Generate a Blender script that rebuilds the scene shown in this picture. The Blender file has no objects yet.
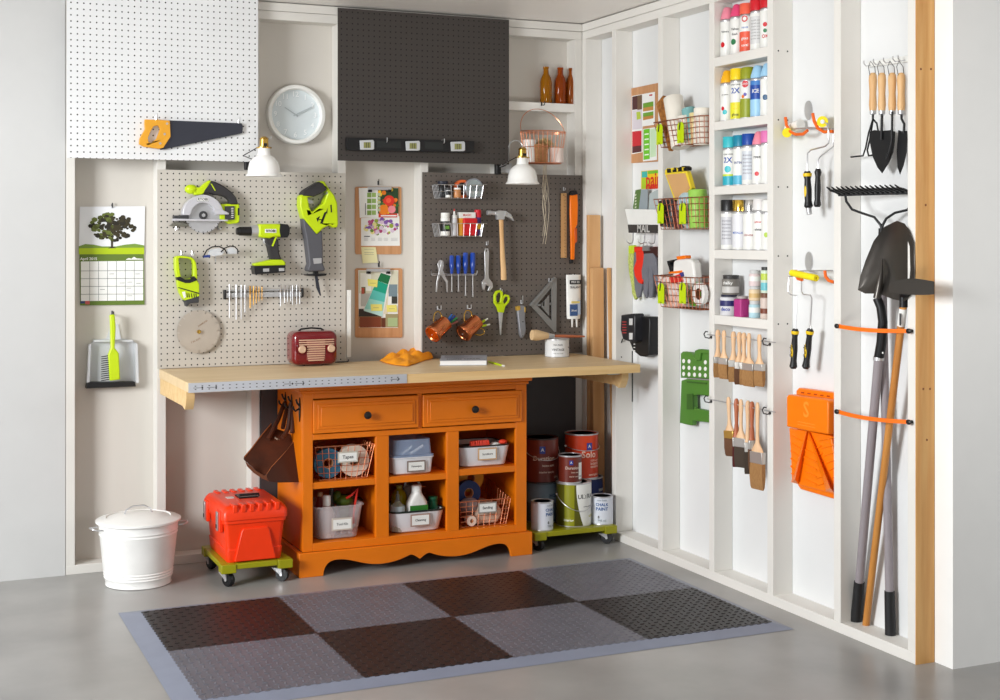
import bpy, bmesh, math, random
from mathutils import Vector, Matrix
from mathutils.geometry import tessellate_polygon
random.seed(7)
PI=math.pi
COL=bpy.context.scene.collection
# ---------------------------------------------------------------- camera measurements
FPX=1375.0; CX=500.0; CY=238.0; EYE=1.397
AZ=math.atan(610/FPX)
DV=(math.sin(AZ),math.cos(AZ)); RV=(DV[1],-DV[0])
_Z=FPX*EYE/(526-CY); _X=(582-CX)/FPX*_Z
CAM=(-(_Z*DV[0]+_X*RV[0]),-(_Z*DV[1]+_X*RV[1]),EYE)
def on(u,v,ax,val):
    p=(u-CX)/FPX; q=(CY-v)/FPX
    w=(DV[0]+p*RV[0],DV[1]+p*RV[1],q)
    t=(val-CAM[ax])/w[ax]
    return Vector([CAM[i]+t*w[i] for i in range(3)])
def BK(u,v,d=0): return on(u,v,1,-d)     # a point on a plane parallel to the back wall, d in front of its stud faces
def RT(u,v,d=0): return on(u,v,0,-d)     # the same for the right wall
def FL(u,v,z=0): return on(u,v,2,z)
def PL(pl): return BK if pl=='B' else RT
AX={'B':1,'R':0}
def Zf(x0,y0,s,pts): return [(x0+a/s,y0+b/s) for a,b in pts]
# ---------------------------------------------------------------- materials
def lin(c): return tuple(((x/255)/12.92 if x/255<=0.04045 else ((x/255+0.055)/1.055)**2.4) for x in c)
MC={}
def mat(name,rgb,rough=.5,metal=0,var=.04,scale=12,bump=0,bscale=60,trans=0,stretch=None,rgb2=None,coat=0,alpha=1,ior=1.45):
    if name in MC: return MC[name]
    m=bpy.data.materials.new(name); m.use_nodes=True; nt=m.node_tree; N=nt.nodes; L=nt.links
    b=N['Principled BSDF']; c=lin(rgb)
    b.inputs['Roughness'].default_value=rough; b.inputs['Metallic'].default_value=metal
    b.inputs['Transmission Weight'].default_value=trans; b.inputs['Coat Weight'].default_value=coat
    b.inputs['Alpha'].default_value=alpha; b.inputs['IOR'].default_value=ior
    tc=N.new('ShaderNodeTexCoord'); mp=N.new('ShaderNodeMapping'); L.new(tc.outputs['Object'],mp.inputs['Vector'])
    if stretch: mp.inputs['Scale'].default_value=stretch
    nz=N.new('ShaderNodeTexNoise'); nz.inputs['Scale'].default_value=scale; nz.inputs['Detail'].default_value=4
    L.new(mp.outputs['Vector'],nz.inputs['Vector'])
    mx=N.new('ShaderNodeMix'); mx.data_type='RGBA'
    if rgb2: c1=c; c2=lin(rgb2)
    else: c1=tuple(max(0,x*(1-var)) for x in c); c2=tuple(min(1,x*(1+var)) for x in c)
    mx.inputs[6].default_value=(*c1,1); mx.inputs[7].default_value=(*c2,1)
    rp=N.new('ShaderNodeMapRange'); rp.inputs[1].default_value=.32; rp.inputs[2].default_value=.68
    L.new(nz.outputs['Fac'],rp.inputs[0]); L.new(rp.outputs[0],mx.inputs[0]); L.new(mx.outputs[2],b.inputs['Base Color'])
    if bump:
        n2=N.new('ShaderNodeTexNoise'); n2.inputs['Scale'].default_value=bscale; L.new(mp.outputs['Vector'],n2.inputs['Vector'])
        bp=N.new('ShaderNodeBump'); bp.inputs['Strength'].default_value=bump; bp.inputs['Distance'].default_value=.002
        L.new(n2.outputs['Fac'],bp.inputs['Height']); L.new(bp.outputs['Normal'],b.inputs['Normal'])
    MC[name]=m; return m
def col(r,g,b,rough=.5,metal=0): return mat('paint_%d_%d_%d_%d_%d'%(r,g,b,rough*10,metal*10),(r,g,b),rough,metal,var=.03)
def wood(name,a,b,axis='X',rough=.5,sc=1):
    st={'X':(1.2,18,18),'Y':(18,1.2,18),'Z':(18,18,1.2)}[axis]
    return mat(name,a,rough,rgb2=b,scale=2.2*sc,stretch=st,bump=.08,bscale=8)
def pegmat(name,rgb,hole,rough=.45,s=.0256,x0=.016,z0=.016):
    m=mat(name,rgb,rough,var=.03,scale=3); nt=m.node_tree; N=nt.nodes; L=nt.links; b=N['Principled BSDF']
    src=b.inputs['Base Color'].links[0].from_socket
    tc=[n for n in N if n.type=='TEX_COORD'][0]; sp=N.new('ShaderNodeSeparateXYZ'); L.new(tc.outputs['Object'],sp.inputs[0])
    def M(op,a,bv=None):
        n=N.new('ShaderNodeMath'); n.operation=op
        for i,x in enumerate((a,bv)):
            if x is None: continue
            if isinstance(x,(int,float)): n.inputs[i].default_value=x
            else: L.new(x,n.inputs[i])
        return n.outputs[0]
    def cell(o,off): 
        t=M('DIVIDE',M('ADD',o,off),s); return M('SUBTRACT',t,M('ROUND',t))
    fx=cell(sp.outputs[0],-x0); fz=cell(sp.outputs[2],z0)
    d=M('SQRT',M('ADD',M('MULTIPLY',fx,fx),M('MULTIPLY',fz,fz)))
    h=M('LESS_THAN',d,.13)
    mx=N.new('ShaderNodeMix'); mx.data_type='RGBA'; L.new(h,mx.inputs[0]); L.new(src,mx.inputs[6]); mx.inputs[7].default_value=(*lin(hole),1)
    L.new(mx.outputs[2],b.inputs['Base Color']); return m
# ---------------------------------------------------------------- mesh builder
TXT={}
def textmesh(s):
    if s in TXT: return TXT[s]
    c=bpy.data.curves.new('t','FONT'); c.body=s; c.resolution_u=2; c.align_x='CENTER'; c.align_y='CENTER'; c.offset=.02
    o=bpy.data.objects.new('t',c); me=bpy.data.meshes.new_from_object(o)
    r=([tuple(v.co) for v in me.vertices],[tuple(p.vertices) for p in me.polygons])
    w=max([abs(v[0]) for v in r[0]] or [1])
    bpy.data.objects.remove(o); bpy.data.curves.remove(c); bpy.data.meshes.remove(me)
    TXT[s]=(r[0],r[1],w); return TXT[s]
class MB:
    def __init__(s,m=None): s.v=[];s.f=[];s.fm=[];s.mats=[];s.k=0; (s.use(m) if m else None)
    def use(s,m):
        if m not in s.mats: s.mats.append(m)
        s.k=s.mats.index(m); return s
    def add(s,vs,fs):
        n=len(s.v); s.v+= [Vector(v) for v in vs]
        for f in fs: s.f.append([n+i for i in f]); s.fm.append(s.k)
        return s
    def box(s,a,b):
        x0,x1=sorted((a[0],b[0]));y0,y1=sorted((a[1],b[1]));z0,z1=sorted((a[2],b[2]))
        return s.add([(x0,y0,z0),(x1,y0,z0),(x1,y1,z0),(x0,y1,z0),(x0,y0,z1),(x1,y0,z1),(x1,y1,z1),(x0,y1,z1)],
          [(0,3,2,1),(4,5,6,7),(0,1,5,4),(1,2,6,5),(2,3,7,6),(3,0,4,7)])
    def obox(s,c,size,M=None):
        M=M or Matrix.Identity(3); c=Vector(c); hx,hy,hz=[q/2 for q in size]
        vs=[c+M@Vector(p) for p in [(-hx,-hy,-hz),(hx,-hy,-hz),(hx,hy,-hz),(-hx,hy,-hz),(-hx,-hy,hz),(hx,-hy,hz),(hx,hy,hz),(-hx,hy,hz)]]
        return s.add(vs,[(0,3,2,1),(4,5,6,7),(0,1,5,4),(1,2,6,5),(2,3,7,6),(3,0,4,7)])
    def loft(s,rings,caps=(True,True),closed=True):
        n=len(rings[0]); vs=[p for r in rings for p in r]; fs=[]
        for i in range(len(rings)-1):
            for j in range(n if closed else n-1):
                k=(j+1)%n; fs.append((i*n+j,i*n+k,(i+1)*n+k,(i+1)*n+j))
        if caps[0]: fs.append(tuple(reversed(range(n))))
        if caps[1]: fs.append(tuple(range((len(rings)-1)*n,len(rings)*n)))
        return s.add(vs,fs)
    def lathe(s,prof,o=(0,0,0),ax=(0,0,1),n=24,caps=(True,True)):
        ax=Vector(ax).normalized(); t=Vector((1,0,0)) if abs(ax.x)<.9 else Vector((0,1,0))
        a=ax.cross(t).normalized(); b=ax.cross(a); o=Vector(o)
        return s.loft([[o+ax*z+(a*math.cos(2*PI*i/n)+b*math.sin(2*PI*i/n))*max(r,1e-5) for i in range(n)] for r,z in prof],caps)
    def cyl(s,p,q,r,r2=None,n=16):
        p=Vector(p);q=Vector(q); return s.lathe([(r,0),(r if r2 is None else r2,(q-p).length)],p,q-p,n)
    def tube(s,pts,r,n=6,closed=False):
        pts=[Vector(p) for p in pts]; m=len(pts); rings=[]; up=None
        for i,p in enumerate(pts):
            a=pts[i-1] if (i or closed) else p; b=pts[(i+1)%m] if (i<m-1 or closed) else p
            t=(b-a).normalized() if (b-a).length>1e-9 else Vector((0,0,1))
            if up is None: up=Vector((0,0,1)) if abs(t.z)<.9 else Vector((1,0,0))
            x=t.cross(up)
            x=x.normalized() if x.length>1e-6 else Vector((1,0,0)); y=x.cross(t).normalized(); up=y
            rr=r[i] if isinstance(r,(list,tuple)) else r
            rings.append([p+(x*math.cos(2*PI*k/n)+y*math.sin(2*PI*k/n))*rr for k in range(n)])
        if closed: rings.append(rings[0]); return s.loft(rings,(False,False))
        return s.loft(rings)
    def ell(s,c,r,n=16,m=10,M=None):
        M=M or Matrix.Identity(3); c=Vector(c)
        rings=[]
        for i in range(1,m):
            t=-PI/2+PI*i/m
            rings.append([c+M@Vector((r[0]*math.cos(t)*math.cos(2*PI*j/n),r[1]*math.cos(t)*math.sin(2*PI*j/n),r[2]*math.sin(t))) for j in range(n)])
        k=len(s.v); s.loft(rings,(True,True)); return s
    def plate(s,loops,tofront,toback):
        """solid plate with holes; tofront / toback map 2-D points"""
        F=[[tofront(p) for p in l] for l in loops]; Bk=[[toback(p) for p in l] for l in loops]
        tri=tessellate_polygon([[Vector((p[0],p[1],0)) for p in l] for l in loops])
        fl=[p for l in F for p in l]; bl=[p for l in Bk for p in l]; n=len(fl)
        if len(loops)==1:
            fs=[tuple(range(n)),tuple(reversed(range(n,2*n)))]
        else: fs=[tuple(t) for t in tri]+[tuple(n+i for i in reversed(t)) for t in tri]
        o=0
        for l in loops:
            m=len(l)
            for i in range(m): fs.append((o+i,o+(i+1)%m,n+o+(i+1)%m,n+o+i))
            o+=m
        return s.add(fl+bl,fs)
    def pr(s,pl,pts,d0,d1,holes=()):
        f=PL(pl); ax=AX[pl]
        def fr(p): return f(p[0],p[1],d1)
        def bk(p): q=f(p[0],p[1],d1); q[ax]=-d0; return q
        return s.plate([pts]+list(holes),fr,bk)
    def rc(s,pl,u0,v0,u1,v1,d0,d1):
        """world-aligned slab whose front face runs from pixel corner to pixel corner"""
        f=PL(pl); a=f(u0,v0,d1); b=f(u1,v1,d1); a[AX[pl]]=-d0; b[AX[pl]]=-d1
        return s.box(a,b)
    def text(s,t,fn,size=None,width=None):
        vs,fs,w=textmesh(t); k=size if size else width/(2*w)
        return s.add([fn(x*k,y*k) for x,y,_ in vs],fs)
    def grid(s,fn,nu,nv):
        vs=[fn(i/nu,j/nv) for j in range(nv+1) for i in range(nu+1)]
        return s.add(vs,[(j*(nu+1)+i,j*(nu+1)+i+1,(j+1)*(nu+1)+i+1,(j+1)*(nu+1)+i) for j in range(nv) for i in range(nu)])
    def disc(s,c,r,nrm='B',th=.001,n=20,rz=None):
        c=Vector(c); ax={'B':(0,-1,0),'R':(-1,0,0),'Z':(0,0,1)}[nrm]
        return s.lathe([(r,0),(r,th)],c,ax,n)
ORG={}
def link(mb,name,org,bev=0,seg=2,sub=0,solid=0):
    bm=bmesh.new(); me=bpy.data.meshes.new(name)
    vs=[bm.verts.new(v-org) for v in mb.v]
    for f,k in zip(mb.f,mb.fm):
        q=[]
        for i in f:
            if vs[i] not in q: q.append(vs[i])
        if len(q)<3: continue
        try: fc=bm.faces.new(q); fc.material_index=k; fc.smooth=True
        except ValueError: pass
    bmesh.ops.recalc_face_normals(bm,faces=bm.faces)
    for e in bm.edges:
        if len(e.link_faces)==2:
            if e.calc_face_angle(0)>math.radians(38): e.smooth=False
        else: e.smooth=False
    bm.to_mesh(me); bm.free()
    for m in mb.mats: me.materials.append(m)
    o=bpy.data.objects.new(name,me); COL.objects.link(o)
    if solid: q=o.modifiers.new('s','SOLIDIFY'); q.thickness=solid; q.offset=0
    if sub: q=o.modifiers.new('u','SUBSURF'); q.levels=sub; q.render_levels=sub
    if bev:
        q=o.modifiers.new('b','BEVEL'); q.width=bev; q.segments=seg; q.limit_method='ANGLE'; q.angle_limit=math.radians(40); q.use_clamp_overlap=True
    return o
def T(name,label,cat,loc,group=None):
    o=bpy.data.objects.new(name,None); o.empty_display_size=.05; COL.objects.link(o); o.location=loc
    o['label']=label;o['category']=cat
    if group:o['group']=group
    ORG[o.name]=Vector(loc); return o
def part(mb,name,parent,bev=0,seg=2,label=None,kind=None,**k):
    org=ORG[parent.name]; o=link(mb,name,org,bev,seg,**k); o.parent=parent; ORG[o.name]=org
    if label:o['label']=label
    if kind:o['kind']=kind
    return o
def bbo(mb):
    xs=[v.x for v in mb.v];ys=[v.y for v in mb.v];zs=[v.z for v in mb.v]
    return Vector(((min(xs)+max(xs))/2,(min(ys)+max(ys))/2,min(zs)))
def solo(mb,name,label,cat,group=None,org=None,bev=0,seg=2,kind=None,**k):
    g=org or bbo(mb); o=link(mb,name,g,bev,seg,**k); o.location=g; ORG[o.name]=g
    o['label']=label;o['category']=cat
    if group:o['group']=group
    if kind:o['kind']=kind
    return o
def struct(mb,name,label=None,bev=0):
    g=bbo(mb); o=link(mb,name,g,bev); o.location=g; o['kind']='structure'
    if label:o['label']=label
    o['category']='structure'; return o
def dup(root,loc,label=None,rot=None):
    r=root.copy(); COL.objects.link(r); r.location=loc
    if rot: r.rotation_euler=rot
    if label:r['label']=label
    def rec(a,b):
        for ch in list(a.children):
            c=ch.copy(); COL.objects.link(c); c.parent=b; rec(ch,c)
    rec(root,r); return r
# shared materials
WALL=mat('painted_board_white',(229,226,220),.55,var=.025,scale=3,bump=.06,bscale=25)
WALLK=mat('back_wall_shaded_white',(208,203,195),.6,var=.03,scale=2,bump=.05,bscale=30)  # same paint as the right wall, darkened to put its shade into the colour
WALLS=mat('back_frame_shaded_white',(218,215,209),.55,var=.03,scale=3,bump=.06,bscale=25)  # white frame paint again, with the back wall's weaker light in the colour
WALLB=mat('painted_sheathing_grey_white',(228,229,229),.6,var=.03,scale=2,bump=.05,bscale=30)
WHITE=col(236,236,232,.4); BLACK=col(22,22,24,.4); DGREY=col(58,58,60,.5); LIME=col(190,215,10,.35)
CHROME=mat('chrome_wire',(206,206,208),.28,.8); STEEL=mat('brushed_steel',(196,196,198),.34,.55,var=.06)
COPPER=mat('copper_wire',(214,140,105),.28,1); RUST=mat('bronze_wire',(150,86,58),.4,.6); BRASS=mat('brass',(205,165,80),.25,1)
ORANGE=mat('orange_cabinet_paint',(226,118,8),.38,var=.05,scale=6,bump=.04,bscale=14)
OPLAST=mat('orange_plastic',(246,120,8),.3); REDP=mat('red_orange_plastic',(238,58,14),.34,bump=.04,bscale=120)
OLIVE=mat('yellow_green_plastic',(148,145,10),.4); HWOOD=wood('handle_wood',(214,166,112),(230,192,142),'Z')
BLADE=mat('blued_steel',(72,74,84),.35,.7); GLASSW=mat('clear_plastic',(225,230,236),.12,alpha=.45,var=.01)
PAPER=col(238,238,235,.7); KRAFT=wood('hardboard_brown',(188,134,90),(204,152,108),'Z',.6)
# ================================================================ THE ROOM
CONC=mat('polished_concrete',(140,138,136),.3,rgb2=(164,162,159),scale=2.5,bump=.12,bscale=9)
struct(MB(CONC).box((-5.2,-6.5,-.05),(2.6,.1,0)),'floor')
CEIL=mat('ceiling_panel',(248,244,240),.3,var=.03,scale=1.2)
struct(MB(CEIL).box((-4.6,-3.2,2.438),(.1,.1,2.46)),'ceiling')
struct(MB(WALLK).box((-2.404,.089,0),(.1,.1,2.438)),'wall_back')
EXT=mat('pale_wall',(198,198,197),.7,var=.01)
struct(MB(EXT).box((-4.6,-.002,0),(-2.405,.1,2.438)),'wall_left')
struct(MB(WALLB).box((.0895,-2.373,0),(.1,.0885,2.438)),'wall_right')
struct(MB(mat('pale_return_wall',(244,244,242),.7,var=.01)).box((.078,-2.46,0),(2.6,-2.376,2.438)),'wall_front')
tn=[0]
def trim(mb,bev=.0015):
    tn[0]+=1; return struct(mb,'trim_%d'%tn[0],bev=bev)
# back wall framing
BX=[-.019,-.43,-.816,-1.213,-1.606,-2.012,-2.385]
for x in BX: trim(MB(WALLS).box((x-.019,0,.038),(x+.019,.089,2.358)))
trim(MB(WALLS).box((-2.404,0,2.3975),(0,.089,2.434))); trim(MB(WALLS).box((-2.404,.001,2.358),(0,.089,2.396)))
trim(MB(WALLS).box((-2.404,0,0),(0,.089,.038)))
# right wall framing
RY=[-.019,-.32,-.74,-1.15,-1.56,-1.965,-2.353]
for i,y in enumerate(RY):
    m=MB(WALL).box((.0005,y-.019,.038),(.0885,y+.019,2.358))
    if i==4:
        m.use(BLACK)
        for vv in (51,120,187,256,324):
            for xx in (.024,.066):
                z=on(782,vv,1,-1.579).z
                m.lathe([(.0035,0),(.0035,.0004)],(xx,y-.0188,z),(0,-1,0),8)
    trim(m,0 if i==4 else .0015)
trim(MB(WALL).box((.0005,-2.372,2.3975),(.0885,0,2.434))); trim(MB(WALL).box((.001,-2.372,2.358),(.0885,0,2.396)))
trim(MB(WALL).box((0,-2.372,0),(.0885,0,.038)))
PINE=wood('raw_pine',(226,178,112),(205,146,80),'Z',.55,.8)
kn=MB(PINE).box((.0,-2.3755,0),(.077,-2.3725,2.434)).use(col(128,72,34,.6))
for xx,v in ((.02,69),(.062,69),(.04,205),(.03,389),(.058,389),(.045,440)):
    z=on(915+xx*230,v,1,-2.3755).z; kn.lathe([(.004,0),(.004,.0003)],(xx,-2.3755,z),(0,-1,0),10)
trim(kn,0)
# shelves
def shelf(a,b,label,g=None): solo(MB(WALL).box(a,b),'wall_shelf',label,'shelf',bev=.0015)
shelf((-.4105,.001,2.004),(-.0385,.0885,2.045),'short white shelf between studs holding the amber bottles')
SH=[(2.131,2.093),(1.869,1.834),(1.606,1.572),(1.349,1.313),(1.084,1.047)]
SL=['white shelf between studs holding the pink and red capped spray cans','white shelf between studs holding the yellow and blue spray cans',
 'white shelf between studs holding the teal capped spray cans','white shelf between studs holding the black and gold capped cans','lowest white shelf between studs, holding small paint jars']
for (a,b),l in zip(SH,SL): shelf((.001,-1.5405,b),(.0885,-1.1695,a),l)
# dark backing panel behind the cabinet
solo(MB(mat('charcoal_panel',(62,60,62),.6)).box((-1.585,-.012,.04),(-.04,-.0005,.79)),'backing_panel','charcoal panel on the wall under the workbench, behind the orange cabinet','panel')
# ---------------------------------------------------------------- pegboards
def pegboard(x0,x1,z0,z1,y,m,label):
    o=solo(MB(m).box((x0,y,z0),(x1,y+.006,z1)),'pegboard',label,'pegboard',org=Vector((x0,y,z1)))
    return o
PB_W=pegmat('pegboard_white',(226,227,228),(60,60,62)); PB_G=pegmat('pegboard_grey',(196,190,181),(40,38,38)); PB_D=pegmat('pegboard_charcoal',(62,57,54),(14,13,13)); PB_D2=pegmat('pegboard_slate',(100,92,86),(22,20,20))
pegboard(-2.404,-1.607,1.727,2.4335,-.05,PB_W,'white pegboard panel high on the wall with a handsaw')
pegboard(-1.246,-.411,1.742,2.422,-.05,PB_D,'charcoal black pegboard panel high on the wall with a level')
pegboard(-2.03,-1.198,.842,1.688,-.007,PB_G,'light grey pegboard above the bench with green power tools')
pegboard(-.828,-.001,.842,1.70,-.007,PB_D2,'slate brown pegboard above the bench with hand tools')
for x0,x1,z0,z1,n in ((-2.39,-1.62,1.75,1.79,'white'),(-2.39,-1.62,2.36,2.40,'white'),(-1.23,-.43,1.765,1.80,'charcoal'),(-1.23,-.43,2.36,2.40,'charcoal')):
    solo(MB(WALL).box((x0,-.0435,z0),(x1,-.0005,z1)),'batten',('upper' if z0>2 else 'lower')+' white mounting batten behind the '+n+' pegboard','batten')
solo(MB(WHITE).rc('B',347,290,351,357,0,.006),'cable_cover','narrow white strip on the wall beside the grey pegboard','strip')
# hooks
def hook(pl,u,v,d0,label,m=None,out=.03,up=5,group=None,r=.0022):
    f=PL(pl); a=f(u,v,d0); ax=AX[pl]; b=a.copy(); b[ax]-=out; c=b+Vector((0,0,up/225)); e=b.copy(); e[ax]+=out*.3; e.z-=.003
    mb=MB(m or CHROME).tube([a,e,b,c],r,6)
    mb.tube([a+Vector((0,0,-.004)),a+Vector((0,0,.014))],r*1.6,6)
    return solo(mb,'peg_hook',label,'hook',group)
# handsaw
t=T('handsaw','handsaw with orange handle and dark blade on the white pegboard','saw',BK(190,135,.06))
Z=lambda p:Zf(60,0,3.3333,p)
part(MB(BLADE).pr('B',Z([(360,401),(605,411),(610,420),(608,444),(335,500),(330,494)]),.062,.064),'blade',t)
part(MB(mat('saw_handle',(226,160,44),.4)).pr('B',Z([(283,398),(345,400),(366,402),(369,455),(345,492),(330,496),(280,489),(264,480),(266,462),(284,430),(282,412)]),.056,.074,
 [Z([(313,420),(328,418),(334,430),(322,462),(306,478),(295,474),(293,460),(303,436)])]),'handle',t,bev=.003)
m=MB(STEEL)
for p in ((357,412),(349,447),(334,478)): m.disc(BK(*Z([p])[0],.0745),.005,'B',.001,10)
part(m,'rivet',t)
hook('B',156,119,.05,'metal peg hook holding the saw handle'); hook('B',238.5,123,.05,'metal peg hook holding the tip of the saw blade')
# clock
c=BK(296.5,114.5,-.055); c.y=.088; R_=.134
t=T('wall_clock','round white wall clock with pale blue face','clock',c)
part(MB(WHITE).lathe([(R_*.9,0),(R_,.008),(R_,.03),(R_*.97,.042),(R_*.87,.044),(R_*.84,.036),(R_*.84,.012),(.001,.012)],c,(0,-1,0),48,(True,False)),'frame',t)
fc=MB(col(214,223,226,.5)).disc(c+Vector((0,-.012,0)),R_*.845,'B',.002,40)
part(fc,'clock_face',t)
for k in range(1,13):
    a=k*PI/6; o=c+Vector((math.sin(a)*R_*.68,-.0155,math.cos(a)*R_*.68))
    part(MB(col(168,182,188,.4)).text(str(k),lambda x,y:o+Vector((x+.001,.0002,y-.001)),.033).use(col(240,244,245,.4)).text(str(k),lambda x,y:o+Vector((x,0,y)),.033),'numeral',t)  # the darker offset copy is a painted shadow under each raised numeral
def hand(a,l,w,yy):
    o=c+Vector((0,yy,0)); d=Vector((math.sin(a),0,math.cos(a))); q=Vector((d.z,0,-d.x))
    return MB(col(176,186,190,.3)).loft([[o-d*.012-q*w,o+d*l-q*w*.5,o+d*l+q*w*.5,o-d*.012+q*w],[x+Vector((0,-.0015,0)) for x in (o-d*.012-q*w,o+d*l-q*w*.5,o+d*l+q*w*.5,o-d*.012+q*w)]])
part(hand(math.radians(302),.06,.0035,-.019),'hour_hand',t); part(hand(math.radians(63),.085,.0028,-.022),'minute_hand',t)
# lamps
def lamp(u,vb,label,clampu,clampv,ar=.05):
    d=.2; b=BK(u,vb,d); R=.078
    t=T('wall_lamp',label,'lamp',b)
    part(MB(mat('white_enamel',(244,243,240),.25,coat=.3)).lathe([(R,0),(R*1.0,.003),(R*.9,.012),(R*.86,.035),(R*.78,.06),(R*.6,.078),(R*.36,.09),(R*.33,.105),(R*.33,.12),(.012,.122),(R*.3,.118),(R*.33,.088),(R*.57,.075),(R*.75,.058),(R*.83,.034),(R*.88,.012)],b,(0,0,1),36,(False,False)),'lamp_shade',t)
    part(MB(BRASS).lathe([(.033,.119),(.033,.124),(.02,.126),(.018,.158),(.022,.16),(.012,.168),(.006,.17)],b,(0,0,1),20),'neck',t)
    part(MB(BLACK).box(b+Vector((-.008,-.024,.128)),b+Vector((.008,-.014,.14))),'switch',t)
    cl=BK(clampu,clampv,.02)
    top=b+Vector((0,0,.17))
    arc=[]
    for k in range(9):
        a=PI*k/8; arc.append(top+Vector((-ar*(1-math.cos(a)),.0,ar*.85*math.sin(a))))
    arc+=[cl+Vector((.03,-.06,.03)),cl]
    part(MB(mat('lamp_arm_steel',(190,190,190),.3,.8)).tube(arc,.0035,8),'arm',t)
    part(MB(BLACK).tube([b+Vector((-.02,.02,.125)),b+Vector((-.075,.06,.09)),cl+Vector((.02,-.05,.01)),cl],.0022,6),'cord',t)
    part(MB(BLACK).box(cl+Vector((-.012,-.012,-.03)),cl+Vector((.012,.019,.03))),'clamp',t,bev=.003)
lamp(264,176.5,'white dome lamp with brass neck beside the white pegboard',247.5,163,-.016)
lamp(522.5,184,'white dome lamp with brass neck beneath the copper basket',498,168,.034)
solo(MB(col(190,192,196,.5)).rc('B',500,163,512,173,.0,.012).use(BLACK).rc('B',496,163,499.5,174,.0,.02),'wall_plate','small grey and black bracket behind the lamp on the slate pegboard','bracket')
# calendar
Z=lambda p:Zf(75,195,5.8375,p)
t=T('calendar','wall calendar with a photo of a green tree above the April page','calendar',BK(112,305,-.085))
DD=-.083
def q(m,pts,d,pl='B',th=.0006): m.pr(pl,pts,d-th,d); return m
pg=MB(col(232,234,238,.6)); q(pg,Z([(28,68),(408,66),(404,345),(22,346)]),DD)
pg.use(col(176,200,22,.6)); q(pg,Z([(22,310),(404,306),(404,345),(22,346)]),DD+.0007)
pg.use(col(120,150,60,.6)); q(pg,Z([(22,300),(60,286),(110,290),(160,300),(240,300),(290,290),(350,284),(404,294),(404,307),(22,311)]),DD+.0009)
pg.use(col(60,50,40,.7)); q(pg,Z([(209,240),(224,240),(222,302),(244,310),(192,312),(210,302)]),DD+.0012)
rr=random.Random(3); gs=[col(74,80,34,.8),col(58,52,34,.8),col(42,38,30,.8),col(98,108,50,.8)]
for k in range(150):
    a=rr.uniform(0,2*PI); s=math.sqrt(rr.random()); x=218+132*s*math.cos(a); y=188+78*s*math.sin(a)
    if y>225 and abs(x-218)<60 and rr.random()<.4: y-=30
    pg.use(gs[rr.randrange(4) if x<220 else rr.randrange(1,3)])
    rad=rr.uniform(8,19); q(pg,Z([(x+rad*math.cos(PI/3*j+k),y+rad*.8*math.sin(PI/3*j+k)) for j in range(6)]),DD+.0014+.000003*k)
part(pg,'picture_page',t)
g=MB(col(96,120,44,.6)); q(g,Z([(26,346),(402,345),(406,640),(30,645)]),DD)
g.use(PAPER); q(g,Z([(34,388),(398,384),(398,615),(34,619)]),DD+.0007)
g.use(col(95,100,100,.7))
for i in range(1,7): x=34+52*i; q(g,Z([(x-1.2,386),(x+1.2,386),(x+1.2,617),(x-1.2,617)]),DD+.001)
for i in range(1,5): y=386+ (55 if i==1 else 55+45.5*(i-1)); q(g,Z([(34,y+1),(398,y-1),(398,y+1.5),(34,y+3.5)]),DD+.0011)
for (x,y) in ((215,462),(365,462),(275,515),(320,510),(370,517),(160,553),(315,545),(320,590)): q(g,Z([(x-14,y-2),(x+14,y-3),(x+14,y-.5),(x-14,y)]),DD+.0011)
g.use(WHITE); o=BK(*Z([(80,373)])[0],DD+.001); g.text('April 2015',lambda x,y:o+Vector((x,0,y)),width=.07)
q(g,Z([(298,375),(315,368),(330,372),(345,360),(360,370),(396,372),(396,377),(298,378)]),DD+.001)
g.use(col(40,60,120,.6)); q(g,Z([(32,620),(58,619),(58,632),(32,633)]),DD+.0008); g.use(col(200,90,90,.6)); q(g,Z([(60,619),(86,618),(86,638),(60,638)]),DD+.0008)
part(g,'month_page',t)
hook('B',112,207,-.089,'small black hook holding the calendar',BLACK,.012,4)
# dustpan and brush
t=T('dustpan','translucent white dustpan with black lip hanging under the calendar','dustpan',BK(112,388,-.08))
Z=lambda p:Zf(60,180,2.915,p)
m=MB(mat('milky_plastic',(226,228,232),.3,alpha=.72,var=.01))
m.pr('B',Z([(84,480),(100,466),(135,462),(150,420),(170,420),(178,462),(210,466),(226,478),(230,560),(222,592),(78,592),(80,540)]),-.088,-.084)
m.pr('B',Z([(84,480),(90,478),(86,592),(78,592)]),-.084,-.05); m.pr('B',Z([(220,476),(226,478),(230,592),(222,592)]),-.084,-.05)
m.pr('B',Z([(98,466),(212,466),(212,472),(98,472)]),-.084,-.055)
part(m,'pan',t)
part(MB(BLACK).pr('B',Z([(80,590),(218,588),(222,602),(76,608)]),-.086,-.045),'lip',t,bev=.002)
t=T('hand_brush','lime green hand brush with black bristles hung over the dustpan','brush',BK(114,380,-.03))
part(MB(LIME).pr('B',Z([(145,393),(160,392),(163,430),(160,490),(172,505),(176,582),(145,586),(140,510),(148,490),(147,430)]),-.045,-.025),'handle',t,bev=.005)
m=MB(BLACK)
for i in range(12):
    for j in range(3):
        a=BK(*Z([(143,512+6.3*i)])[0],-.042+.007*j); m.tube([a,a+Vector((-.032+.003*j,.004,-.004))],[.0022,.0015],4)
part(m,'bristles',t)
hook('B',112,314,-.089,'small black hook holding the dustpan and brush',BLACK,.05,3)
# ================================================================ GREY PEGBOARD
PD=.0135
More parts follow.
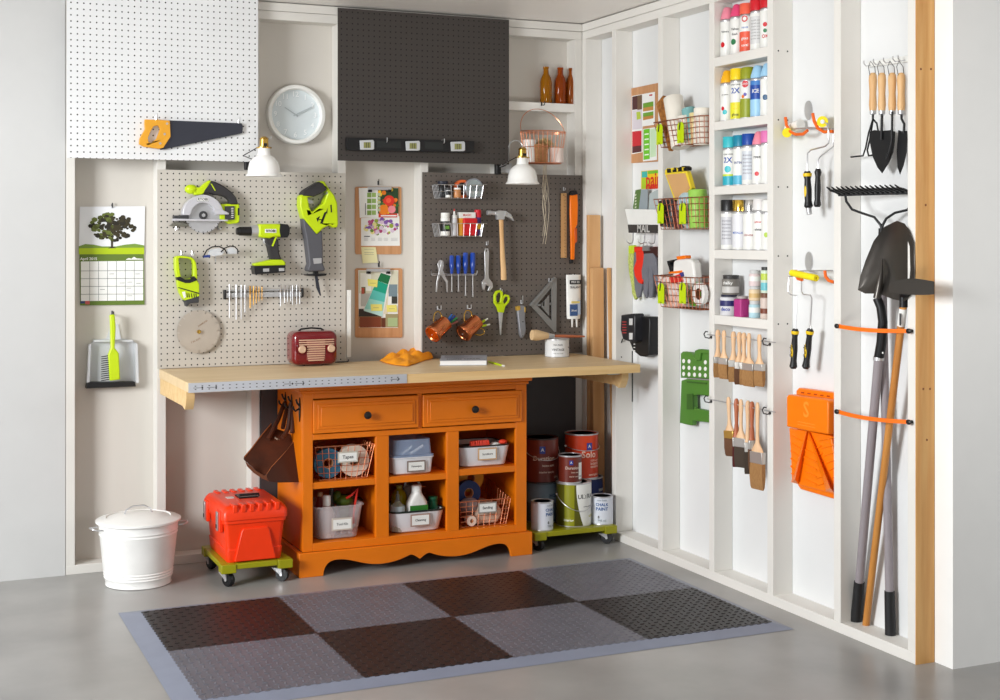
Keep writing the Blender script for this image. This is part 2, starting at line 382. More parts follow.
# circular saw
Z=lambda p:Zf(160,175,10,p)
def off(o,d): o=o.copy(); o.y=-d; return o
t=T('circular_saw','lime green circular saw with round blade on the grey pegboard','saw',BK(205,230,PD))
c=BK(*Z([(432,402)])[0],PD+.03); s=BK(*Z([(607,402)])[0],PD+.03).x-c.x
def arcp(r,a0,a1,n): return [(432+r*math.cos(math.radians(a0+(a1-a0)*i/n)),402-r*math.sin(math.radians(a0+(a1-a0)*i/n))) for i in range(n+1)]
m=MB(STEEL).lathe([(s,0),(s,.003)],off(c,PD+.024),(0,-1,0),40); m.use(DGREY).lathe([(.018,0),(.018,.012)],off(c,PD+.024),(0,-1,0),16).use(STEEL).lathe([(.008,0),(.008,.016)],off(c,PD+.024),(0,-1,0),6)
for k in range(24):
    a=2*PI*k/24; m.use(DGREY).obox(off(c,PD+.0275)+Vector((math.cos(a)*s*.97,0,math.sin(a)*s*.97)),(.006,.001,.003),Matrix.Rotation(-a,3,'Y'))
part(m,'blade',t)
GG=mat('cast_grey',(205,204,210),.35,.3)
part(MB(GG).pr('B',Z(arcp(205,2,178,20)+[(235,402),(305,402)]+arcp(125,178,2,16)),PD,PD+.05),'upper_guard',t,bev=.003)
part(MB(mat('clear_guard',(210,205,205),.25,.5)).pr('B',Z(arcp(178,-170,-10,16)+arcp(60,-10,-170,10)),PD+.02,PD+.022),'lower_guard',t)
m=MB(WHITE).pr('B',Z([(372,224),(486,224),(486,262),(372,262)]),PD+.05,PD+.051).use(BLACK)
m.pr('B',Z([(370,222),(488,222),(488,264),(370,264)]),PD+.05,PD+.0505); o=BK(*Z([(429,244)])[0],PD+.0515); m.text('RYOBI',lambda x,y:o+Vector((x,0,y)),width=.042)
part(m,'badge',t)
part(MB(GG).pr('B',Z([(140,436),(680,446),(680,462),(140,458)]),PD,PD+.055).pr('B',Z([(530,350),(620,345),(690,380),(690,395),(560,395)]),PD+.03,PD+.052),'base_plate',t,bev=.0015)
part(MB(mat('grey_lever',(120,118,108),.5,.4)).pr('B',Z([(100,510),(150,470),(210,470),(290,490),(280,515),(200,512)]),PD,PD+.03).use(DGREY).pr('B',Z([(142,405),(290,400),(290,436),(142,436)]),PD,PD+.04),'bevel_lever',t,bev=.002)
m=MB(LIME).pr('B',Z([(330,120),(400,125),(440,90),(495,50),(515,60),(440,180),(425,195),(345,200)]),PD,PD+.04)
m.ell(off(BK(*Z([(300,145)])[0],PD),PD+.025),(.028,.022,.021)); part(m,'front_knob',t,bev=.004)
part(MB(mat('soft_grip_black',(48,46,48),.6)).pr('B',Z([(508,55),(560,70),(640,110),(720,170),(765,225),(785,295),(700,295),(690,250),(650,218),(590,200),(540,198),(500,180),(435,182),(430,155),(470,110)]),PD,PD+.04),'handle',t,bev=.006)
m=MB(LIME).pr('B',Z([(600,290),(790,288),(797,320),(797,470),(770,485),(690,490),(640,455),(600,440)]),PD,PD+.035)
part(m,'motor_housing',t,bev=.004)
m=MB(DGREY).pr('B',Z([(650,312),(745,310),(747,445),(690,450),(650,440)]),PD+.03,PD+.04).use(BLACK).pr('B',Z([(778,330),(795,330),(795,400),(778,405)]),PD+.03,PD+.037)
for k in range(6): m.use(WHITE).pr('B',Z([(712,330+18*k),(735,330+18*k),(735,336+18*k),(712,336+18*k)]),PD+.04,PD+.0405)
part(m,'battery',t)
m=MB(LIME).pr('B',Z([(505,85),(520,90),(558,155),(548,158)]),PD+.04,PD+.041)
part(m,'lock_stripe',t)
hook('B',176,229,PD-.001,'steel peg hook under the left of the circular saw',out=.05,up=1,r=.003); hook('B',218,229,PD-.001,'steel peg hook under the right of the circular saw',out=.05,up=1,r=.003)
# drill
Z=lambda p:Zf(150,160,5,p)
t=T('cordless_drill','lime green cordless drill with black chuck on the grey pegboard','drill',BK(268,274,PD))
def px(p,d): return BK(*Z([p])[0],d)
k=abs(px((5,0),PD).x-px((0,0),PD).x)/5
DC=PD+.03
m=MB(BLACK).cyl(px((432,356),DC),px((445,356),DC),17*k,20*k,20).cyl(px((445,356),DC),px((506,356),DC),23*k,24*k,20); part(m,'chuck',t)
part(MB(STEEL).cyl(px((505,355),DC),px((549,354),DC),29*k,30*k,20),'collar',t)
part(MB(LIME).pr('B',Z([(546,320),(600,319),(660,320),(690,326),(697,352),(690,380),(660,386),(620,384),(600,392),(560,388),(546,382)]),PD,PD+.06),'body',t,bev=.008,seg=3)
part(MB(BLACK).pr('B',Z([(652,318),(690,322),(700,340),(698,370),(688,388),(655,388),(648,355)]),PD+.002,PD+.063).use(WHITE).pr('B',Z([(575,345),(632,345),(632,364),(575,364)]),PD+.06,PD+.0615),'rear_cap',t,bev=.003)
o=px((604,355),PD+.0635); part(MB(BLACK).text('RYOBI',lambda x,y:o+Vector((x,0,y)),width=.04),'lettering',t)
part(MB(mat('soft_grip_black',(48,46,48),.6)).pr('B',Z([(575,386),(630,386),(642,400),(648,470),(660,500),(606,500),(590,430),(575,410)]),PD+.008,PD+.05),'handle',t,bev=.006)
part(MB(STEEL).pr('B',Z([(566,392),(582,392),(588,424),(572,420)]),PD+.02,PD+.04),'trigger',t,bev=.003)
part(MB(LIME).pr('B',Z([(632,370),(640,372),(616,432),(608,430)]),PD+.05,PD+.0515),'stripe',t)
part(MB(LIME).pr('B',Z([(522,518),(606,498),(664,498),(678,512),(678,528),(524,530)]),PD,PD+.055),'battery_mount',t,bev=.004)
m=MB(BLACK).pr('B',Z([(520,530),(678,526),(676,562),(526,572)]),PD,PD+.062); m.use(STEEL).pr('B',Z([(566,543),(596,542),(596,558),(566,559)]),PD+.062,PD+.063).pr('B',Z([(645,541),(672,540),(672,555),(645,556)]),PD+.062,PD+.063)
part(m,'battery',t,bev=.002)
hook('B',271,241,PD-.001,'steel peg hook behind the cordless drill',out=.025,up=1)
# reciprocating saw
t=T('reciprocating_saw','lime green and grey reciprocating saw hung blade down','saw',BK(318,294,PD))
part(MB(LIME).pr('B',Z([(752,178),(765,172),(850,105),(872,105),(890,135),(925,180),(938,215),(943,320),(938,338),(915,338),(900,325),(870,340),(835,373),(790,320),(765,288),(750,230)]),PD,PD+.06,[Z([(790,185),(820,183),(884,152),(888,165),(868,218),(812,262),(798,235)])]),'body',t,bev=.006)
part(MB(mat('soft_grip_black',(48,46,48),.6)).pr('B',Z([(760,168),(775,150),(845,108),(866,118),(886,150),(850,170),(820,183),(765,178)]),PD+.005,PD+.065),'grip',t,bev=.004)
part(MB(STEEL).pr('B',Z([(782,188),(806,200),(818,212),(800,220),(785,208)]),PD+.02,PD+.045),'trigger',t)
part(MB(mat('grey_rubber',(84,84,90),.55)).pr('B',Z([(766,290),(790,318),(835,372),(862,352),(864,420),(866,520),(878,548),(870,556),(795,558),(788,548),(798,520),(784,400),(770,330)]),PD,PD+.06),'gear_housing',t,bev=.008)
m=MB(BLACK).pr('B',Z([(782,572),(885,568),(880,578),(845,582),(830,580),(785,578)]),PD,PD+.05).pr('B',Z([(822,556),(842,556),(842,572),(822,572)]),PD+.02,PD+.04); part(m,'shoe',t)
part(MB(BLADE).pr('B',Z([(824,578),(838,578),(856,678),(850,679),(832,640)]),PD+.028,PD+.031),'blade',t)
part(MB(STEEL).pr('B',Z([(815,492),(858,490),(858,516),(820,520)]),PD+.06,PD+.0615),'plate',t)
m=MB(BLACK)
for pts in ([(832,292),(850,280),(838,310)],[(850,318),(872,262),(884,258),(862,318)],[(880,262),(888,240),(886,270)],[(844,296),(866,296),(866,301),(844,301)]): m.pr('B',Z(pts),PD+.06,PD+.0612)
m.pr('B',Z([(902,225),(908,223),(910,262),(904,262)]),PD+.06,PD+.0612); part(m,'decal',t)
hook('B',323,194,PD-.001,'steel peg hook inside the reciprocating saw grip',out=.06,up=2)
# bare multi tool
Z=lambda p:Zf(165,240,10,p)
t=T('oscillating_tool','small lime green tool with open loop handle, left of the glasses','power tool',BK(187,305,PD))
part(MB(LIME).pr('B',Z([(102,185),(112,166),(132,158),(200,160),(260,170),(292,190),(312,225),(322,300),(325,410),(344,440),(345,560),(335,570),(200,606),(185,590),(150,530),(130,450),(122,380),(105,290)]),PD,PD+.045,[Z([(138,186),(160,180),(240,186),(275,205),(286,240),(286,365),(250,388),(200,394),(160,372),(148,300)])]),'body',t,bev=.005)
m=MB(BLACK).pr('B',Z([(120,372),(150,366),(200,395),(250,390),(288,362),(300,370),(325,400),(250,430),(200,430),(125,402)]),PD+.01,PD+.0475)
m.pr('B',Z([(132,470),(345,530),(345,542),(132,480)]),PD+.045,PD+.0465); part(m,'collar',t)
m=MB(WHITE).pr('B',Z([(170,520),(200,515),(210,570),(190,585)]),PD+.045,PD+.046).use(BLACK)
for x in (215,235,260,285,305): m.pr('B',Z([(x,530-(x-215)*-.15),(x+6,530),(x+14,575),(x+6,575)]),PD+.045,PD+.0465)
part(m,'decal',t)
part(MB(DGREY).pr('B',Z([(188,606),(335,558),(343,560),(340,626),(325,630),(250,635),(222,668),(214,664),(208,630)]),PD,PD+.045),'nose',t,bev=.003)
hook('B',181,254,PD-.001,'left peg hook holding the small loop handled tool',out=.05,up=2); hook('B',192,254,PD-.001,'right peg hook holding the small loop handled tool',out=.05,up=2)
# safety glasses
Z=lambda p:Zf(150,160,5,p)
t=T('safety_glasses','black framed safety glasses on the grey pegboard','glasses',BK(220,258,PD))
m=MB(BLACK).tube([px(p,.06) for p in ((265,484),(285,450),(310,435),(345,432),(372,444),(385,468))],.003).tube([px(p,.06) for p in ((355,460),(375,440),(400,430),(425,434),(438,448),(439,470))],.0028).tube([px((265,484),.06),px((300,482),.02)],.003)
part(m,'frame',t)
part(MB(GLASSW).pr('B',Z([(285,478),(300,448),(345,440),(372,456),(360,476),(320,480)]),.057,.058).pr('B',Z([(380,470),(385,445),(410,436),(432,446),(434,468)]),.057,.058),'lens',t)
part(MB(col(40,60,130,.4)).pr('B',Z([(264,478),(300,474),(300,487),(268,488)]),.05,.062),'side_shield',t)
mm=MB(CHROME)
for x in (328,375): mm.tube([px((x,478),PD-.001),px((x,478),.055),px((x,508),.055)],.002)
mm.tube([px((328,485),.055),px((375,485),.055)],.0018); solo(mm,'peg_hook','double wire peg hook holding the safety glasses','hook')
# magnetic rack and bits
Z=lambda p:Zf(215,275,10,p)
t=T('magnetic_rack','silver magnetic rack bar with black ends below the drill','rack',BK(264,296,PD))
part(MB(STEEL).pr('B',Z([(112,180),(870,166),(870,214),(112,226)]),PD-.001,.032).pr('B',Z([(112,150),(870,138),(870,150),(112,162)]),PD-.001,.03),'bar',t)
part(MB(BLACK).pr('B',Z([(90,150),(113,148),(113,245),(92,245)]),PD-.001,.036).pr('B',Z([(868,130),(888,130),(888,220),(868,222)]),PD-.001,.036),'end_cap',t,bev=.002)
GOLD=mat('titanium_gold',(200,150,70),.35,.8)
bits=[(145,92,432,5,0),(213,95,445,6,0),(262,100,440,4,0),(300,100,375,5,0),(352,108,330,5,1),(385,110,300,4,1),(412,112,282,4,1),(440,115,262,3,1),(470,118,252,3,1),
 (655,92,312,6,2),(695,98,282,5,2),(725,102,270,4,2),(757,104,262,4,2),(775,104,300,4,2),(817,100,292,4,2),(848,96,290,5,2)]
BL=['long grey drill bit hanging at the left end of the magnetic rack','gold coated drill bit hanging on the magnetic rack','short silver drill bit hanging at the right end of the magnetic rack']
GLb=['long grey drill bits','gold drill bits','short silver drill bits']
for x,a,b_,r,k_ in bits:
    mm=MB([STEEL,GOLD,CHROME][k_]); p0=BK(*Z([(x,a)])[0],.037); p1=BK(*Z([(x,b_)])[0],.037); p1.x=p0.x; mid=p0+(p1-p0)*.38
    pts=[]; rs=[]; nseg=10
    for i in range(nseg+1): pts.append(mid+(p0-mid)*i/nseg); rs.append(r*.00065*(1.25 if i%2 else .8))
    mm.tube([p1,mid],r*.0005,6); mm.tube(pts,rs,6); solo(mm,'drill_bit',BL[k_],'drill bit',GLb[k_])
# disc blade
c=BK(198,331.5,PD); c.y=-PD; t=T('saw_blade','round pale metal saw disc hung on the grey pegboard','saw blade',c); R_=.092
disc=mat('cut_disc',(186,176,164),.4,.35,var=.12,scale=5)
sl=MB(disc); N_=96; out=[];
for i in range(N_):
    a=2*PI*i/N_; out.append((math.cos(a)*R_,math.sin(a)*R_))
    if i%6==0:
        for da,q_ in ((.012,1),(.012,.87),(.05,.87),(.05,1)): out.append((math.cos(a+da)*R_*q_,math.sin(a+da)*R_*q_))
hole=[(math.cos(-2*PI*i/16)*.007,math.sin(-2*PI*i/16)*.007) for i in range(16)]
sl.plate([out,hole],lambda p:c+Vector((p[0],-.012,p[1])),lambda p:c+Vector((p[0],-.009,p[1]))); part(sl,'disc',t)
m=MB(mat('disc_print',(150,120,96),.5,.3))
o1=c+Vector((.018,-.0125,.035)); m.text('DIAMOND',lambda x,y:o1+Vector((x*.8-y*.5,0,y*.8+x*.5)),width=.05)
o2=c+Vector((-.012,-.0125,-.038)); m.text('7 IN CUT',lambda x,y:o2+Vector((x*.9-y*.4,0,y*.9+x*.4)),width=.045); part(m,'print',t)
solo(MB(BRASS).lathe([(.0065,0),(.0065,.02),(.009,.02),(.009,.024)],c,(0,-1,0),12),'peg_hook','small brass peg through the centre of the round saw disc','hook')
# ================================================================ CLIPBOARDS
BKD=-.088
def clipboard(zx,outline,clip,label):
    xs=[p[0] for p in outline]
    a=BK(*zx(outline)[2],BKD); t=T('clipboard',label,'clipboard',BK(*zx([((outline[0][0]+outline[1][0])/2,outline[2][1])])[0],BKD))
    m=MB(KRAFT); p=outline; r=8
    x0,y0,x1,y1=p[0][0],p[0][1],p[2][0],p[2][1]
    rp=[]
    for cx,cy,a0 in ((x1-r,y0+r,-90),(x1-r,y1-r,0),(x0+r,y1-r,90),(x0+r,y0+r,180)):
        for j in range(5): a_=math.radians(a0+j*22.5); rp.append((cx+r*math.cos(a_),cy+r*math.sin(a_)))
    m.pr('B',zx(rp),BKD,BKD+.005); part(m,'board',t)
    m=MB(STEEL); cx0,cy0,cx1,cy1=clip; m.pr('B',zx([(cx0,cy0),(cx1,cy0),(cx1,cy1),(cx0,cy1)]),BKD+.005,BKD+.02)
    m.use(BLACK).pr('B',zx([(cx0,cy1-3),(cx0+14,cy1-3),(cx0+14,cy1+8),(cx0,cy1+8)]),BKD+.004,BKD+.02).pr('B',zx([(cx1-14,cy1-3),(cx1,cy1-3),(cx1,cy1+8),(cx1-14,cy1+8)]),BKD+.004,BKD+.02)
    part(m,'clip',t,bev=.001); return t
Zc=lambda p:Zf(330,170,3.89,p)
t=clipboard(Zc,[(98,65),(278,65),(278,328),(98,328)],(150,66,240,78),'upper of two clipboards, holding pictures of flowers')
Zd=lambda p:Zf(350,175,7.78,p)
def sheet(name,label,zx,quad,d,arts,org=None,th=.0006):
    m=MB(PAPER); m.pr('B',zx(quad),d-th,d)
    for i,(c_,pts) in enumerate(arts): m.use(col(*c_,.6)); m.pr('B',zx(pts),d-.0001,d+.0004+.00002*i)
    return solo(m,name,label,'paper')
def blobs(rr,x0,y0,x1,y1,n,cols,r0,r1):
    A=[]
    for i in range(n):
        x=rr.uniform(x0,x1);y=rr.uniform(y0,y1);r=rr.uniform(r0,r1); A.append((cols[rr.randrange(len(cols))],[(x+r*math.cos(PI/4*j),y+r*math.sin(PI/4*j)) for j in range(8)]))
    return A
def rq(x0,y0,x1,y1): return [(x0,y0),(x1,y0),(x1,y1),(x0,y1)]
rr=random.Random(5); D1=BKD+.0065
A=[]
import itertools
for i in range(70):
    a=rr.uniform(0,2*PI); s=math.sqrt(rr.random()); x=244+128*s*math.cos(a); y=402+58*s*math.sin(a); 
    if y<345: continue
    r=rr.uniform(8,18); A.append(([(170,60,110),(200,170,200),(150,170,60),(110,140,60),(220,200,220),(130,90,170),(190,90,140),(230,220,150)][rr.randrange(8)],[(x+r*math.cos(PI/4*j),y+r*math.sin(PI/4*j)) for j in range(8)]))
A.append(((70,70,75),rq(110,474,155,481)))
for x in (110,165,218,265,320):
    for y in (490,499,508): A.append(((190,190,190),rq(x,y,x+30+(x>300)*20,y+3)))
sheet('flower_print','print of an oval of purple flowers on the upper clipboard',Zd,[(86,335),(384,320),(388,551),(86,551)],D1,A)
A=[((210,60,40),rq(222,300,368,330)),((40,70,40),rq(218,102,376,300))]+blobs(rr,225,110,370,290,24,[(240,200,40),(60,110,50),(230,120,30),(200,60,30)],8,18)
def oc(cx,cy,r,c): return (c,[(cx+r*math.cos(PI/8*j),cy+r*math.sin(PI/8*j)) for j in range(16)])
A+=[oc(305,200,42,(222,50,36)),oc(300,198,20,(240,90,60)),oc(262,270,40,(236,130,30)),oc(325,268,30,(240,140,150)),((240,240,240),rq(240,312,362,322))]
for i in range(4):
    y=138+i*46; A+=[((130,160,80),rq(134,y,166,y+36)),((150,180,100),rq(170,y,202,y+34))]
A+=[((90,90,90),rq(118,220,123,310))]
for i in range(5): A.append(((185,200,160),rq(214,140+i*30,236,162+i*30)))
sheet('garden_magazine_page','garden page with red and orange blooms at the top of the upper clipboard',Zd,[(68,100),(376,100),(376,328),(76,332)],D1+.003,A)
sn=MB(col(232,226,176,.7)).pr('B',Zd([(86,560),(200,562),(217,682),(98,686)]),BKD+.0055,BKD+.0062); sn.use(col(140,140,120,.7))
for y in (576,602,616): sn.pr('B',Zd(rq(112,y,185,y+2.5)),BKD+.0062,BKD+.0065)
solo(sn,'sticky_note','pale yellow sticky note below the papers of the upper clipboard','sticky note')
hook('B',378,184,-.089,'black hook holding the upper clipboard',BLACK,.012,5); hook('B',378.5,266,-.089,'black hook holding the lower clipboard',BLACK,.012,5)
t=clipboard(Zc,[(98,382),(282,382),(282,652),(98,652)],(145,384,235,396),'lower of two clipboards, holding paint swatches')
A=[((214,212,190),rq(112,392,265,480)),((236,236,226),rq(118,400,160,470)),((70,100,60),rq(122,455,138,488)),((52,44,40),rq(112,540,205,572)),((190,190,185),rq(120,480,160,530)),((120,140,150),rq(228,445,262,492)),((150,110,70),rq(112,570,200,610)),((128,62,34),rq(116,572,198,612)),((100,52,30),rq(200,575,216,612)),((160,150,110),rq(216,560,265,612)),((170,190,140),rq(225,575,262,608)),((225,215,190),rq(205,480,225,560)),((175,80,60),rq(122,458,134,482)),((60,60,55),rq(240,492,262,520))]
sheet('kitchen_photo','photo of a kitchen on the lower clipboard',Zc,[(110,390),(266,390),(264,614),(112,612)],D1,A)
sw=MB(WHITE).pr('B',Zc([(204,384),(240,398),(206,572),(130,545)]),D1+.001,D1+.0018)
for c_,p in (((20,110,64),[(198,400),(236,412),(226,445),(184,430)]),((20,160,130),[(184,430),(226,446),(217,482),(166,466)]),((90,190,180),[(166,466),(217,482),(212,514),(152,500)]),((150,216,206),[(152,500),(212,514),(206,548),(134,540)]),((190,228,222),[(134,540),(206,548),(205,570),(132,548)])):
    sw.use(col(*c_,.5)).pr('B',Zc(p),D1+.0018,D1+.0022)
solo(sw,'paint_swatch','strip of green and teal paint colours on the lower clipboard','paint swatch')
for (p,l) in (([(146,423),(186,428),(183,456),(148,450)],'top left'),([(158,522),(202,522),(204,548),(160,548)],'bottom middle'),([(220,526),(258,524),(262,552),(222,552)],'bottom right')):
    n=MB(col(236,226,120,.7)).pr('B',Zc(p),D1+.003,D1+.0036); x0=p[0][0]+10; y0=(p[0][1]+p[2][1])/2; n.use(col(150,150,110,.7)).pr('B',Zc(rq(x0,y0,x0+22,y0+1.5)),D1+.0036,D1+.0038)
    solo(n,'sticky_note','yellow sticky note at the %s of the lower clipboard'%l,'sticky note')
# ================================================================ LEVEL
Z=lambda p:Zf(320,0,3.3333,p); LD=.056
t=T('spirit_level','black spirit level with three vials on the charcoal pegboard','level',BK(411,152,LD))
part(MB(BLACK).pr('B',Z([(90,458),(515,470),(515,508),(90,500)]),.0565,.078).use(mat('level_web',(36,38,38),.4)).pr('B',Z([(190,470),(270,472),(270,494),(190,492)]),.078,.0785).pr('B',Z([(350,473),(410,475),(410,498),(350,496)]),.078,.0785),'beam',t,bev=.002)
for x,y in ((157,483),(310,486),(460,488)):
    v=part(MB(col(190,192,194,.35)).pr('B',Z([(x-24,y-15),(x+20,y-17),(x+24,y-12),(x+24,y+14),(x+18,y+16),(x-22,y+16)]),.076,.083),'vial_housing',t,bev=.002)
    part(MB(mat('vial_fluid',(140,140,88),.15)).pr('B',Z(rq(x-11,y-9,x+12,y+10)),.083,.0845).use(BLACK).pr('B',Z(rq(x-3,y-9,x-1.5,y+10)),.0845,.0848).pr('B',Z(rq(x+4,y-9,x+5.5,y+10)),.0845,.0848),'vial',v)
hook('B',385,142,.056,'silver peg hook above the left half of the level',out=.03,up=4); hook('B',442,143,.056,'silver peg hook above the right half of the level',out=.03,up=4)
# ================================================================ BOTTLES, COPPER BASKET
def bottle(u,c_,label,y=-.045+.089):
    p=BK(u,103,-.045); p.z=2.0455
    m=MB(mat('bottle_glass_%d_%d'%(c_[0],c_[1]),c_,.08,trans=.55,var=.02,ior=1.3))
    m.lathe([(.026,0),(.0285,.004),(.0285,.105),(.024,.125),(.0135,.145),(.0125,.168),(.0145,.17),(.0145,.178),(.012,.178)],p,(0,0,1),24)
    return solo(m,'glass_bottle',label,'bottle','bottles on the short shelf',bev=0)
bottle(546,(186,120,14),'yellow amber glass bottle, left one on the short shelf'); bottle(560.3,(176,78,14),'orange amber glass bottle, middle one on the short shelf'); bottle(571.5,(166,84,22),'amber glass bottle half hidden behind the stud on the short shelf')
Z=lambda p:Zf(480,100,5.835,p)
t=T('copper_basket','round copper wire basket with twine hung from the short shelf','basket',BK(545,163,.09))
cb=BK(*Z([(368,280)])[0],.09); k=abs(BK(481,100,.09).x-BK(480,100,.09).x)/5.835
zt=BK(*Z([(368,185)])[0],.09).z; zb=BK(*Z([(378,370)])[0],.09).z; rx,ry,rbx,rby=132*k,.075,106*k,.06
def el(a,rx_,ry_,z): return Vector((cb.x+rx_*math.cos(a),-.09+ry_*math.sin(a),z))
m=MB(COPPER)
for f_ in (0,.04,.5,1): 
    z=zt+(zb-zt)*f_; m.tube([el(2*PI*i/32,rx+(rbx-rx)*f_,ry+(rby-ry)*f_,z) for i in range(32)],.0022 if f_ in(0,1) else .0015,5,True)
for i in range(30):
    a=2*PI*i/30; m.tube([el(a,rx,ry,zt),el(a,rbx,rby,zb)],.0013,5)
for i in range(-4,5):
    x=i*rbx/5; yy=rby*math.sqrt(max(0,1-(x/rbx)**2)); m.tube([Vector((cb.x+x,-.09-yy,zb)),Vector((cb.x+x,-.09+yy,zb))],.0012,5)
part(m,'wire_body',t)
zh=BK(*Z([(362,46)])[0],.09).z
part(MB(COPPER).tube([Vector((cb.x-rx*math.cos(PI*i/20),-.09+.06*math.sin(PI*i/20),zt+(zh-zt)*math.sin(PI*i/20))) for i in range(21)],.0018,6),'handle',t)
hook('B',541.5,105,.0,'small black hook under the short shelf holding the copper basket',BLACK,.035,4)
zb+=.003
def spool(x,r,z1,mt,y,label,fl=None):
    p=Vector((cb.x+(x-368)*k,y,zb)); t=T('twine_spool',label,'twine spool',p)
    h=z1-zb; m=MB(mt); pr_=[]
    for i in range(25): pr_.append((r*k*(1+.04*(i%2)),h*i/24))
    m.lathe(pr_,p,(0,0,1),20); part(m,'twine',t)
    part(MB(KRAFT).lathe([(r*k*.3,h),(r*k*.3,h+.004),(r*k*.2,h+.004),(r*k*.2,h)],p,(0,0,1),16),'core',t)
zz=lambda y:BK(*Z([(368,y)])[0],.09).z
spool(288,36,zz(235),WHITE,-.085,'tall white spool of string at the left of the copper basket')
spool(345,44,zz(262),mat('jute_brown',(176,128,84),.85,bump=.5,bscale=200),-.095,'brown jute twine spool in the middle of the copper basket')
spool(435,38,zz(280),mat('baker_twine',(232,214,206),.8,bump=.4,bscale=220),-.115,'pale pink and white twine spool at the right of the copper basket')
m=MB(mat('raffia',(212,186,132),.85)); rr=random.Random(9); cc=Vector((cb.x+(395-368)*k,-.06,zz(255)))
for i in range(90):
    a=rr.uniform(0,2*PI); e=rr.uniform(.1,1.4); R2=.046*rr.uniform(.7,1.05); d=Vector((math.cos(a)*math.cos(e),.5*math.sin(a)*math.cos(e),math.sin(e)*.85)); s2=Vector((rr.uniform(-.02,.02),rr.uniform(-.01,.01),0))
    m.tube([cc+s2*.5+Vector((0,0,-.04)),cc+d*R2*.7,cc+d*R2+s2*.6+Vector((0,0,-.004)),cc+d*R2*.8+s2*1.3+Vector((0,0,-.02))],.0011,4)
solo(m,'raffia_bundle','fluffy bundle of tan raffia at the back of the copper basket','raffia',kind='stuff')
m=MB(mat('pale_twine',(196,184,162),.8)); rr=random.Random(2)
for j in range(6):
    pts=[]; x=545+rr.uniform(-1.5,1.5); v=164
    vend=rr.uniform(222,250)
    while v<vend:
        pts.append(BK(x,v,.075+.01*rr.random())); v+=8; x+=rr.uniform(-1.8,1.6)*.9
    if len(pts)>2: m.tube(pts,.0012,5)
solo(m,'twine_strands','loose pale twine ends dangling below the copper basket','twine',kind='stuff')
# ================================================================ SLATE PEGBOARD
Z=lambda p:Zf(400,160,3.5,p)
def px(p,d): return BK(*Z([p])[0],d)
def wbasket(m,top,bot,nh,nl,ns,r):
    """top/bot: four corners each (front-left, front-right, back-right, back-left)"""
    L=lambda a,b,t:a+(b-a)*t
    m.tube(top,r*1.5,5,True); m.tube(bot,r,5,True)
    for i in range(1,nh): m.tube([L(a,b,i/nh) for a,b in zip(top,bot)],r,4,True)
    for i in range(4):
        n=nl if i%2==0 else ns; j=(i+1)%4
        for q_ in range(n): m.tube([L(top[i],top[j],q_/n),L(bot[i],bot[j],q_/n)],r,4)
    for q_ in range(1,nl): m.tube([L(bot[0],bot[1],q_/nl),L(bot[3],bot[2],q_/nl)],r,4)
    return m
def pbasket(y0,y1,label,nh):
    f0,f1=px((132,y0),.085),px((292,y0),.085); g0,g1=px((140,y1),.08),px((284,y1),.08)
    z0,z1=f0.z,g0.z; mk=lambda a,d,z:Vector((a.x,-d,z))
    top=[mk(f0,.085,z0),mk(f1,.085,z0),mk(f1,.014,z0),mk(f0,.014,z0)]; bot=[mk(g0,.08,z1),mk(g1,.08,z1),mk(g1,.014,z1),mk(g0,.014,z1)]
    m=wbasket(MB(CHROME),top,bot,nh,7,4,.001); m.tube([px((118,y0),.012),px((304,y0),.012)],.002)
    solo(m,'wire_basket',label,'basket'); return z1+.003
zb1=pbasket(86,133,'upper silver wire basket on the slate pegboard',2)
def at(x,d=.05): return px((x,100),d).x
def jar(name,label,cat,x,d,z,h,r,body,cap,caph=.01,labelc=None,group=None,xx=None,yy=None):
    p=Vector((xx if xx is not None else at(x,d),yy if yy is not None else -d,z)); t=T(name,label,cat,p,group)
    part(MB(body).lathe([(r*.94,0),(r,.003),(r,h-caph-.004),(r*.9,h-caph)],p,(0,0,1),20),'body',t)
    part(MB(cap).lathe([(r*.92,h-caph),(r*.95,h-caph+.001),(r*.95,h-.001),(r*.9,h)],p,(0,0,1),20),'lid',t)
    if labelc: part(MB(labelc).lathe([(r*1.01,h*.25),(r*1.02,h*.26),(r*1.02,h*.65),(r*1.01,h*.66)],p,(0,0,1),20,(False,False)),'label',t)
    return t
jar('jar','small black lidded jar at the left of the upper wire basket','jar',150,.05,zb1,.075,.026,BLACK,col(30,34,50),.02)
jar('jar','small white and black jar at the front left of the upper wire basket','jar',168,.075,zb1,.045,.013,WHITE,DGREY,.012,BLACK)
jar('jar','small glass jar of orange contents in the upper wire basket','jar',200,.07,zb1,.045,.018,mat('amber_contents',(196,134,84),.3),WHITE,.008)
c=px((217,97),.035); c.z=zb1+.042
m=MB(col(224,104,50,.5)); m.lathe([(.03,0),(.042,0),(.042,.02),(.03,.02),(.03,0)],c+Vector((0,.01,0)),(0,-1,0),28,(False,False)); solo(m,'tape_roll','orange roll of tape at the back of the upper wire basket','tape')
c=px((261,97),.075); R_=.046; c.z=zb1+R_-.002
t=T('round_tin','round grey tin with printed lid in the upper wire basket','tin',c)
part(MB(col(170,176,186,.3,.5)).lathe([(R_,0),(R_,.024),(R_*.92,.027),(R_*.9,.024),(.001,.024)],c+Vector((0,.026,0)),(0,-1,0),32,(True,False)),'body',t)
m=MB(col(150,160,160,.5)).disc(c+Vector((0,.0015,0)),R_*.86).use(DGREY)
for i in range(7): 
    x=(-3+i)*.009; m.tube([c+Vector((x,-.0005,-.012)),c+Vector((x+.006,-.0005,.016-.003*(i%3)))],.0012,4)
m.use(WHITE); m.text('PUTTY',lambda x,y:c+Vector((x,-.001,y-.02)),width=.04); part(m,'lid_print',t)
zb2=pbasket(222,267,'lower silver wire basket on the slate pegboard, with glue bottles',1)
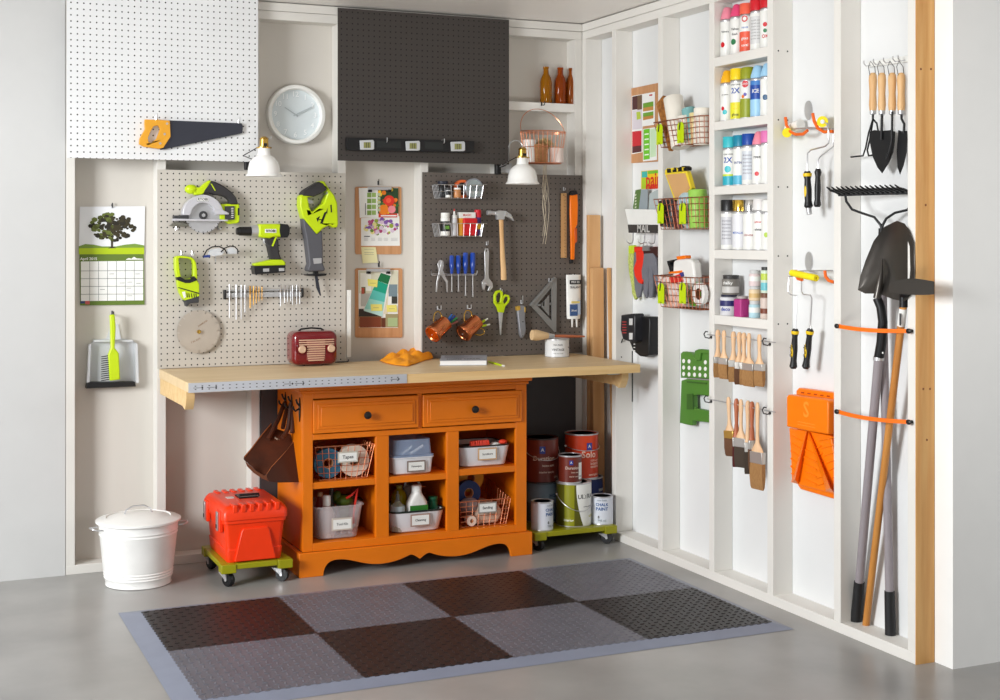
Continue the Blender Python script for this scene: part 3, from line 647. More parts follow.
t=jar('glue_bottle','white bottle with black label at the left of the lower wire basket','bottle',158,.06,zb2,.105,.021,WHITE,WHITE,.022)
p=Vector((at(158,.06),-.06,zb2)); m=MB(BLACK).lathe([(.0214,.02),(.0216,.021),(.0216,.065),(.0214,.066)],p,(0,0,1),20,(False,False)).use(col(100,150,60)).box(p+Vector((-.012,-.0222,.03)),p+Vector((.012,-.0205,.045))).use(WHITE)
o=p+Vector((0,-.0225,.055)); m.text('GLUE',lambda x,y:o+Vector((x,0,y)),width=.028); part(m,'label',t)
p=Vector((at(190,.055),-.055,zb2)); t=T('glue_bottle','slim clear bottle with red tip in the lower wire basket','bottle',p)
part(MB(col(206,206,208,.35)).lathe([(.014,0),(.0145,.004),(.0145,.07),(.012,.082)],p,(0,0,1),16),'body',t); part(MB(WHITE).lathe([(.012,.082),(.012,.094),(.006,.096),(.003,.115)],p,(0,0,1),14),'nozzle',t); part(MB(col(200,30,30)).lathe([(.0035,.113),(.002,.124)],p,(0,0,1),10),'tip',t)
m=MB(mat('yellow_pack',(226,170,60),.5)); a=px((205,183),.05); b=px((258,266),.04); m.box((a.x,-.058,zb2),(b.x,-.034,a.z)).use(WHITE).box((a.x-.001,-.059,a.z-.027),(b.x+.001,-.033,a.z)).use(col(214,70,60))
o=Vector(((a.x+b.x)/2,-.0595,a.z-.013)); m.text('MAGIC',lambda x,y:o+Vector((x,0,y)),width=.042); solo(m,'glue_box','yellow box with white top and red lettering in the lower wire basket','box')
a=px((222,203),.075); b=px((270,266),.07); solo(MB(col(206,26,34,.4)).box((a.x,-.078,zb2),(b.x,-.06,a.z)),'red_case','bright red case at the front of the lower wire basket','case',bev=.007,seg=3)
p=Vector((at(272,.04),-.04,zb2)); t=T('glue_stick','purple glue stick with red cap in the lower wire basket','glue stick',p)
part(MB(col(70,40,120,.4)).lathe([(.015,0),(.015,.085)],p,(0,0,1),16).use(col(240,190,40)).lathe([(.0153,.03),(.0153,.055)],p,(0,0,1),16),'tube',t); part(MB(col(206,26,44,.4)).lathe([(.016,.085),(.016,.118),(.013,.121)],p,(0,0,1),16),'cap',t)
# hammer
t=T('claw_hammer','claw hammer with wooden handle and grey steel head','hammer',px((360,418),.04))
part(MB(STEEL).cyl(px((305,185),.045),px((318,185),.045),.0115,.0115,16).cyl(px((318,185),.045),px((338,187),.045),.0095,.010,16),'face',t)
part(MB(STEEL).pr('B',Z([(334,181),(352,176),(372,178),(390,190),(401,214),(386,204),(368,196),(366,209),(342,209),(340,194),(334,192)]),.033,.057),'head',t,bev=.0025)
part(MB(HWOOD).loft([[px((x,y),.045)+Vector((w*math.cos(a),.7*w*math.sin(a),0)) for a in [2*PI*i/16 for i in range(16)]] for x,y,w in ((354,207,.0115),(355,240,.0105),(357,290,.0105),(359,340,.0125),(362,380,.0135),(363,416,.0145),(363,420,.012))]),'handle',t)
hook('B',501,215,.012,'double steel peg hook holding the hammer head',out=.05,up=3)
# wrench
t=T('adjustable_wrench','chrome adjustable wrench hung jaws down beside the hammer','wrench',px((305,458),.02))
part(MB(CHROME).pr('B',Z([(299,309),(309,309),(312,322),(310,400),(313,418),(296,418),(298,400),(296,322)]),.018,.026,[Z([(301,314),(307,314),(307,321),(301,321)])]),'handle',t,bev=.001)
part(MB(CHROME).pr('B',Z([(296,416),(314,416),(324,430),(326,446),(316,458),(307,458),(313,442),(300,438),(296,456),(290,452),(288,436),(287,427)]),.016,.028),'head',t,bev=.0015)
part(MB(STEEL).cyl(px((297,432),.029),px((307,434),.029),.006,.006,10),'thumb_screw',t)
hook('B',486.5,244.5,.012,'peg hook through the top of the adjustable wrench',out=.02,up=4)
# pliers and screwdrivers on a wire rack
t=T('tool_rack','silver wire rack on pegs holding the pliers and blue screwdrivers','rack',px((188,404),.012))
part(MB(CHROME).tube([px((110,388),.012),px((112,400),.05),px((112,403),.05),px((268,402),.05),px((270,390),.05),px((270,386),.012)],.002).tube([px((112,398),.014),px((268,398),.014)],.002),'rails',t)
Zq=lambda p:Zf(410,240,6.36,p)
t=T('pliers','chrome slip joint pliers hanging left of the screwdrivers','pliers',BK(*Zq([(202,332)])[0],.03))
part(MB(CHROME).pr('B',Zq([(196,125),(203,160),(200,185),(215,200),(222,225),(240,262),(242,332),(235,332),(230,270),(204,232),(192,215),(182,190),(176,155),(186,130)]),.03,.038),'jaw_arm',t,bev=.001)
part(MB(CHROME).pr('B',Zq([(200,128),(212,135),(215,165),(208,195),(195,220),(180,262),(173,332),(165,331),(170,265),(182,210),(186,190),(196,160)]),.036,.044),'jaw_arm',t,bev=.001)
for i,(x,y0,y1,w,l) in enumerate(((265,98,330,32,'short blue screwdriver next to the pliers'),(307,98,328,34,'second blue screwdriver from the pliers'),(352,80,355,36,'third and tallest blue screwdriver from the pliers'),(398,80,362,36,'rightmost blue screwdriver on the wire rack'))):
    a=BK(*Zq([(x,y0)])[0],.032); b=BK(*Zq([(x+2,215)])[0],.032); e=BK(*Zq([(x+3,y1)])[0],.032); a.x=b.x=e.x=(a.x+b.x)/2; r=w/2/6.36/222
    t=T('screwdriver',l,'screwdriver',e)
    h=(a-b).length
    ring=lambda rr_,z:[b+Vector((rr_*(1-.12*(j%2))*math.cos(2*PI*j/16),rr_*(1-.12*(j%2))*math.sin(2*PI*j/16),z)) for j in range(16)]
    part(MB(mat('blue_acetate',(26,66,160),.15,coat=.5)).loft([ring(r*.5,0),ring(r*.7,h*.1),ring(r*.75,h*.25),ring(r,h*.35),ring(r,h*.9),ring(r*.8,h)]),'handle',t)
    part(MB(CHROME).tube([b,e+Vector((0,0,.008))],.003,8).loft([[e+Vector((sx*w_,sy*.001,z)) for sx,sy in((-1,-1),(1,-1),(1,1),(-1,1))] for z,w_ in ((.01,.003),(0,.0042))]),'shaft',t)
# copper mugs
def mug(base,mouth,lab,loops,contents):
    A=BK(*Zq([base])[0],.08); B_=BK(*Zq([mouth])[0],.05); ax=(B_-A).normalized(); h=(B_-A).length*1.0
    t=T('copper_mug',lab,'mug',A)
    part(MB(mat('polished_copper',(214,128,84),.22,1,var=.15)).lathe([(.030,.004),(.034,0),(.039,0),(.042,.004),(.042,.014),(.040,.022),(.034,h*.9),(.0355,h*.93),(.0335,h*.93),(.031,h*.86),(.034,.02)],A,ax,32,(True,True)),'body',t)
    for lp in loops: part(MB(BRASS).tube([BK(*Zq([p])[0],.055) for p in lp],.0028,8),'handle',t)
    part(MB(WHITE).text('M',lambda x,y:A-ax*.0008+Vector((x,0,y)),size=.006),'stamp',t)
    for (p,q_,c_,l) in contents:
        a=BK(*Zq([p])[0],.055); b=BK(*Zq([q_])[0],.055); tt=T('marker',l,'marker',b)
        d=(b-a); part(MB(col(*c_,.35)).cyl(a-d*.5,a+d*.62,.0052,n=10),'barrel',tt); part(MB(col(*(c_ if c_!=(190,215,10) else (230,232,220)),.3)).cyl(a+d*.62,b,.0045,.0035,n=10),'cap',tt)
mug((140,603),(232,520),'copper mug hanging tilted on the left, with coloured markers',[((150,520),(152,485),(160,462),(175,455),(190,460),(200,478),(200,505))],
 [((240,512),(268,472),(40,90,160),'blue marker in the left copper mug'),((247,520),(285,482),(20,60,130),'dark blue marker in the left copper mug'),((252,530),(300,495),(40,130,70),'green marker in the left copper mug'),((255,538),(303,520),(150,90,80),'brown red marker in the left copper mug')])
mug((335,598),(432,510),'copper mug hanging tilted on the right, with lime markers',[((345,515),(345,475),(355,450),(372,447),(390,460),(393,485)),((415,600),(445,606),(470,595),(472,575),(455,562),(440,560))],
 [((445,530),(495,500),(190,215,10),'upper lime marker with white cap in the right copper mug'),((450,548),(508,537),(190,215,10),'lower lime marker with white cap in the right copper mug')])
hook('B',437.5,309,.012,'peg hook holding the left copper mug',out=.045,up=4); hook('B',467.5,308,.012,'peg hook holding the right copper mug',out=.045,up=4)
# scissors
t=T('scissors','scissors with lime green handles hung point down','scissors',BK(*Zq([(578,600)])[0],.02))
part(MB(LIME).pr('B',Zq([(535,350),(548,325),(575,317),(592,330),(594,370),(588,405),(600,430),(582,462),(564,460),(552,425),(535,400)]),.018,.03,[Zq([(549,355),(562,335),(578,334),(580,360),(574,395),(560,402),(550,388)])]),'handle',t,bev=.002)
part(MB(LIME).pr('B',Zq([(590,362),(605,345),(630,350),(638,372),(630,398),(606,425),(598,462),(578,462),(582,430),(586,400)]),.018,.029,[Zq([(600,372),(612,358),(624,364),(626,380),(616,396),(600,408),(594,392)])]),'handle',t,bev=.002)
part(MB(CHROME).pr('B',Zq([(562,458),(584,458),(583,520),(578,604),(573,600),(566,520)]),.02,.023).pr('B',Zq([(570,456),(592,460),(586,520),(579,604),(575,600),(574,520)]),.0235,.026),'blades',t)
hook('B',500.5,291,.012,'peg hook in the loop of the green scissors',out=.02,up=2)
# utility knife
t=T('utility_knife','grey utility knife hung from a peg, right of the scissors','knife',BK(*Zq([(715,625)])[0],.02))
part(MB(mat('cast_knife_grey',(150,152,158),.4,.5)).pr('B',Zq([(684,428),(700,416),(728,418),(736,440),(732,500),(740,570),(735,598),(722,622),(710,624),(700,600),(695,540),(686,470)]),.016,.036),'body',t,bev=.004)
part(MB(mat('knife_brass_yellow',(206,166,70),.4,.4)).pr('B',Zq([(680,425),(700,418),(704,445),(684,450)]),.015,.038).pr('B',Zq([(728,425),(736,430),(736,460),(728,460)]),.015,.0375),'slider',t,bev=.001)
part(MB(BLACK).disc(BK(*Zq([(718,520)])[0],.0365),.003).disc(BK(*Zq([(716,610)])[0],.0365),.002),'screws',t)
hook('B',521,303,.012,'peg hook holding the grey utility knife',out=.02,up=8)
# speed square
t=T('speed_square','grey metal speed square triangle on the slate pegboard','square',px((520,602),.02))
SQ=mat('cast_aluminium',(150,150,148),.45,.6)
part(MB(SQ).pr('B',Z([(458,510),(543,412),(549,414),(547,602),(541,602)]),.02,.026,[Z([(478,508),(530,446),(531,562)])]),'plate',t)
part(MB(SQ).pr('B',Z([(492,509),(522,473),(522,545)]),.02,.026,[Z([(500,499),(506,492),(506,512),(500,512)])]).pr('B',Z([(480,506),(497,503),(497,511),(482,511)]),.02,.026).pr('B',Z([(521,500),(532,500),(532,507),(521,507)]),.02,.026),'inner_scale',t)
part(MB(SQ).pr('B',Z([(455,508),(543,409),(547,414),(461,513)]),.014,.032),'fence',t,bev=.001)
hook('B',549,281,.012,'peg hook holding the metal speed square',out=.03,up=3)
# ruler
t=T('wooden_ruler','wooden ruler hung upright from a peg','ruler',px((573,342),.015))
m=MB(wood('ruler_wood',(190,142,90),(206,160,108),'Z')).pr('B',Z(rq(564,116,583,342)),.014,.018); m.use(BLACK)
for i in range(44): m.pr('B',Z(rq(580-(4 if i%4 else 6),122+i*5,582,123.2+i*5)),.018,.0182)
m.disc(px((573,123),.018),.0025,'B',.0004,10); part(m,'stick',t)
hook('B',563.5,190,.012,'peg hook holding the wooden ruler',out=.02,up=2)
# orange caulking / file tool
t=T('snap_knife','long orange snap knife with black end cap, right of the wooden ruler','tool',px((605,362),.02))
part(MB(OPLAST).pr('B',Z([(597,122),(622,118),(624,160),(622,225),(615,240),(612,348),(600,350),(598,250),(596,180)]),.016,.03),'body',t,bev=.004)
part(MB(col(200,84,20,.4)).pr('B',Z([(611,240),(620,238),(621,285),(614,292)]),.016,.034),'thumb_slide',t,bev=.002)
part(MB(BLACK).pr('B',Z([(595,122),(600,110),(618,106),(623,120),(604,124)]),.014,.034).pr('B',Z([(596,348),(606,348),(607,362),(597,363)]),.014,.03),'cap',t,bev=.002)
# sealant tube
Zs=Z
t=T('sealant_tube','white sealant tube with two nozzles hung on the slate pegboard','tube',px((610,585),.03))
a=px((583,402),.045); b=px((634,555),.045); cxm=(a.x+b.x)/2; hw=abs(b.x-a.x)/2
def ovl(z,wx,wy): return [Vector((cxm+wx*math.cos(2*PI*j/20),-.04+wy*math.sin(2*PI*j/20),z)) for j in range(20)]
m=MB(WHITE).loft([ovl(a.z,hw,.003),ovl(a.z-.03,hw,.012),ovl(b.z+.02,hw*.92,.02),ovl(b.z,hw*.85,.02)])
part(m,'body',t)
m=MB(BLACK).box((cxm-hw*.7,-.0605,a.z-.045),(cxm+hw*.75,-.054,a.z-.025)); m.use(col(60,90,140)).box((cxm-hw*.7,-.0608,b.z+.015),(cxm+hw*.3,-.056,b.z+.07)).use(col(220,200,120)).box((cxm-hw*.5,-.0612,b.z+.075),(cxm+hw*.6,-.056,b.z+.085))
m.use(col(170,185,205)).box((cxm+hw*.35,-.0606,b.z+.02),(cxm+hw*.7,-.056,b.z+.09))
m.use(DGREY); o=Vector((cxm,-.061,a.z-.06)); m.text('SEALANT',lambda x,y:o+Vector((x,0,y)),width=hw*1.5); m.use(WHITE); o2=Vector((cxm,-.061,a.z-.035)); m.text('PRO 33',lambda x,y:o2+Vector((x,0,y)),width=hw*1.1); o3=Vector((cxm-hw*.2,-.0612,b.z+.04)); m.text('30 ml',lambda x,y:o3+Vector((x,0,y)),width=hw*.7)
part(m,'label',t)
for x in (603,618): part(MB(WHITE).cyl(px((x,553),.045),px((x+(x-610)*.1,585),.045),.006,.0028,12),'nozzle',t)
hook('B',573,277,.012,'peg hook holding the white sealant tube',out=.03,up=3)
# ================================================================ WORKBENCH
BT=.84; BF=-.64
MAPLE=wood('maple_top',(228,202,162),(216,188,144),'X',.42,.5); PINEF=wood('pine_edge',(228,196,144),(214,176,120),'X',.5,1)
t=T('workbench_top','long pale wooden workbench top with wooden end brackets','workbench',(-1.02,-.32,.735))
part(MB(MAPLE).box((-2.022,BF+.006,BT-.037),(-.042,-.0075,BT)),'worktop',t,bev=.001)
part(MB(PINEF).box((-2.022,BF,BT-.037),(-.042,BF+.0055,BT-.0005)),'front_edge',t)
for x in (-2.02,-.098):
    part(MB(PINEF).plate([[(-.013,.802),(-.013,.735),(-.50,.738),(-.545,.728),(-.56,.745),(-.575,.775),(-.575,.802)]],lambda p:Vector((x,p[0],p[1])),lambda p:Vector((x+.034,p[0],p[1]))),'bracket',t,bev=.001)
part(MB(STEEL).lathe([(.012,0),(.012,.002)],(-.13,-.56,.801),(0,-1,0),10).box((-.16,-.56,.79),(-.1,-.55,.8025)),'fixing_plate',t)
t=T('metal_rule','long silver metal rule fixed along the front edge of the workbench','ruler',(-1.58,BF-.003,.803))
x0=BK(188.5,390,.643).x; x1=BK(407,376,.643).x
m=MB(mat('rule_aluminium',(196,198,204),.35,.4)).box((x0,BF-.003,BT-.036),(x1,BF-.0006,BT+.001)); part(m,'blade',t)
m=MB(DGREY); n=int((x1-x0)/.0265)
for i in range(1,n):
    x=x0+i*.0265
    for z in (BT-.011,BT-.024): m.box((x-.003,BF-.0036,z-.0016),(x+.003,BF-.003,z+.0016))
for f_ in (.02,.08,.42,.47,.92): 
    x=x0+(x1-x0)*f_; m.box((x,BF-.0037,BT-.019),(x+.03,BF-.003,BT-.0172)).lathe([(.004,0),(.004,.0004)],(x+.035,BF-.003,BT-.018),(0,-1,0),8)
part(m,'holes',t)
# lumber
def board(u0,u1,vt,label,bx,dy0,th):
    tp=on(u0,vt,1,dy0); a=on(u0,vt,1,dy0).x; b=on(u1,vt,1,dy0).x
    return a,b,tp.z
LUM=wood('lumber',(206,154,100),(222,176,124),'Z',.55,.7)
def lum(x0,x1,v,yt,yb,th,l):
    z=on(590,v,1,yt).z; R4=lambda y,z_: [Vector((x0,y,z_)),Vector((x1,y,z_)),Vector((x1,y+th,z_)),Vector((x0,y+th,z_))]
    solo(MB(LUM).loft([R4(yb,.0385),R4(yt,z)]),'lumber_board',l,'board',bev=.001)
lum(.004,.068,215,-.062,-.062,.02,'tallest of the pale boards standing in the corner beyond the bench')
lum(.006,.066,268,-.098,-.112,.03,'shorter wide board standing in front of the tallest board in the corner')
lum(.062,.078,268,-.15,-.215,.014,'thin pale wooden strip leaning in the corner beside the boards')
# ================================================================ ON THE BENCH
BZ=BT+.0005
# radio
x0=BK(293,350,.16).x; x1=BK(338.5,350,.16).x; zr=BZ+.158; c=Vector(((x0+x1)/2,-.1,BZ))
t=T('radio','small dark red retro radio with cream striped grille on the bench','radio',c)
part(MB(mat('gloss_dark_red',(112,8,18),.18,coat=.6)).box((x0,-.16,BZ+.004),(x1,-.035,zr-.006)),'case',t,bev=.03,seg=6)
gx=lambda f_: x0+(x1-x0)*f_
gz=lambda f_: zr-(zr-BZ)*f_
CRM=mat('cream_grille',(222,188,160),.35,.3)
m=MB(CRM)
def gr(y): # grille outline half widths at fraction y
    return (.13,.90) if y<.40 else ((.30,.70) if y<.62 else (.30+.4*(y-.62)*.4,.70-.4*(y-.62)*.3))
yy=.26
while yy<.82:
    a,b_=gr(yy); m.box((gx(a),-.164,gz(yy+.03)),(gx(b_),-.1595,gz(yy))); yy+=.062
part(m,'grille',t,bev=.001)
part(MB(mat('grille_back',(150,90,80),.5)).box((gx(.3),-.1612,gz(.82)),(gx(.7),-.159,gz(.26))),'grille_panel',t)
for f_ in (.19,.83):
    kx=(gx(f_),-.157,gz(.52)); part(MB(mat('gloss_dark_red2',(100,8,16),.2)).lathe([(.026,0),(.026,.006)],kx,(0,-1,0),24).use(CRM).lathe([(.0165,.004),(.0165,.014),(.014,.017)],kx,(0,-1,0),24),'knob',t)
part(MB(BLACK).tube([Vector((gx(.22),-.085,zr-.008)),Vector((gx(.28),-.085,zr+.0)),Vector((gx(.5),-.085,zr+.004)),Vector((gx(.72),-.085,zr+.0)),Vector((gx(.78),-.085,zr-.008))],.004,8),'handle',t)
part(MB(BLACK).lathe([(.006,0),(.006,.006)],(gx(.3),-.115,BZ-.0004),(0,0,1),10).lathe([(.006,0),(.006,.006)],(gx(.7),-.115,BZ-.0004),(0,0,1),10).lathe([(.006,0),(.006,.006)],(gx(.3),-.055,BZ-.0004),(0,0,1),10).lathe([(.006,0),(.006,.006)],(gx(.7),-.055,BZ-.0004),(0,0,1),10),'feet',t)
part(MB(BLACK).tube([Vector((x1-.004,-.05,BZ+.02)),Vector((x1+.02,-.045,BZ+.004)),Vector((x1+.05,-.035,BZ+.003)),Vector((x1+.085,-.03,BZ+.003)),Vector((x1+.09,-.02,BZ+.01))],.003,6),'power_cord',t)
# cloth : crumpled heightfield
def cloth():
    m=MB(mat('orange_cloth',(252,160,20),.8,bump=.5,bscale=240)); c=FL(405,362,BT); rr=random.Random(4)
    P_=[(378,361),(390,358),(402,355),(418,351),(432,350),(434,359),(425,361),(417,364),(408,367),(396,366),(386,364)]
    base=[FL(u,v,BT) for u,v in P_]; cc=sum(base,Vector())/len(base); n=len(base); NR=9
    def h(x,y,t): return (.036*(1-t**3)+.004)*(.25+.9*abs(math.sin(x*30+y*11))*abs(math.cos(y*24-x*19+.6)))+.003
    rings=[]
    M=44
    for k in range(NR,0,-1):
        t_=k/NR; ring=[]
        for j in range(M):
            s=j/M*n; i=int(s); f_=s-i; p=base[i%n].lerp(base[(i+1)%n],f_); q_=cc.lerp(p,t_)
            z=h(q_.x,q_.y,t_)+ (0 if t_<1 else -.002)+ (.02*max(0,(q_.x-cc.x)/.12) if t_<.95 else 0)
            ring.append(Vector((q_.x,q_.y,BT+max(.002,z))))
        rings.append(ring)
    base_r=[Vector((p.x,p.y,BT+.0006)) for p in rings[0]]
    m.loft([base_r]+rings); return m
solo(cloth(),'cleaning_cloth','crumpled bright orange cloth lying on the workbench','cloth',sub=1)
# book with pencil
KT=BT+.0225; K4=[FL(439.5,360.6,KT),FL(487,360.2,KT),FL(487,355,KT),FL(439.5,355.4,KT)]; K4[3]=K4[0]+(K4[2]-K4[1])
t=T('book','thick grey covered book lying flat on the bench','book',(sum(p.x for p in K4)/4,sum(p.y for p in K4)/4,BZ))
kc=sum(K4,Vector())/4; th=.022
def kring(s,z): return [Vector((kc.x+(p.x-kc.x)*s,kc.y+(p.y-kc.y)*s,z)) for p in K4]
kx=(K4[1]-K4[0]); ky=(K4[3]-K4[0])
part(MB(mat('page_block',(238,238,238),.7)).loft([kring(.975,BZ+.0016),kring(.975,BZ+th-.0016)]),'pages',t)
m=MB(col(168,172,182,.4)).loft([kring(1,BZ+th-.0014),kring(1,BZ+th)]).loft([kring(1,BZ),kring(1,BZ+.0014)]).loft([[K4[3]-Vector((0,0,th)),K4[2]-Vector((0,0,th)),K4[2],K4[3]],[q_-ky*.02 for q_ in (K4[3]-Vector((0,0,th)),K4[2]-Vector((0,0,th)),K4[2],K4[3])]]); part(m,'cover',t)
m=MB(DGREY)
KM=lambda s_,t_:Vector((K4[0].x,K4[0].y,BZ+th+.0003))+Vector((kx.x*s_+ky.x*t_,kx.y*s_+ky.y*t_,0))
for k in range(4): m.add([KM(.08,.5+.12*k),KM(.5+.09*(k%3),.5+.12*k),KM(.5+.09*(k%3),.53+.12*k),KM(.08,.53+.12*k)],[(0,1,2,3)])
m.text('HOME REPAIR',lambda x,y:KM(.5+x/.22,.25+y/.13),width=.16); part(m,'cover_print',t)
a=FL(489,361.8,BZ+.004);b=FL(504,366,BZ+.004)
t=T('pencil','lime green pencil lying on the bench at the right of the book','pencil',((a+b)/2))
part(MB(LIME).cyl(a,a.lerp(b,.9),.0042,n=6),'barrel',t); part(MB(WHITE).cyl(a.lerp(b,.9),b,.0042,n=10),'eraser',t); part(MB(PINEF).cyl(a-(b-a).normalized()*.014,a,.001,.0042,6),'tip',t)
# paint tin with brush
p=FL(557,356.5,BT); p.z=BZ; R_=.0575; h=.083
t=T('paint_tin','white paint tin on the bench with a brush lying across it','paint tin',p)
part(MB(col(226,228,230,.35)).lathe([(R_,0),(R_,.002),(R_*.985,.004),(R_*.985,h-.006),(R_,h-.004),(R_,h)],p,(0,0,1),40),'body',t)
part(MB(STEEL).lathe([(R_*1.01,h-.004),(R_*1.01,h+.002),(R_*.9,h+.002),(R_*.88,h-.002),(.001,h-.002)],p,(0,0,1),40,(False,False)).lathe([(R_*1.005,0),(R_*1.01,.003)],p,(0,0,1),40,(False,False)),'rim',t)
def wrap(p,R,a0,z0): 
    return lambda x,y:p+Vector((R*math.sin(a0+x/R),-R*math.cos(a0+x/R),z0+y))
m=MB(DGREY); m.text('VINTAGE',wrap(p,R_*.99,-.35,.035),width=.062); m.text('Paint Studio',wrap(p,R_*.99,-.35,.058),width=.045); m.use(col(150,150,150)); m.text('chalk matt finish',wrap(p,R_*.99,-.35,.018),width=.05)
m.use(BLACK).lathe([(.003,0),(.003,.001)],wrap(p,R_*.99,.7,.045)(0,0),Vector((math.sin(.7),-math.cos(.7),0)),8); part(m,'label_print',t)
hz=BZ+h+.006; hx=p.x
t=T('round_brush','round paintbrush with red brown handle lying across the white paint tin','paintbrush',(hx,p.y,hz))
q0=Vector((BK(531,337,-p.y).x,p.y-.01,hz+.016)); q1=Vector((BK(547,337,-p.y).x,p.y-.01,hz+.01)); q2=Vector((BK(553,337,-p.y).x,p.y-.01,hz+.008)); q3=Vector((BK(584,337,-p.y).x,p.y-.005,hz+.001))
part(MB(mat('cream_bristle',(216,184,140),.85,bump=.6,bscale=300)).tube([q0,q0.lerp(q1,.3),q1],[.024,.026,.014],16),'bristles',t)
part(MB(STEEL).tube([q1,q2],[.0145,.009],14),'ferrule',t)
part(MB(mat('red_brown_handle',(178,100,66),.4)).tube([q2,q2.lerp(q3,.3),q2.lerp(q3,.7),q3],[.006,.0075,.006,.004],12),'handle',t)
# ================================================================ ORANGE CABINET
XL,XR,YF,YB=-1.513,-.495,-.425,-.02
CT=.8015
DARKO=mat('orange_paint_side',(218,96,6),.38,var=.05,scale=6)
t=T('cabinet','orange painted sideboard cabinet with two drawers above six open cubbies','cabinet',((XL+XR)/2,-.22,0))
def cb(n,a,b,mt=ORANGE,bev=.0015,par=None): return part(MB(mt).box(a,b),n,par or t,bev=bev)
cb('top_board',(XL-.02,-.4435,.766),(XR+.02,-.015,CT),bev=.004)
m=MB(ORANGE).box((XL-.008,-.433,.752),(XR+.008,-.018,.7655)); part(m,'top_moulding',t,bev=.004)
cb('side_panel',(XL,YF+.02,.1),(XL+.02,YB,.7515)); cb('side_panel',(XR-.02,YF+.02,.1),(XR,YB,.7515))
cb('back_panel',(XL+.0205,YB-.008,.1),(XR-.0205,YB,.7515))
cb('bottom_board',(XL+.0205,YF+.0205,.1),(XR-.0205,YB-.0085,.133)); 
V1,V2=-1.167,-.846
for vx in (V1,V2): cb('divider',(vx-.01,YF+.0205,.1335),(vx+.01,YB-.0085,.565))
for a,b in ((XL+.0205,V1-.0105),(V1+.0105,V2-.0105),(V2+.0105,XR-.0205)): cb('shelf',(a,YF+.003,.357+ (.01 if a>V2 else 0)),(b,YB-.0085,.384+(.01 if a>V2 else 0)))
cb('drawer_shelf',(XL+.0205,YF+.0205,.5655),(XR-.0205,YB-.0085,.578))
# face frame
FR=[((XL,.1),(-1.470,.7515)),((-1.196,.133),(-1.138,.5605)),((-.874,.133),(-.818,.5605)),((-.547,.1),(XR,.7515)),((-1.4698,.1),(-.5472,.1328)),((-1.4698,.561),(-.5472,.584)),((-1.4698,.731),(-.5472,.7515)),((-1.007,.5845),(-.988,.7305))]
m=MB(ORANGE)
for (a,b),(c_,d) in FR: m.box((a,YF,b),(c_,YF+.0195,d))
part(m,'face_frame',t,bev=.0015)
KN=mat('black_iron',(34,32,32),.4,.3)
for a,b,kx in ((-1.4715,-1.0065,-1.246),(-.9885,-.5215,-.759)):
    b=min(b,-.5475) if False else b
    dr=part(MB(ORANGE).box((a,YF-.012,.588),(b,YF-.0005,.727)),'drawer',t,bev=.004)
    m=MB(ORANGE).box((a+.018,YF-.017,.606),(b-.018,YF-.012,.709)); part(m,'panel_moulding',dr,bev=.005)
    m=MB(ORANGE).box((a+.03,YF-.0215,.618),(b-.03,YF-.0165,.697)); part(m,'raised_panel',dr,bev=.004)
    part(MB(KN).lathe([(.006,0),(.006,.012),(.013,.016),(.0165,.022),(.0145,.029),(.006,.032)],(kx,YF-.0215,.657),(0,-1,0),20),'knob',dr)
# plinth with scalloped apron
pts=[(-1.533,.0),(-1.431,.0)]
def bez(p0,p1,p2,p3,n=8): return [tuple((1-s)**3*p0[i]+3*s*(1-s)**2*p1[i]+3*s*s*(1-s)*p2[i]+s**3*p3[i] for i in(0,1)) for s in [k/n for k in range(1,n+1)]]
half=bez((-1.431,0),(-1.428,.035),(-1.415,.060),(-1.375,.062))+bez((-1.375,.062),(-1.31,.064),(-1.27,.030),(-1.19,.026))+bez((-1.19,.026),(-1.13,.024),(-1.09,.036),(-1.055,.050))+bez((-1.055,.05),(-1.045,.054),(-1.035,.054),(-1.0045,.030),5)
mid=-1.0045
pts+=half+[(2*mid-x,z) for x,z in reversed(half[:-1])]+[(2*mid+1.431,0),(-.476,0),(-.476,.100),(-1.533,.100)]
part(MB(ORANGE).plate([pts],lambda p:Vector((p[0],-.445,p[1])),lambda p:Vector((p[0],-.426,p[1]))),'plinth_apron',t,bev=.002)
for x in (-1.533,-.495): cb('plinth_side',(x,-.4255,0),(x+.019,-.02,.0995),bev=.002)
# hooks on the side
for i,(y,l) in enumerate(((-.16,'far'),(-.26,'middle'),(-.385,'near'))):
    m=MB(KN).plate([[(y-.012,.70),(y,.735),(y+.012,.70),(y+.009,.66),(y,.635),(y-.009,.66)]],lambda p:Vector((XL-.004,p[0],p[1])),lambda p:Vector((XL-.0005,p[0],p[1])))
    m.tube([(XL-.003,y,.69),(XL-.02,y,.68),(XL-.029,y,.69),(XL-.030,y,.70)],.0045,8).tube([(XL-.003,y,.7),(XL-.012,y,.712),(XL-.018,y,.728)],.004,8)
    solo(m,'coat_hook','black iron coat hook on the cabinet side, %s one of three'%l,'hook')
# leather bag
LEA=mat('brown_leather',(88,46,30),.5,rgb2=(60,34,26),scale=9,bump=.3,bscale=40)
t=T('leather_bag','dark brown leather tote bag hanging from hooks on the cabinet side','bag',(-1.58,-.22,.40))
def bag():
    # traced on the plane just outside the cabinet side, thickness along x
    f=lambda u,v,x: on(u,v,0,x)
    Zb=lambda p:Zf(235,390,7,p)
    return f,Zb
f,Zb=bag()
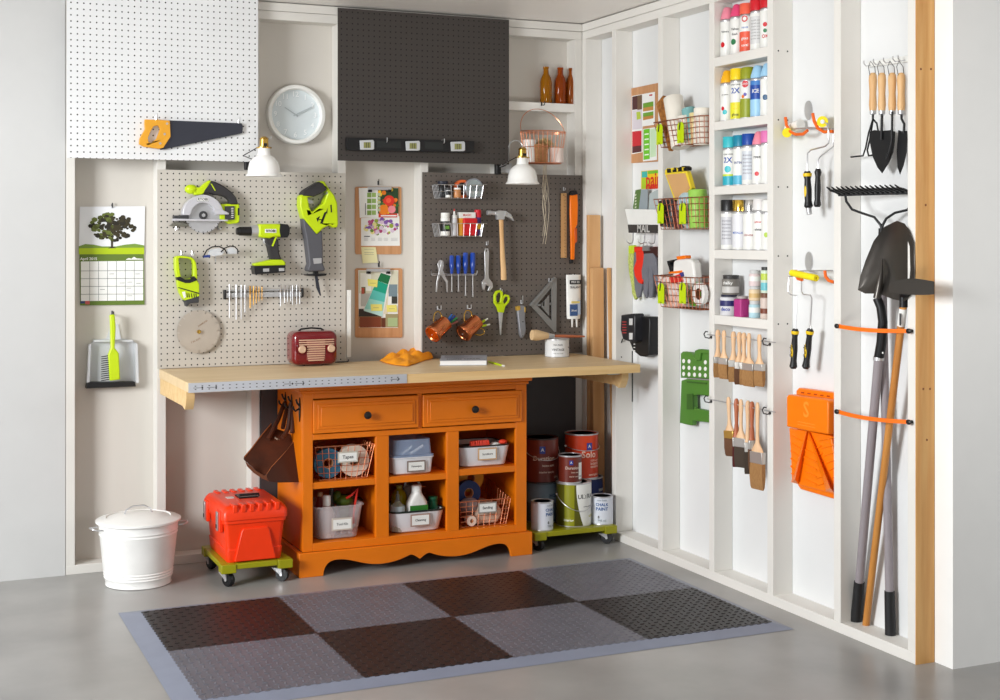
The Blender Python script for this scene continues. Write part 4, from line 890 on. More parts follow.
# front flap: quadrilateral leather panel facing the room (normal towards -y/-x)
def V3(p,y): 
    u,v=Zb([p])[0]; return on(u,v,1,y)
front=[((255,232),-.10),((430,338),-.31),((225,590),-.40),((205,600),-.41),((70,490),-.33),((66,470),-.32),((150,360),-.22)]
A_=[(255,232),(262,262),(345,290),(430,335),(420,350),(330,460),(255,540),(225,585),(205,600),(140,560),(75,500),(63,488),(66,468),(120,405),(190,310),(235,255)]
def yA(p): # depth of the flap: hinge line at the top left far, bottom right near
    return -.20-.20*max(0,min(1,(p[1]-232)/370))
m=MB(LEA); m.plate([A_],lambda p:V3(p,yA(p)),lambda p:V3(p,yA(p))+Vector((0,.012,0))); part(m,'front_panel',t,bev=.002)
G_=[(430,335),(445,345),(455,430),(478,560),(482,625),(470,645),(300,648),(240,640),(222,615),(222,590),(255,540),(330,460),(420,350)]
def yG(p): return -.34-.10*max(0,min(1,(p[1]-335)/310))+.06*max(0,min(1,(p[0]-225)/250))
m=MB(mat('leather_inside',(66,34,24),.6,bump=.3,bscale=40)); m.plate([G_],lambda p:V3(p,yG(p)+.02),lambda p:V3(p,yG(p)+.035)); part(m,'side_gusset',t,bev=.002)
Bt=[(70,498),(140,560),(205,600),(222,592),(225,620),(240,640),(190,620),(130,580),(85,535)]
m=MB(mat('leather_base',(110,62,38),.5,bump=.3,bscale=40)); m.plate([Bt],lambda p:V3(p,-.41),lambda p:V3(p,-.39)); part(m,'base_panel',t,bev=.002)
TAN=mat('tan_edge',(170,98,54),.55)
part(MB(TAN).tube([V3(p,yA(p)-.002) for p in ((430,338),(380,405),(330,462),(255,542),(225,590),(222,610),(238,636))],.0028,6).tube([V3(p,yA(p)-.002) for p in ((255,236),(190,312),(120,405),(68,468))],.002,6),'edge_piping',t)
h1=[V3(p,y) for p,y in (((232,345),-.27),((262,290),-.25),((275,262),-.24),((305,200),-.22),((335,120),-.18),((350,90),-.17),((362,95),-.17),((362,140),-.2),((345,210),-.22),((335,265),-.25))]
h2=[V3(p,y) for p,y in (((330,335),-.30),((350,310),-.29),((370,270),-.28),((382,200),-.27),((388,110),-.26),((392,88),-.26),((400,100),-.26),((404,180),-.27),((404,250),-.29),((400,300),-.30))]
part(MB(LEA).tube(h1,.0095,8),'handle',t); part(MB(LEA).tube(h2,.0095,8),'handle',t)
m=MB(TAN)
for p in ((272,265),(350,310)): m.use(BRASS); m.ell(V3(p,yA(p)-.006),(.006,.004,.006),8,6)
m.use(col(200,180,160)); o=V3((300,345),yA((300,345))-.002); m.text('bag co',lambda x,y:o+Vector((x*.9+y*.3,0,y-x*.5)),width=.03); part(m,'hardware',t)
# ================================================================ CONTENTS OF THE CUBBIES
def rrect(x0,x1,y0,y1,r,z,n=5):
    P_=[]
    for cx,cy,a0 in ((x1-r,y1-r,0),(x0+r,y1-r,90),(x0+r,y0+r,180),(x1-r,y0+r,270)):
        for j in range(n): a=math.radians(a0+90*j/(n-1)); P_.append(Vector((cx+r*math.cos(a),cy+r*math.sin(a),z)))
    return P_
def tub(m,x0,x1,y0,y1,z0,z1,tp=.012,r=.025,w=.003,rim=.004):
    R4=lambda i,z,e=0: rrect(x0+i-e,x1-i+e,y0+i-e,y1-i+e,r,z)
    rings=[R4(tp+.008,z0),R4(tp,z0+.006),R4(tp*.4,z0+(z1-z0)*.6),R4(0,z1-.004),R4(0,z1-.004,rim),R4(0,z1,rim),R4(w,z1),R4(w+tp,z0+.006)]
    return m.loft(rings,(True,True))
def tag(t,cx,y,cz,w,h,txt,fc=(172,140,118),inner=None):
    m=MB(col(*fc,.5)).box((cx-w/2,y-.003,cz-h/2),(cx+w/2,y,cz+h/2)); part(m,'label_frame',t,bev=.0006)
    m=MB(WHITE).box((cx-w/2+.006,y-.0036,cz-h/2+.006),(cx+w/2-.006,y-.003,cz+h/2-.006)).use(DGREY); o=Vector((cx,y-.0039,cz)); m.text(txt,lambda x,yy:o+Vector((x,0,yy)),width=w*.55); part(m,'label_card',t)
FYC=-.405
def cx(u,d=-FYC): return BK(u,480,d).x
S1,S1R,S0=.3845,.3945,.1335
# 1 copper wire basket with tapes (upper left)
t=T('wire_bin','copper wire bin of tape rolls in the upper left cubby','basket',((cx(318)+cx(376))/2,-.30,S1))
xa,xb=cx(318),cx(372)
z1=S1+.142
mk=Vector
wbasket(MB(COPPER),[],[],0,0,0,0) if False else None
m=wbasket(MB(COPPER),[mk((xa-.012,FYC,z1)),mk((xb+.012,FYC,z1)),mk((xb+.012,-.16,z1)),mk((xa-.012,-.16,z1))],[mk((xa+.008,FYC+.012,S1+.003)),mk((xb-.018,FYC+.012,S1+.003)),mk((xb-.018,-.18,S1+.003)),mk((xa+.008,-.18,S1+.003))],5,9,8,.0015)
part(m,'wire_body',t)
tag(t,cx(347.5),FYC-.004,BK(347,457,.41).z,.088,.046,'Tapes',(190,184,170))
def roll(x,y,z,R,r,w,mt,label,name='tape_roll',cat='tape',core=None):
    t=T(name,label,cat,(x,y,z))
    c=Vector((x,y+w/2,z+R)); part(MB(mt).lathe([(r,0),(R,0),(R,w),(r,w),(r,0)],c,(0,-1,0),32,(False,False)),'tape',t)
    part(MB(core or KRAFT).lathe([(r*.88,0),(r*.995,0),(r*.995,w),(r*.88,w),(r*.88,0)],c,(0,-1,0),24,(False,False)),'core',t); return t
roll(cx(330.5),-.36,S1+.006,.062,.022,.03,col(52,110,140,.5),'blue roll of masking tape in the upper left cubby')
roll(cx(356.5),-.355,S1+.006,.066,.022,.04,col(226,214,198,.5),'white roll of tape in the upper left cubby')
# 2 white lidded box
t=T('storage_box','white plastic box with clear blue domed lid in the upper middle cubby','storage box',(cx(412),-.33,S1))
xa,xb=cx(393),cx(433.5)
tub(m:=MB(col(226,226,230,.4)),xa,xb,FYC,-.20,S1,S1+.075,.006,.015); part(m,'box_base',t)
LD=mat('clear_blue_lid',(168,188,220),.15,alpha=.5,var=.01)
m=MB(LD).loft([rrect(xa-.003,xb+.003,FYC-.003,-.197,.015,S1+.0755),rrect(xa-.003,xb+.003,FYC-.003,-.197,.015,S1+.083),rrect(xa+.004,xb-.004,FYC+.006,-.204,.015,S1+.085),rrect(xa+.008,xb-.008,FYC+.012,-.21,.015,S1+.148)]); part(m,'lid',t)
m=MB(WHITE).cyl((xa+.05,FYC+.03,S1+.085),(xa+.10,FYC+.04,S1+.115),.006,n=8).cyl((xa+.09,FYC+.03,S1+.085),(xa+.15,FYC+.04,S1+.115),.006,n=8); solo(m,'plug','pair of small white rods inside the lidded box','rod')
tag(t,cx(417)-.005,FYC-.004,S1+.036,.084,.048,'Paintwipes',(128,112,104))
# 3 upper right white enamel tub
t=T('enamel_tub','white enamel tub with black rim in the upper right cubby','tub',(cx(486),-.3,S1R))
xa,xb=cx(460.5),cx(511.5)
EN=mat('enamel_white',(222,222,226),.25,coat=.3)
tub(m:=MB(EN),xa,xb,FYC,-.18,S1R,S1R+.092,.014,.035,rim=0); part(m,'body',t)
part(MB(BLACK).tube(rrect(xa,xb,FYC,-.18,.035,S1R+.092),.0035,6,True),'rim',t)
tag(t,cx(487),FYC-.003,S1R+.057,.09,.053,'Scrubbers',(200,160,120))
def brushy(x,y,z,l,red,lab,ang=0):
    t=T('scrub_brush',lab,'brush',(x,y,z)); m=MB(WHITE).box((x-l/2,y-.02,z),(x+l/2,y+.02,z+.014)); part(m,'back',t,bev=.005)
    m=MB(red); rr=random.Random(int(x*1000))
    for i in range(14):
        for j in range(4): p=Vector((x-l/2+.006+i*(l-.012)/13,y-.014+.009*j,z+.0142)); m.tube([p,p+Vector((rr.uniform(-.004,.004),0,.022))],.0022,4)
    part(m,'bristles',t)
REDB=col(226,62,34,.6)
m=MB(DGREY).box((xa+.02,FYC+.02,S1R+.01),(xb-.02,-.2,S1R+.075)); solo(m,'rag_bundle','dark folded rag inside the upper right enamel tub','rag',bev=.01)
brushy(cx(479,.37),-.375,S1R+.076,.095,REDB,'red bristled scrub brush at the left in the upper right enamel tub')
t=T('dish_brush','white and red handled brush at the right in the upper right enamel tub','brush',(cx(500,.37),-.37,S1R+.09))
part(MB(WHITE).ell((cx(495,.37),-.37,S1R+.089),(.026,.018,.012)),'head',t); part(MB(REDB).ell((cx(503,.37),-.37,S1R+.1),(.02,.016,.011)),'handle',t)
# 4 lower left clear tub
CLR=mat('frosted_clear_tub',(226,218,220),.2,alpha=.3,var=.01)
t=T('plastic_tub','clear plastic tub of tools in the lower left cubby','tub',(cx(340),-.28,S0))
xa,xb=cx(315),cx(364)
tub(m:=MB(CLR),xa,xb,FYC,-.17,S0,S0+.142,.018,.03,rim=.006); part(m,'body',t)
tag(t,cx(342),FYC+.001,S0+.066,.09,.052,'Tool Kit',(196,184,172))
def bottleL(name,label,x,y,z,r,h,body,cap,capr,caph,cat='bottle',lab=None,shoulder=.25):
    p=Vector((x,y,z)); t=T(name,label,cat,p)
    part(MB(body).lathe([(r*.95,0),(r,.004),(r,h*(1-shoulder)),(r*.85,h*(1-shoulder*.5)),(capr*.9,h),(capr*.9,h+.004)],p,(0,0,1),24),'body',t)
    part(MB(cap).lathe([(capr,h+.003),(capr,h+caph*.9),(capr*.85,h+caph)],p,(0,0,1),18),'cap',t)
    if lab: part(MB(lab).lathe([(r*1.008,h*.15),(r*1.012,h*.16),(r*1.012,h*.62),(r*1.008,h*.63)],p,(0,0,1),24,(False,False)),'label',t)
    return t
z=S0+.007
bottleL('squeeze_bottle','white capped squeeze bottle in the lower left tub',cx(327,.36),-.355,z,.032,.13,col(200,186,180,.4),WHITE,.017,.045)
bottleL('small_bottle','small dark red bottle at the back of the lower left tub',cx(320,.30),-.30,z,.02,.16,col(120,36,24,.4),col(190,160,120,.4),.011,.02)
bottleL('wide_marker','tall dark grey marker pen in the lower left tub',cx(333,.30),-.28,z,.012,.19,col(66,64,60,.4),col(90,88,80,.4),.010,.02)
m=MB(col(70,96,20,.5)).ell((cx(344,.3),-.30,z+.135),(.04,.03,.025)); m.ell((cx(338,.3),-.29,z+.15),(.02,.02,.03)); m.box((cx(344,.3)-.02,-.31,z),(cx(344,.3)+.02,-.29,z+.13)); solo(m,'garden_glove','olive green folded cloth item in the lower left tub','cloth')
m=MB(col(206,40,26,.4)); x=cx(353,.34); m.tube([(x-.03,-.34,z+.152),(x-.005,-.34,z+.165),(x+.02,-.34,z+.19),(x+.012,-.34,z+.14),(x+.004,-.34,z+.09),(x,-.34,z+.0)],.005,8); solo(m,'red_pliers','red handled tool sticking out of the lower left tub','tool')
m=MB(col(210,210,214,.5))
for k in range(7): m.cyl((xa+.09+.012*k,-.36+.01*(k%3),z+.01),(xa+.12+.012*k,-.34,z+.02+.01*(k%4)),.006,n=8)
solo(m,'hardware_pieces','loose pale plastic pieces at the bottom of the lower left tub','pieces',kind='stuff')
# behind: dark rimmed pan at right
t=T('enamel_tub','grey enamel pan half hidden in the shade of the lower left cubby','tub',(cx(372,.15),-.12,S0)); 
tub(m:=MB(col(196,192,190,.4)),-1.27,-1.18,-.22,-.06,S0,S0+.12,.012,.03,rim=0); part(m,'body',t); part(MB(BLACK).tube(rrect(-1.27,-1.18,-.22,-.06,.03,S0+.12),.004,6,True),'rim',t)
# 5 lower middle enamel tub with cleaning bottles
t=T('enamel_tub','white enamel tub with green black rim in the lower middle cubby','tub',(cx(416),-.3,S0))
xa,xb=cx(391),cx(446)
tub(m:=MB(EN),xa,xb,FYC,-.16,S0,S0+.092,.016,.04,rim=0); part(m,'body',t)
part(MB(mat('dark_green_rim',(16,34,30),.3)).tube(rrect(xa,xb,FYC,-.16,.04,S0+.092),.0045,6,True),'rim',t)
tag(t,cx(420),FYC-.003,S0+.055,.09,.053,'Cleaning',(164,134,122))
p=Vector((cx(416.5,.35),-.35,z)); t=T('spray_bottle','white jug shaped cleaner bottle in the lower middle tub','bottle',p)
part(MB(col(230,228,224,.35)).loft([rrect(p.x-w,p.x+w,p.y-.028,p.y+.028,.02,z+hh) for w,hh in ((.044,0),(.047,.02),(.047,.095),(.044,.115),(.03,.14),(.02,.155),(.019,.163))]),'body',t)
part(MB(WHITE).lathe([(.0215,.162),(.0215,.185),(.018,.188)],p,(0,0,1),20),'cap',t)
part(MB(col(46,120,40,.5)).box((p.x-.04,p.y-.0292,z+.03),(p.x+.042,p.y-.0282,z+.105)),'green_label',t)
p=Vector((cx(397.5,.36),-.36,z)); t=T('soap_pump','clear bottle with pale label at the left of the lower middle tub','bottle',p)
part(MB(mat('clear_bottle',(190,190,170),.1,alpha=.5)).lathe([(.03,0),(.031,.003),(.031,.105),(.012,.125),(.012,.13)],p,(0,0,1),20),'body',t); part(MB(col(190,200,206,.5)).lathe([(.0315,.075),(.0315,.108)],p,(0,0,1),20,(False,False)),'label',t); part(MB(col(120,120,110,.3)).lathe([(.008,.13),(.008,.155),(.004,.157),(.004,.17)],p,(0,0,1),12),'pump',t)
bottleL('oil_bottle','yellow liquid bottle at the back left of the lower middle tub',cx(399,.28),-.28,z,.036,.165,mat('yellow_liquid',(150,136,10),.2),col(150,150,60,.4),.014,.016)
p=Vector((cx(411,.25),-.25,z)); t=T('jug','grey jug with loop handle at the back of the lower middle tub','jug',p)
part(MB(mat('smoky_jug',(150,146,140),.3)).lathe([(.045,0),(.046,.14),(.03,.17),(.018,.175)],p,(0,0,1),20),'body',t); part(MB(col(200,200,200,.3)).tube([p+Vector((-.03,0,.16)),p+Vector((-.025,0,.188)),p+Vector((0,0,.196)),p+Vector((.03,0,.19)),p+Vector((.045,0,.16))],.006,8),'handle',t)
bottleL('green_tin','dark green lidded tin at the right of the lower middle tub',cx(433,.33),-.33,z,.02,.115,col(20,90,62,.4),col(20,96,66,.4),.021,.014,cat='tin',shoulder=.02)
m=MB(COPPER); 
wbasket(m,[mk((-.93,-.2,.29)),mk((-.885,-.2,.29)),mk((-.885,-.06,.29)),mk((-.93,-.06,.29))],[mk((-.925,-.2,S0+.004)),mk((-.885,-.2,S0+.004)),mk((-.885,-.06,S0+.004)),mk((-.925,-.06,S0+.004))],5,3,6,.0015); solo(m,'wire_bin','small copper wire bin at the back of the lower middle cubby','basket')
# 6 lower right wire basket
t=T('wire_bin','copper wire bin of sanding supplies in the lower right cubby','basket',(cx(486),-.28,S0))
xa,xb=cx(462),cx(507); z1=S0+.115
m=wbasket(MB(COPPER),[mk((xa-.01,FYC,z1)),mk((xb+.018,FYC,z1)),mk((xb+.018,-.08,z1+.06)),mk((xa-.01,-.08,z1+.06))],[mk((xa,FYC+.012,S0+.003)),mk((xb,FYC+.012,S0+.003)),mk((xb,-.1,S0+.003)),mk((xa,-.1,S0+.003))],5,8,12,.0015); part(m,'wire_body',t)
tag(t,cx(487),FYC-.004,S0+.083,.088,.047,'Sanding',(150,142,134))
t_=roll(cx(470.5,.385),-.385,S0+.006,.022,.009,.03,col(226,200,184,.6),'small cream roll at the front left of the lower right bin')
roll(cx(471,.25),-.235,S0+.125,.062,.02,.03,col(216,160,34,.5),'yellow and black roll of tape at the back of the lower right cubby')
roll(cx(469,.3),-.285,S0+.075,.056,.022,.03,col(30,60,120,.5),'blue roll of tape at the back of the lower right cubby')
m=MB(mat('cream_pads',(224,196,174),.8,bump=.4,bscale=90))
m.loft([rrect(cx(478),cx(506)-.012*abs(k-2),-.38,-.20,.02,S0+.008+.02*k) for k in range(5)]); solo(m,'sanding_pads','cream coloured folded sheets filling the lower right bin','cloth',bev=.006)
m=MB(mat('clear_bag',(170,150,150),.2,alpha=.8)).ell((cx(475),-.34,S0+.085),(.05,.045,.035)); solo(m,'clear_bag','crumpled clear bag at the left of the lower right bin','bag')
# ================================================================ FLOOR THINGS
# bin
c=FL(138.5,582.5); t=T('trash_can','small white lidded metal trash can on the floor','trash can',c)
EW=mat('white_powder_coat',(240,239,236),.35,coat=.2)
part(MB(EW).lathe([(.127,0),(.131,.003),(.129,.012),(.1335,.03),(.1365,.034),(.1345,.039),(.1375,.045),(.1355,.05),(.1385,.056),(.1365,.061),(.1395,.068),(.152,.2),(.1555,.206),(.1535,.212),(.1565,.219),(.1545,.226),(.157,.245),(.160,.252)],c,(0,0,1),56),'body',t)
part(MB(EW).lathe([(.163,.249),(.168,.253),(.168,.260),(.160,.264),(.128,.272),(.125,.268),(.118,.270),(.08,.280),(.03,.283),(.001,.283)],c,(0,0,1),56),'lid',t)
part(MB(CHROME).tube([c+Vector((-.055,0,.281)),c+Vector((-.048,0,.298)),c+Vector((-.02,0,.312)),c+Vector((.02,0,.312)),c+Vector((.048,0,.298)),c+Vector((.055,0,.281))],.0032,8),'lid_handle',t)
for s,a in ((-1,190),(1,-12)):
    a=math.radians(a); d=Vector((math.cos(a),math.sin(a),0)); q_=Vector((-d.y,d.x,0)); b=c+d*.157+Vector((0,0,.236))
    part(MB(CHROME).tube([b+q_*.035,b+q_*.035+d*.02,b+q_*.02+d*.036+Vector((0,0,.004)),b-q_*.02+d*.036+Vector((0,0,.004)),b-q_*.035+d*.02,b-q_*.035],.003,8),'side_handle',t)
def caster(t,x,y,z1,R_=.028,rot=0,sw=1):
    w=T('caster','','x',(x,y,0)) if False else None
    c=Vector((x,y,R_+.0005)); M_=Matrix.Rotation(rot,3,'Z'); ax=M_@Vector((1,0,0)); f=M_@Vector((0,1,0))
    h=part(MB(STEEL).loft([[c+ax*(s*.016)+f*a_+Vector((0,0,zz)) for s,a_,zz in ((-1,-.006,0),(1,-.006,0),(1,.006,0),(-1,.006,0))],[Vector((x,y,z1-.002))+f*.018*sw+ax*(s*.02)+f*a_ for s,a_ in ((-1,-.02),(1,-.02),(1,.02),(-1,.02))]]).box((x-.024,y-.024+.018*sw*f.y,z1-.003),(x+.024,y+.024+.018*sw*f.y,z1-.0003)),'caster_fork',t)
    part(MB(BLACK).lathe([(R_*.4,0),(R_*.9,0),(R_,.004),(R_,.020),(R_*.9,.024),(R_*.4,.024)],c-ax*.012,ax,24).use(STEEL).lathe([(.006,0),(.006,.034)],c-ax*.017,ax,10),'wheel',h)
def dolly(x0,x1,y0,y1,z,label,notch=True):
    t=T('plant_dolly',label,'dolly',((x0+x1)/2,(y0+y1)/2,0))
    m=MB(OLIVE)
    L_=.06
    for a in (x0,x1-L_):
        for b in (y0,y1-L_): m.box((a,b,z-.036),(a+L_,b+L_,z))
    m.box((x0+L_,y0+.004,z-.022),(x1-L_,y0+.05,z)).box((x0+L_,y1-.05,z-.022),(x1-L_,y1-.004,z)).box((x0+.004,y0+L_,z-.022),(x0+.05,y1-L_,z)).box((x1-.05,y0+L_,z-.022),(x1-.004,y1-L_,z)).box((x0+.05,y0+.05,z-.012),(x1-.05,y1-.05,z-.002))
    part(m,'platform',t,bev=.003)
    for a,b,r_ in ((x0+.035,y0+.035,.5),(x1-.035,y0+.035,.9),(x0+.035,y1-.035,.3),(x1-.035,y1-.035,-.4)): caster(t,a,b,z-.036,rot=r_)
    return t
dz=.094
dolly(-1.863,-1.572,-.49,-.10,dz,'yellow green dolly carrying the orange red toolbox')
# toolbox
X0,X1,Y0,Y1=-1.845,-1.60,-.47,-.115
t=T('toolbox','orange red plastic toolbox with black handle and silver latches','toolbox',((X0+X1)/2,(Y0+Y1)/2,dz))
RR=lambda i,z,r=.018: rrect(X0+i,X1-i,Y0+i,Y1-i,r,z)
part(MB(REDP).loft([RR(.012,dz+.0005),RR(.010,dz+.01),RR(.006,dz+.05),RR(.010,dz+.052),RR(.0,dz+.155),RR(-.006,dz+.158),RR(-.006,dz+.172)]),'body',t,bev=.001)
m=MB(REDP).plate([[(X0+.038,dz+.006),(X0+.066,dz+.125),(X0+.074,dz+.136),(X1-.074,dz+.136),(X1-.066,dz+.125),(X1-.038,dz+.006)]],lambda p:Vector((p[0],Y0-.006,p[1])),lambda p:Vector((p[0],Y0+.02,p[1]))); part(m,'front_panel',t,bev=.003)
part(MB(REDP).loft([RR(-.011,dz+.1725,.02),RR(-.011,dz+.200,.02),RR(-.004,dz+.215,.02),RR(.006,dz+.226,.02),RR(.02,dz+.230,.02)]),'lid',t,bev=.001)
for f_ in (.16,.30,.44,.58,.72,.86):
    x=X0+(X1-X0)*f_; part(MB(REDP).box((x-.010,Y0-.012,dz+.202),(x+.010,Y0+.06,dz+.234)),'lid_rib',t,bev=.004)
    part(MB(REDP).box((x-.010,Y1-.06,dz+.205),(x+.010,Y1+.004,dz+.234)),'lid_rib',t,bev=.004)
part(MB(BLACK).box((-1.755,-.33,dz+.230),(-1.675,-.25,dz+.236)).tube([(-1.755,-.335,dz+.236),(-1.755,-.335,dz+.246),(-1.675,-.335,dz+.246),(-1.675,-.335,dz+.236)],.005,8),'handle',t,bev=.001)
m=MB(WHITE).box((-1.80,-.31,dz+.2302),(-1.77,-.27,dz+.231)).use(REDP); o=Vector((-1.785,-.29,dz+.2315)); m.text('KETER',lambda x,y:o+Vector((x,y,0)),width=.026); part(m,'badge',t)
for y in (Y0+.06,Y1-.055):
    l=part(MB(REDP).box((X0-.016,y-.03,dz+.12),(X0-.001,y+.03,dz+.205)),'latch_housing',t,bev=.003)
    part(MB(CHROME).box((X0-.022,y-.014,dz+.125),(X0-.0165,y+.014,dz+.2)).use(BLACK).box((X0-.024,y-.008,dz+.135),(X0-.0222,y+.008,dz+.15)),'latch',l,bev=.001)
# paint dolly
pz=.086
dolly(-.452,-.036,-.42,-.09,pz,'yellow green dolly stacked with paint cans')
def wraptxt(m,t_,p,R,a0,z,w): m.text(t_,wrap(p,R*1.006,a0,z),width=w)
def band(m,mt,p,R,z0,z1,a0=0,a1=2*PI,k=1.004,n=28):
    m.use(mt); m.grid(lambda i,j:p+Vector((R*k*math.sin(a0+(a1-a0)*i),-R*k*math.cos(a0+(a1-a0)*i),z0+(z1-z0)*j)),n,1)
def can(x,y,z,R,h,body,label,arts,lid=STEEL,bail=True,lidc=None):
    p=Vector((x,y,z)); t=T('paint_can',label,'paint can',p)
    part(MB(body).lathe([(R*.985,.002),(R*.985,h-.002)],p,(0,0,1),36),'body',t)
    part(MB(lid).lathe([(R,0),(R,.004),(R*.985,.005)],p,(0,0,1),36,(True,False)),'base_rim',t)
    part(MB(lid).lathe([(R*.985,h-.007),(R*1.01,h-.006),(R*1.01,h),(R*.93,h),(R*.92,h-.005),(R*.8,h-.005),(R*.78,h-.002),(.001,h-.002)],p,(0,0,1),36,(False,False)),'rim',t)
    m=MB(body); arts(m,p,R); 
    if m.v: part(m,'can_label',t)
    if bail:
        m=MB(CHROME); zz=h*.72
        pts=[p+Vector((R*1.06*math.sin(a),-R*1.08*math.cos(a),zz-.07*math.cos(a)*bail)) for a in [math.radians(-90+12*i) for i in range(16)]]; m.tube(pts,.0018,6); m.ell(pts[0],(.006,.006,.006),8,6); m.ell(pts[-1],(.006,.006,.006),8,6); part(m,'bail',t)
    return t
def pc(u,d): return BK(u,500,d).x
BROWNC=mat('brown_can',(120,44,30),.35,rgb2=(90,32,22),scale=3); 
def aUl(m,p,R):
    band(m,mat('olive_label',(140,140,20),.35),p,R,.004,.19,-1.9,-.4); band(m,WHITE,p,R,.004,.19,-.4,1.5); band(m,mat('olive_dark',(86,84,16),.35),p,R,.004,.19,-1.9,-1.0,1.006)
    m.use(mat('olive_dark',(86,84,16),.35)); m.grid(lambda i,j:p+Vector((R*1.007*math.sin(-.42+(.10+.42*(1-j)**2)*i),-R*1.007*math.cos(-.42+(.10+.42*(1-j)**2)*i),.004+.186*j)),6,10)
    m.use(BLACK); wraptxt(m,'ULTRA',p,R,.3,.135,.088); m.use(col(110,110,110)); wraptxt(m,'Advanced paint',p,R,.45,.09,.055); m.use(col(200,190,40)); wraptxt(m,'satin',p,R,.75,.045,.035); m.use(WHITE); wraptxt(m,'interior',p,R,-.75,.03,.05)
xu=pc(573.5,.30)
can(xu,-.30,pz,.0815,.197,WHITE,'large white and olive paint can on the dolly marked ULTRA',aUl,bail=1)
def aCh(a):
    def f_(m,p,R):
        m.use(col(20,84,150)); wraptxt(m,'CHALK',p,R,a,.092,.062); wraptxt(m,'PAINT',p,R,a,.072,.058); m.use(col(150,160,170)); wraptxt(m,'matt finish',p,R,a,.112,.045); m.use(BLACK); wraptxt(m,'8',p,R,a-.3,.035,.008)
        m.use(col(150,160,170)); wraptxt(m,'946 ml',p,R,a,.02,.04)
    return f_
can(pc(542,.345),-.345,pz,.051,.128,col(216,220,230,.4),'small white chalk paint can at the left front of the dolly',aCh(.45),bail=0)
can(pc(602,.34),-.34,pz,.051,.128,col(216,220,230,.4),'small white chalk paint can at the right front of the dolly',aCh(-.5),bail=0)
def aBl(m,p,R): band(m,mat('pale_blue_label',(120,140,156),.4),p,R,.09,.178,-1.9,1.9); m.use(col(30,60,110)); wraptxt(m,'HOME',p,R,.35,.125,.06)
can(pc(542.5,.17),-.17,pz,.079,.190,mat('grey_blue_can',(96,110,122),.4),'grey blue paint can at the back left, under the large brown can',aBl,bail=0)
def aNv(m,p,R): band(m,col(24,40,96),p,R,.01,.172,-1.9,1.9); m.use(WHITE); wraptxt(m,'PRIMER',p,R,.75,.13,.06)
can(pc(586,.17),-.17,pz,.079,.190,col(28,40,86,.4),'navy blue paint can at the back right, under the orange can',aNv,bail=0)
def aDur(sz,sc=1):
    def f_(m,p,R):
        m.use(mat('blue_badge',(40,60,150),.4)); band(m,mat('blue_badge',(40,60,150),.4),p,R,.135*sc,.168*sc,-.52,-.2,1.008,6)
        m.use(WHITE); wraptxt(m,'A',p,R*1.004,-.36,.152*sc,.016*sc); m.use(col(214,190,176)); wraptxt(m,'Duration',p,R,-.25,.112*sc,.105*sc); wraptxt(m,'home satin',p,R,.0,.08*sc,.06*sc); wraptxt(m,'interior acrylic',p,R,-.1,.05*sc,.075*sc); wraptxt(m,'3.78 L',p,R,.55,.025*sc,.03*sc)
    return f_
zt=pz+.1905
can(pc(541,.20),-.20,zt,.081,.203,BROWNC,'large dark brown paint can stacked at the back left',aDur(1),lid=mat('dark_rim',(50,44,42),.4,.5),bail=.6)
ORC=mat('orange_can',(226,72,24),.35,rgb2=(200,54,20),scale=3)
def aSolo(m,p,R):
    band(m,mat('blue_badge',(40,60,150),.4),p,R,.135,.168,-.16,.18,1.008,6); m.use(WHITE); wraptxt(m,'A',p,R*1.004,.01,.152,.014); m.use(col(250,210,190)); wraptxt(m,'Solo',p,R,.0,.113,.075)
    for k,s_ in enumerate(('100% acrylic','interior','exterior')): wraptxt(m,s_,p,R,.45,.085-.014*k,.06)
    wraptxt(m,'semi-gloss',p,R,.35,.02,.06)
can(pc(582,.19),-.185,zt,.079,.208,ORC,'large bright orange paint can stacked at the back right',aSolo,bail=.25)
def aSm(m,p,R):
    aDur(1,.62)(m,p,R); band(m,WHITE,p,R,.018,.092,.35,.85,1.01,6); m.use(BLACK); wraptxt(m,'0123',p,R*1.006,.6,.03,.02)
can(pc(571,.33),-.32,pz+.1978,.0535,.125,BROWNC,'small red brown paint can on top of the ULTRA can',aSm,bail=0)
# ================================================================ FLOOR MAT
X0,X1,Y0,Y1=-2.292,-.118,-1.876,-.678
BRD=mat('blue_grey_vinyl',(128,134,152),.42,bump=.1,bscale=30); TD=mat('dark_vinyl_tile',(26,21,23),.42,var=.1); TG=mat('grey_vinyl_tile',(98,98,107),.42,var=.06)
t=T('floor_mat','large checkered grey and black interlocking floor mat','floor mat',((X0+X1)/2,(Y0+Y1)/2,0))
b=.092; zt=.012; bl,br_,bf,bb=.077,.045,.075,.065; iw=(X1-X0-bl-br_)/4; ih=(Y1-Y0-bf-bb)/2
def bord(pts_out,pts_in):
    m=MB(BRD); vs=[Vector((x,y,.001)) for x,y in pts_out]+[Vector((x,y,zt)) for x,y in pts_in]
    m.add(vs+[Vector((x,y,.0005)) for x,y in pts_in],[(0,1,2,3),(0,3,5,4),(1,6,2),(3,2,6,5),(0,4,1),(1,4,5,6)] if False else [(0,1,3,2),(2,3,5,4),(0,2,4),(1,5,3),(0,4,5,1)])
    part(m,'edge_strip',t)
J0,J1,L0,L1=X0+bl,X1-br_,Y0+bf,Y1-bb
for (o1,o2,i1,i2) in (((X0,Y0),(X1,Y0),(J0,L0),(J1,L0)),((X1,Y0),(X1,Y1),(J1,L0),(J1,L1)),((X1,Y1),(X0,Y1),(J1,L1),(J0,L1)),((X0,Y1),(X0,Y0),(J0,L1),(J0,L0))):
    bord([o1,o2],[i1,i2])
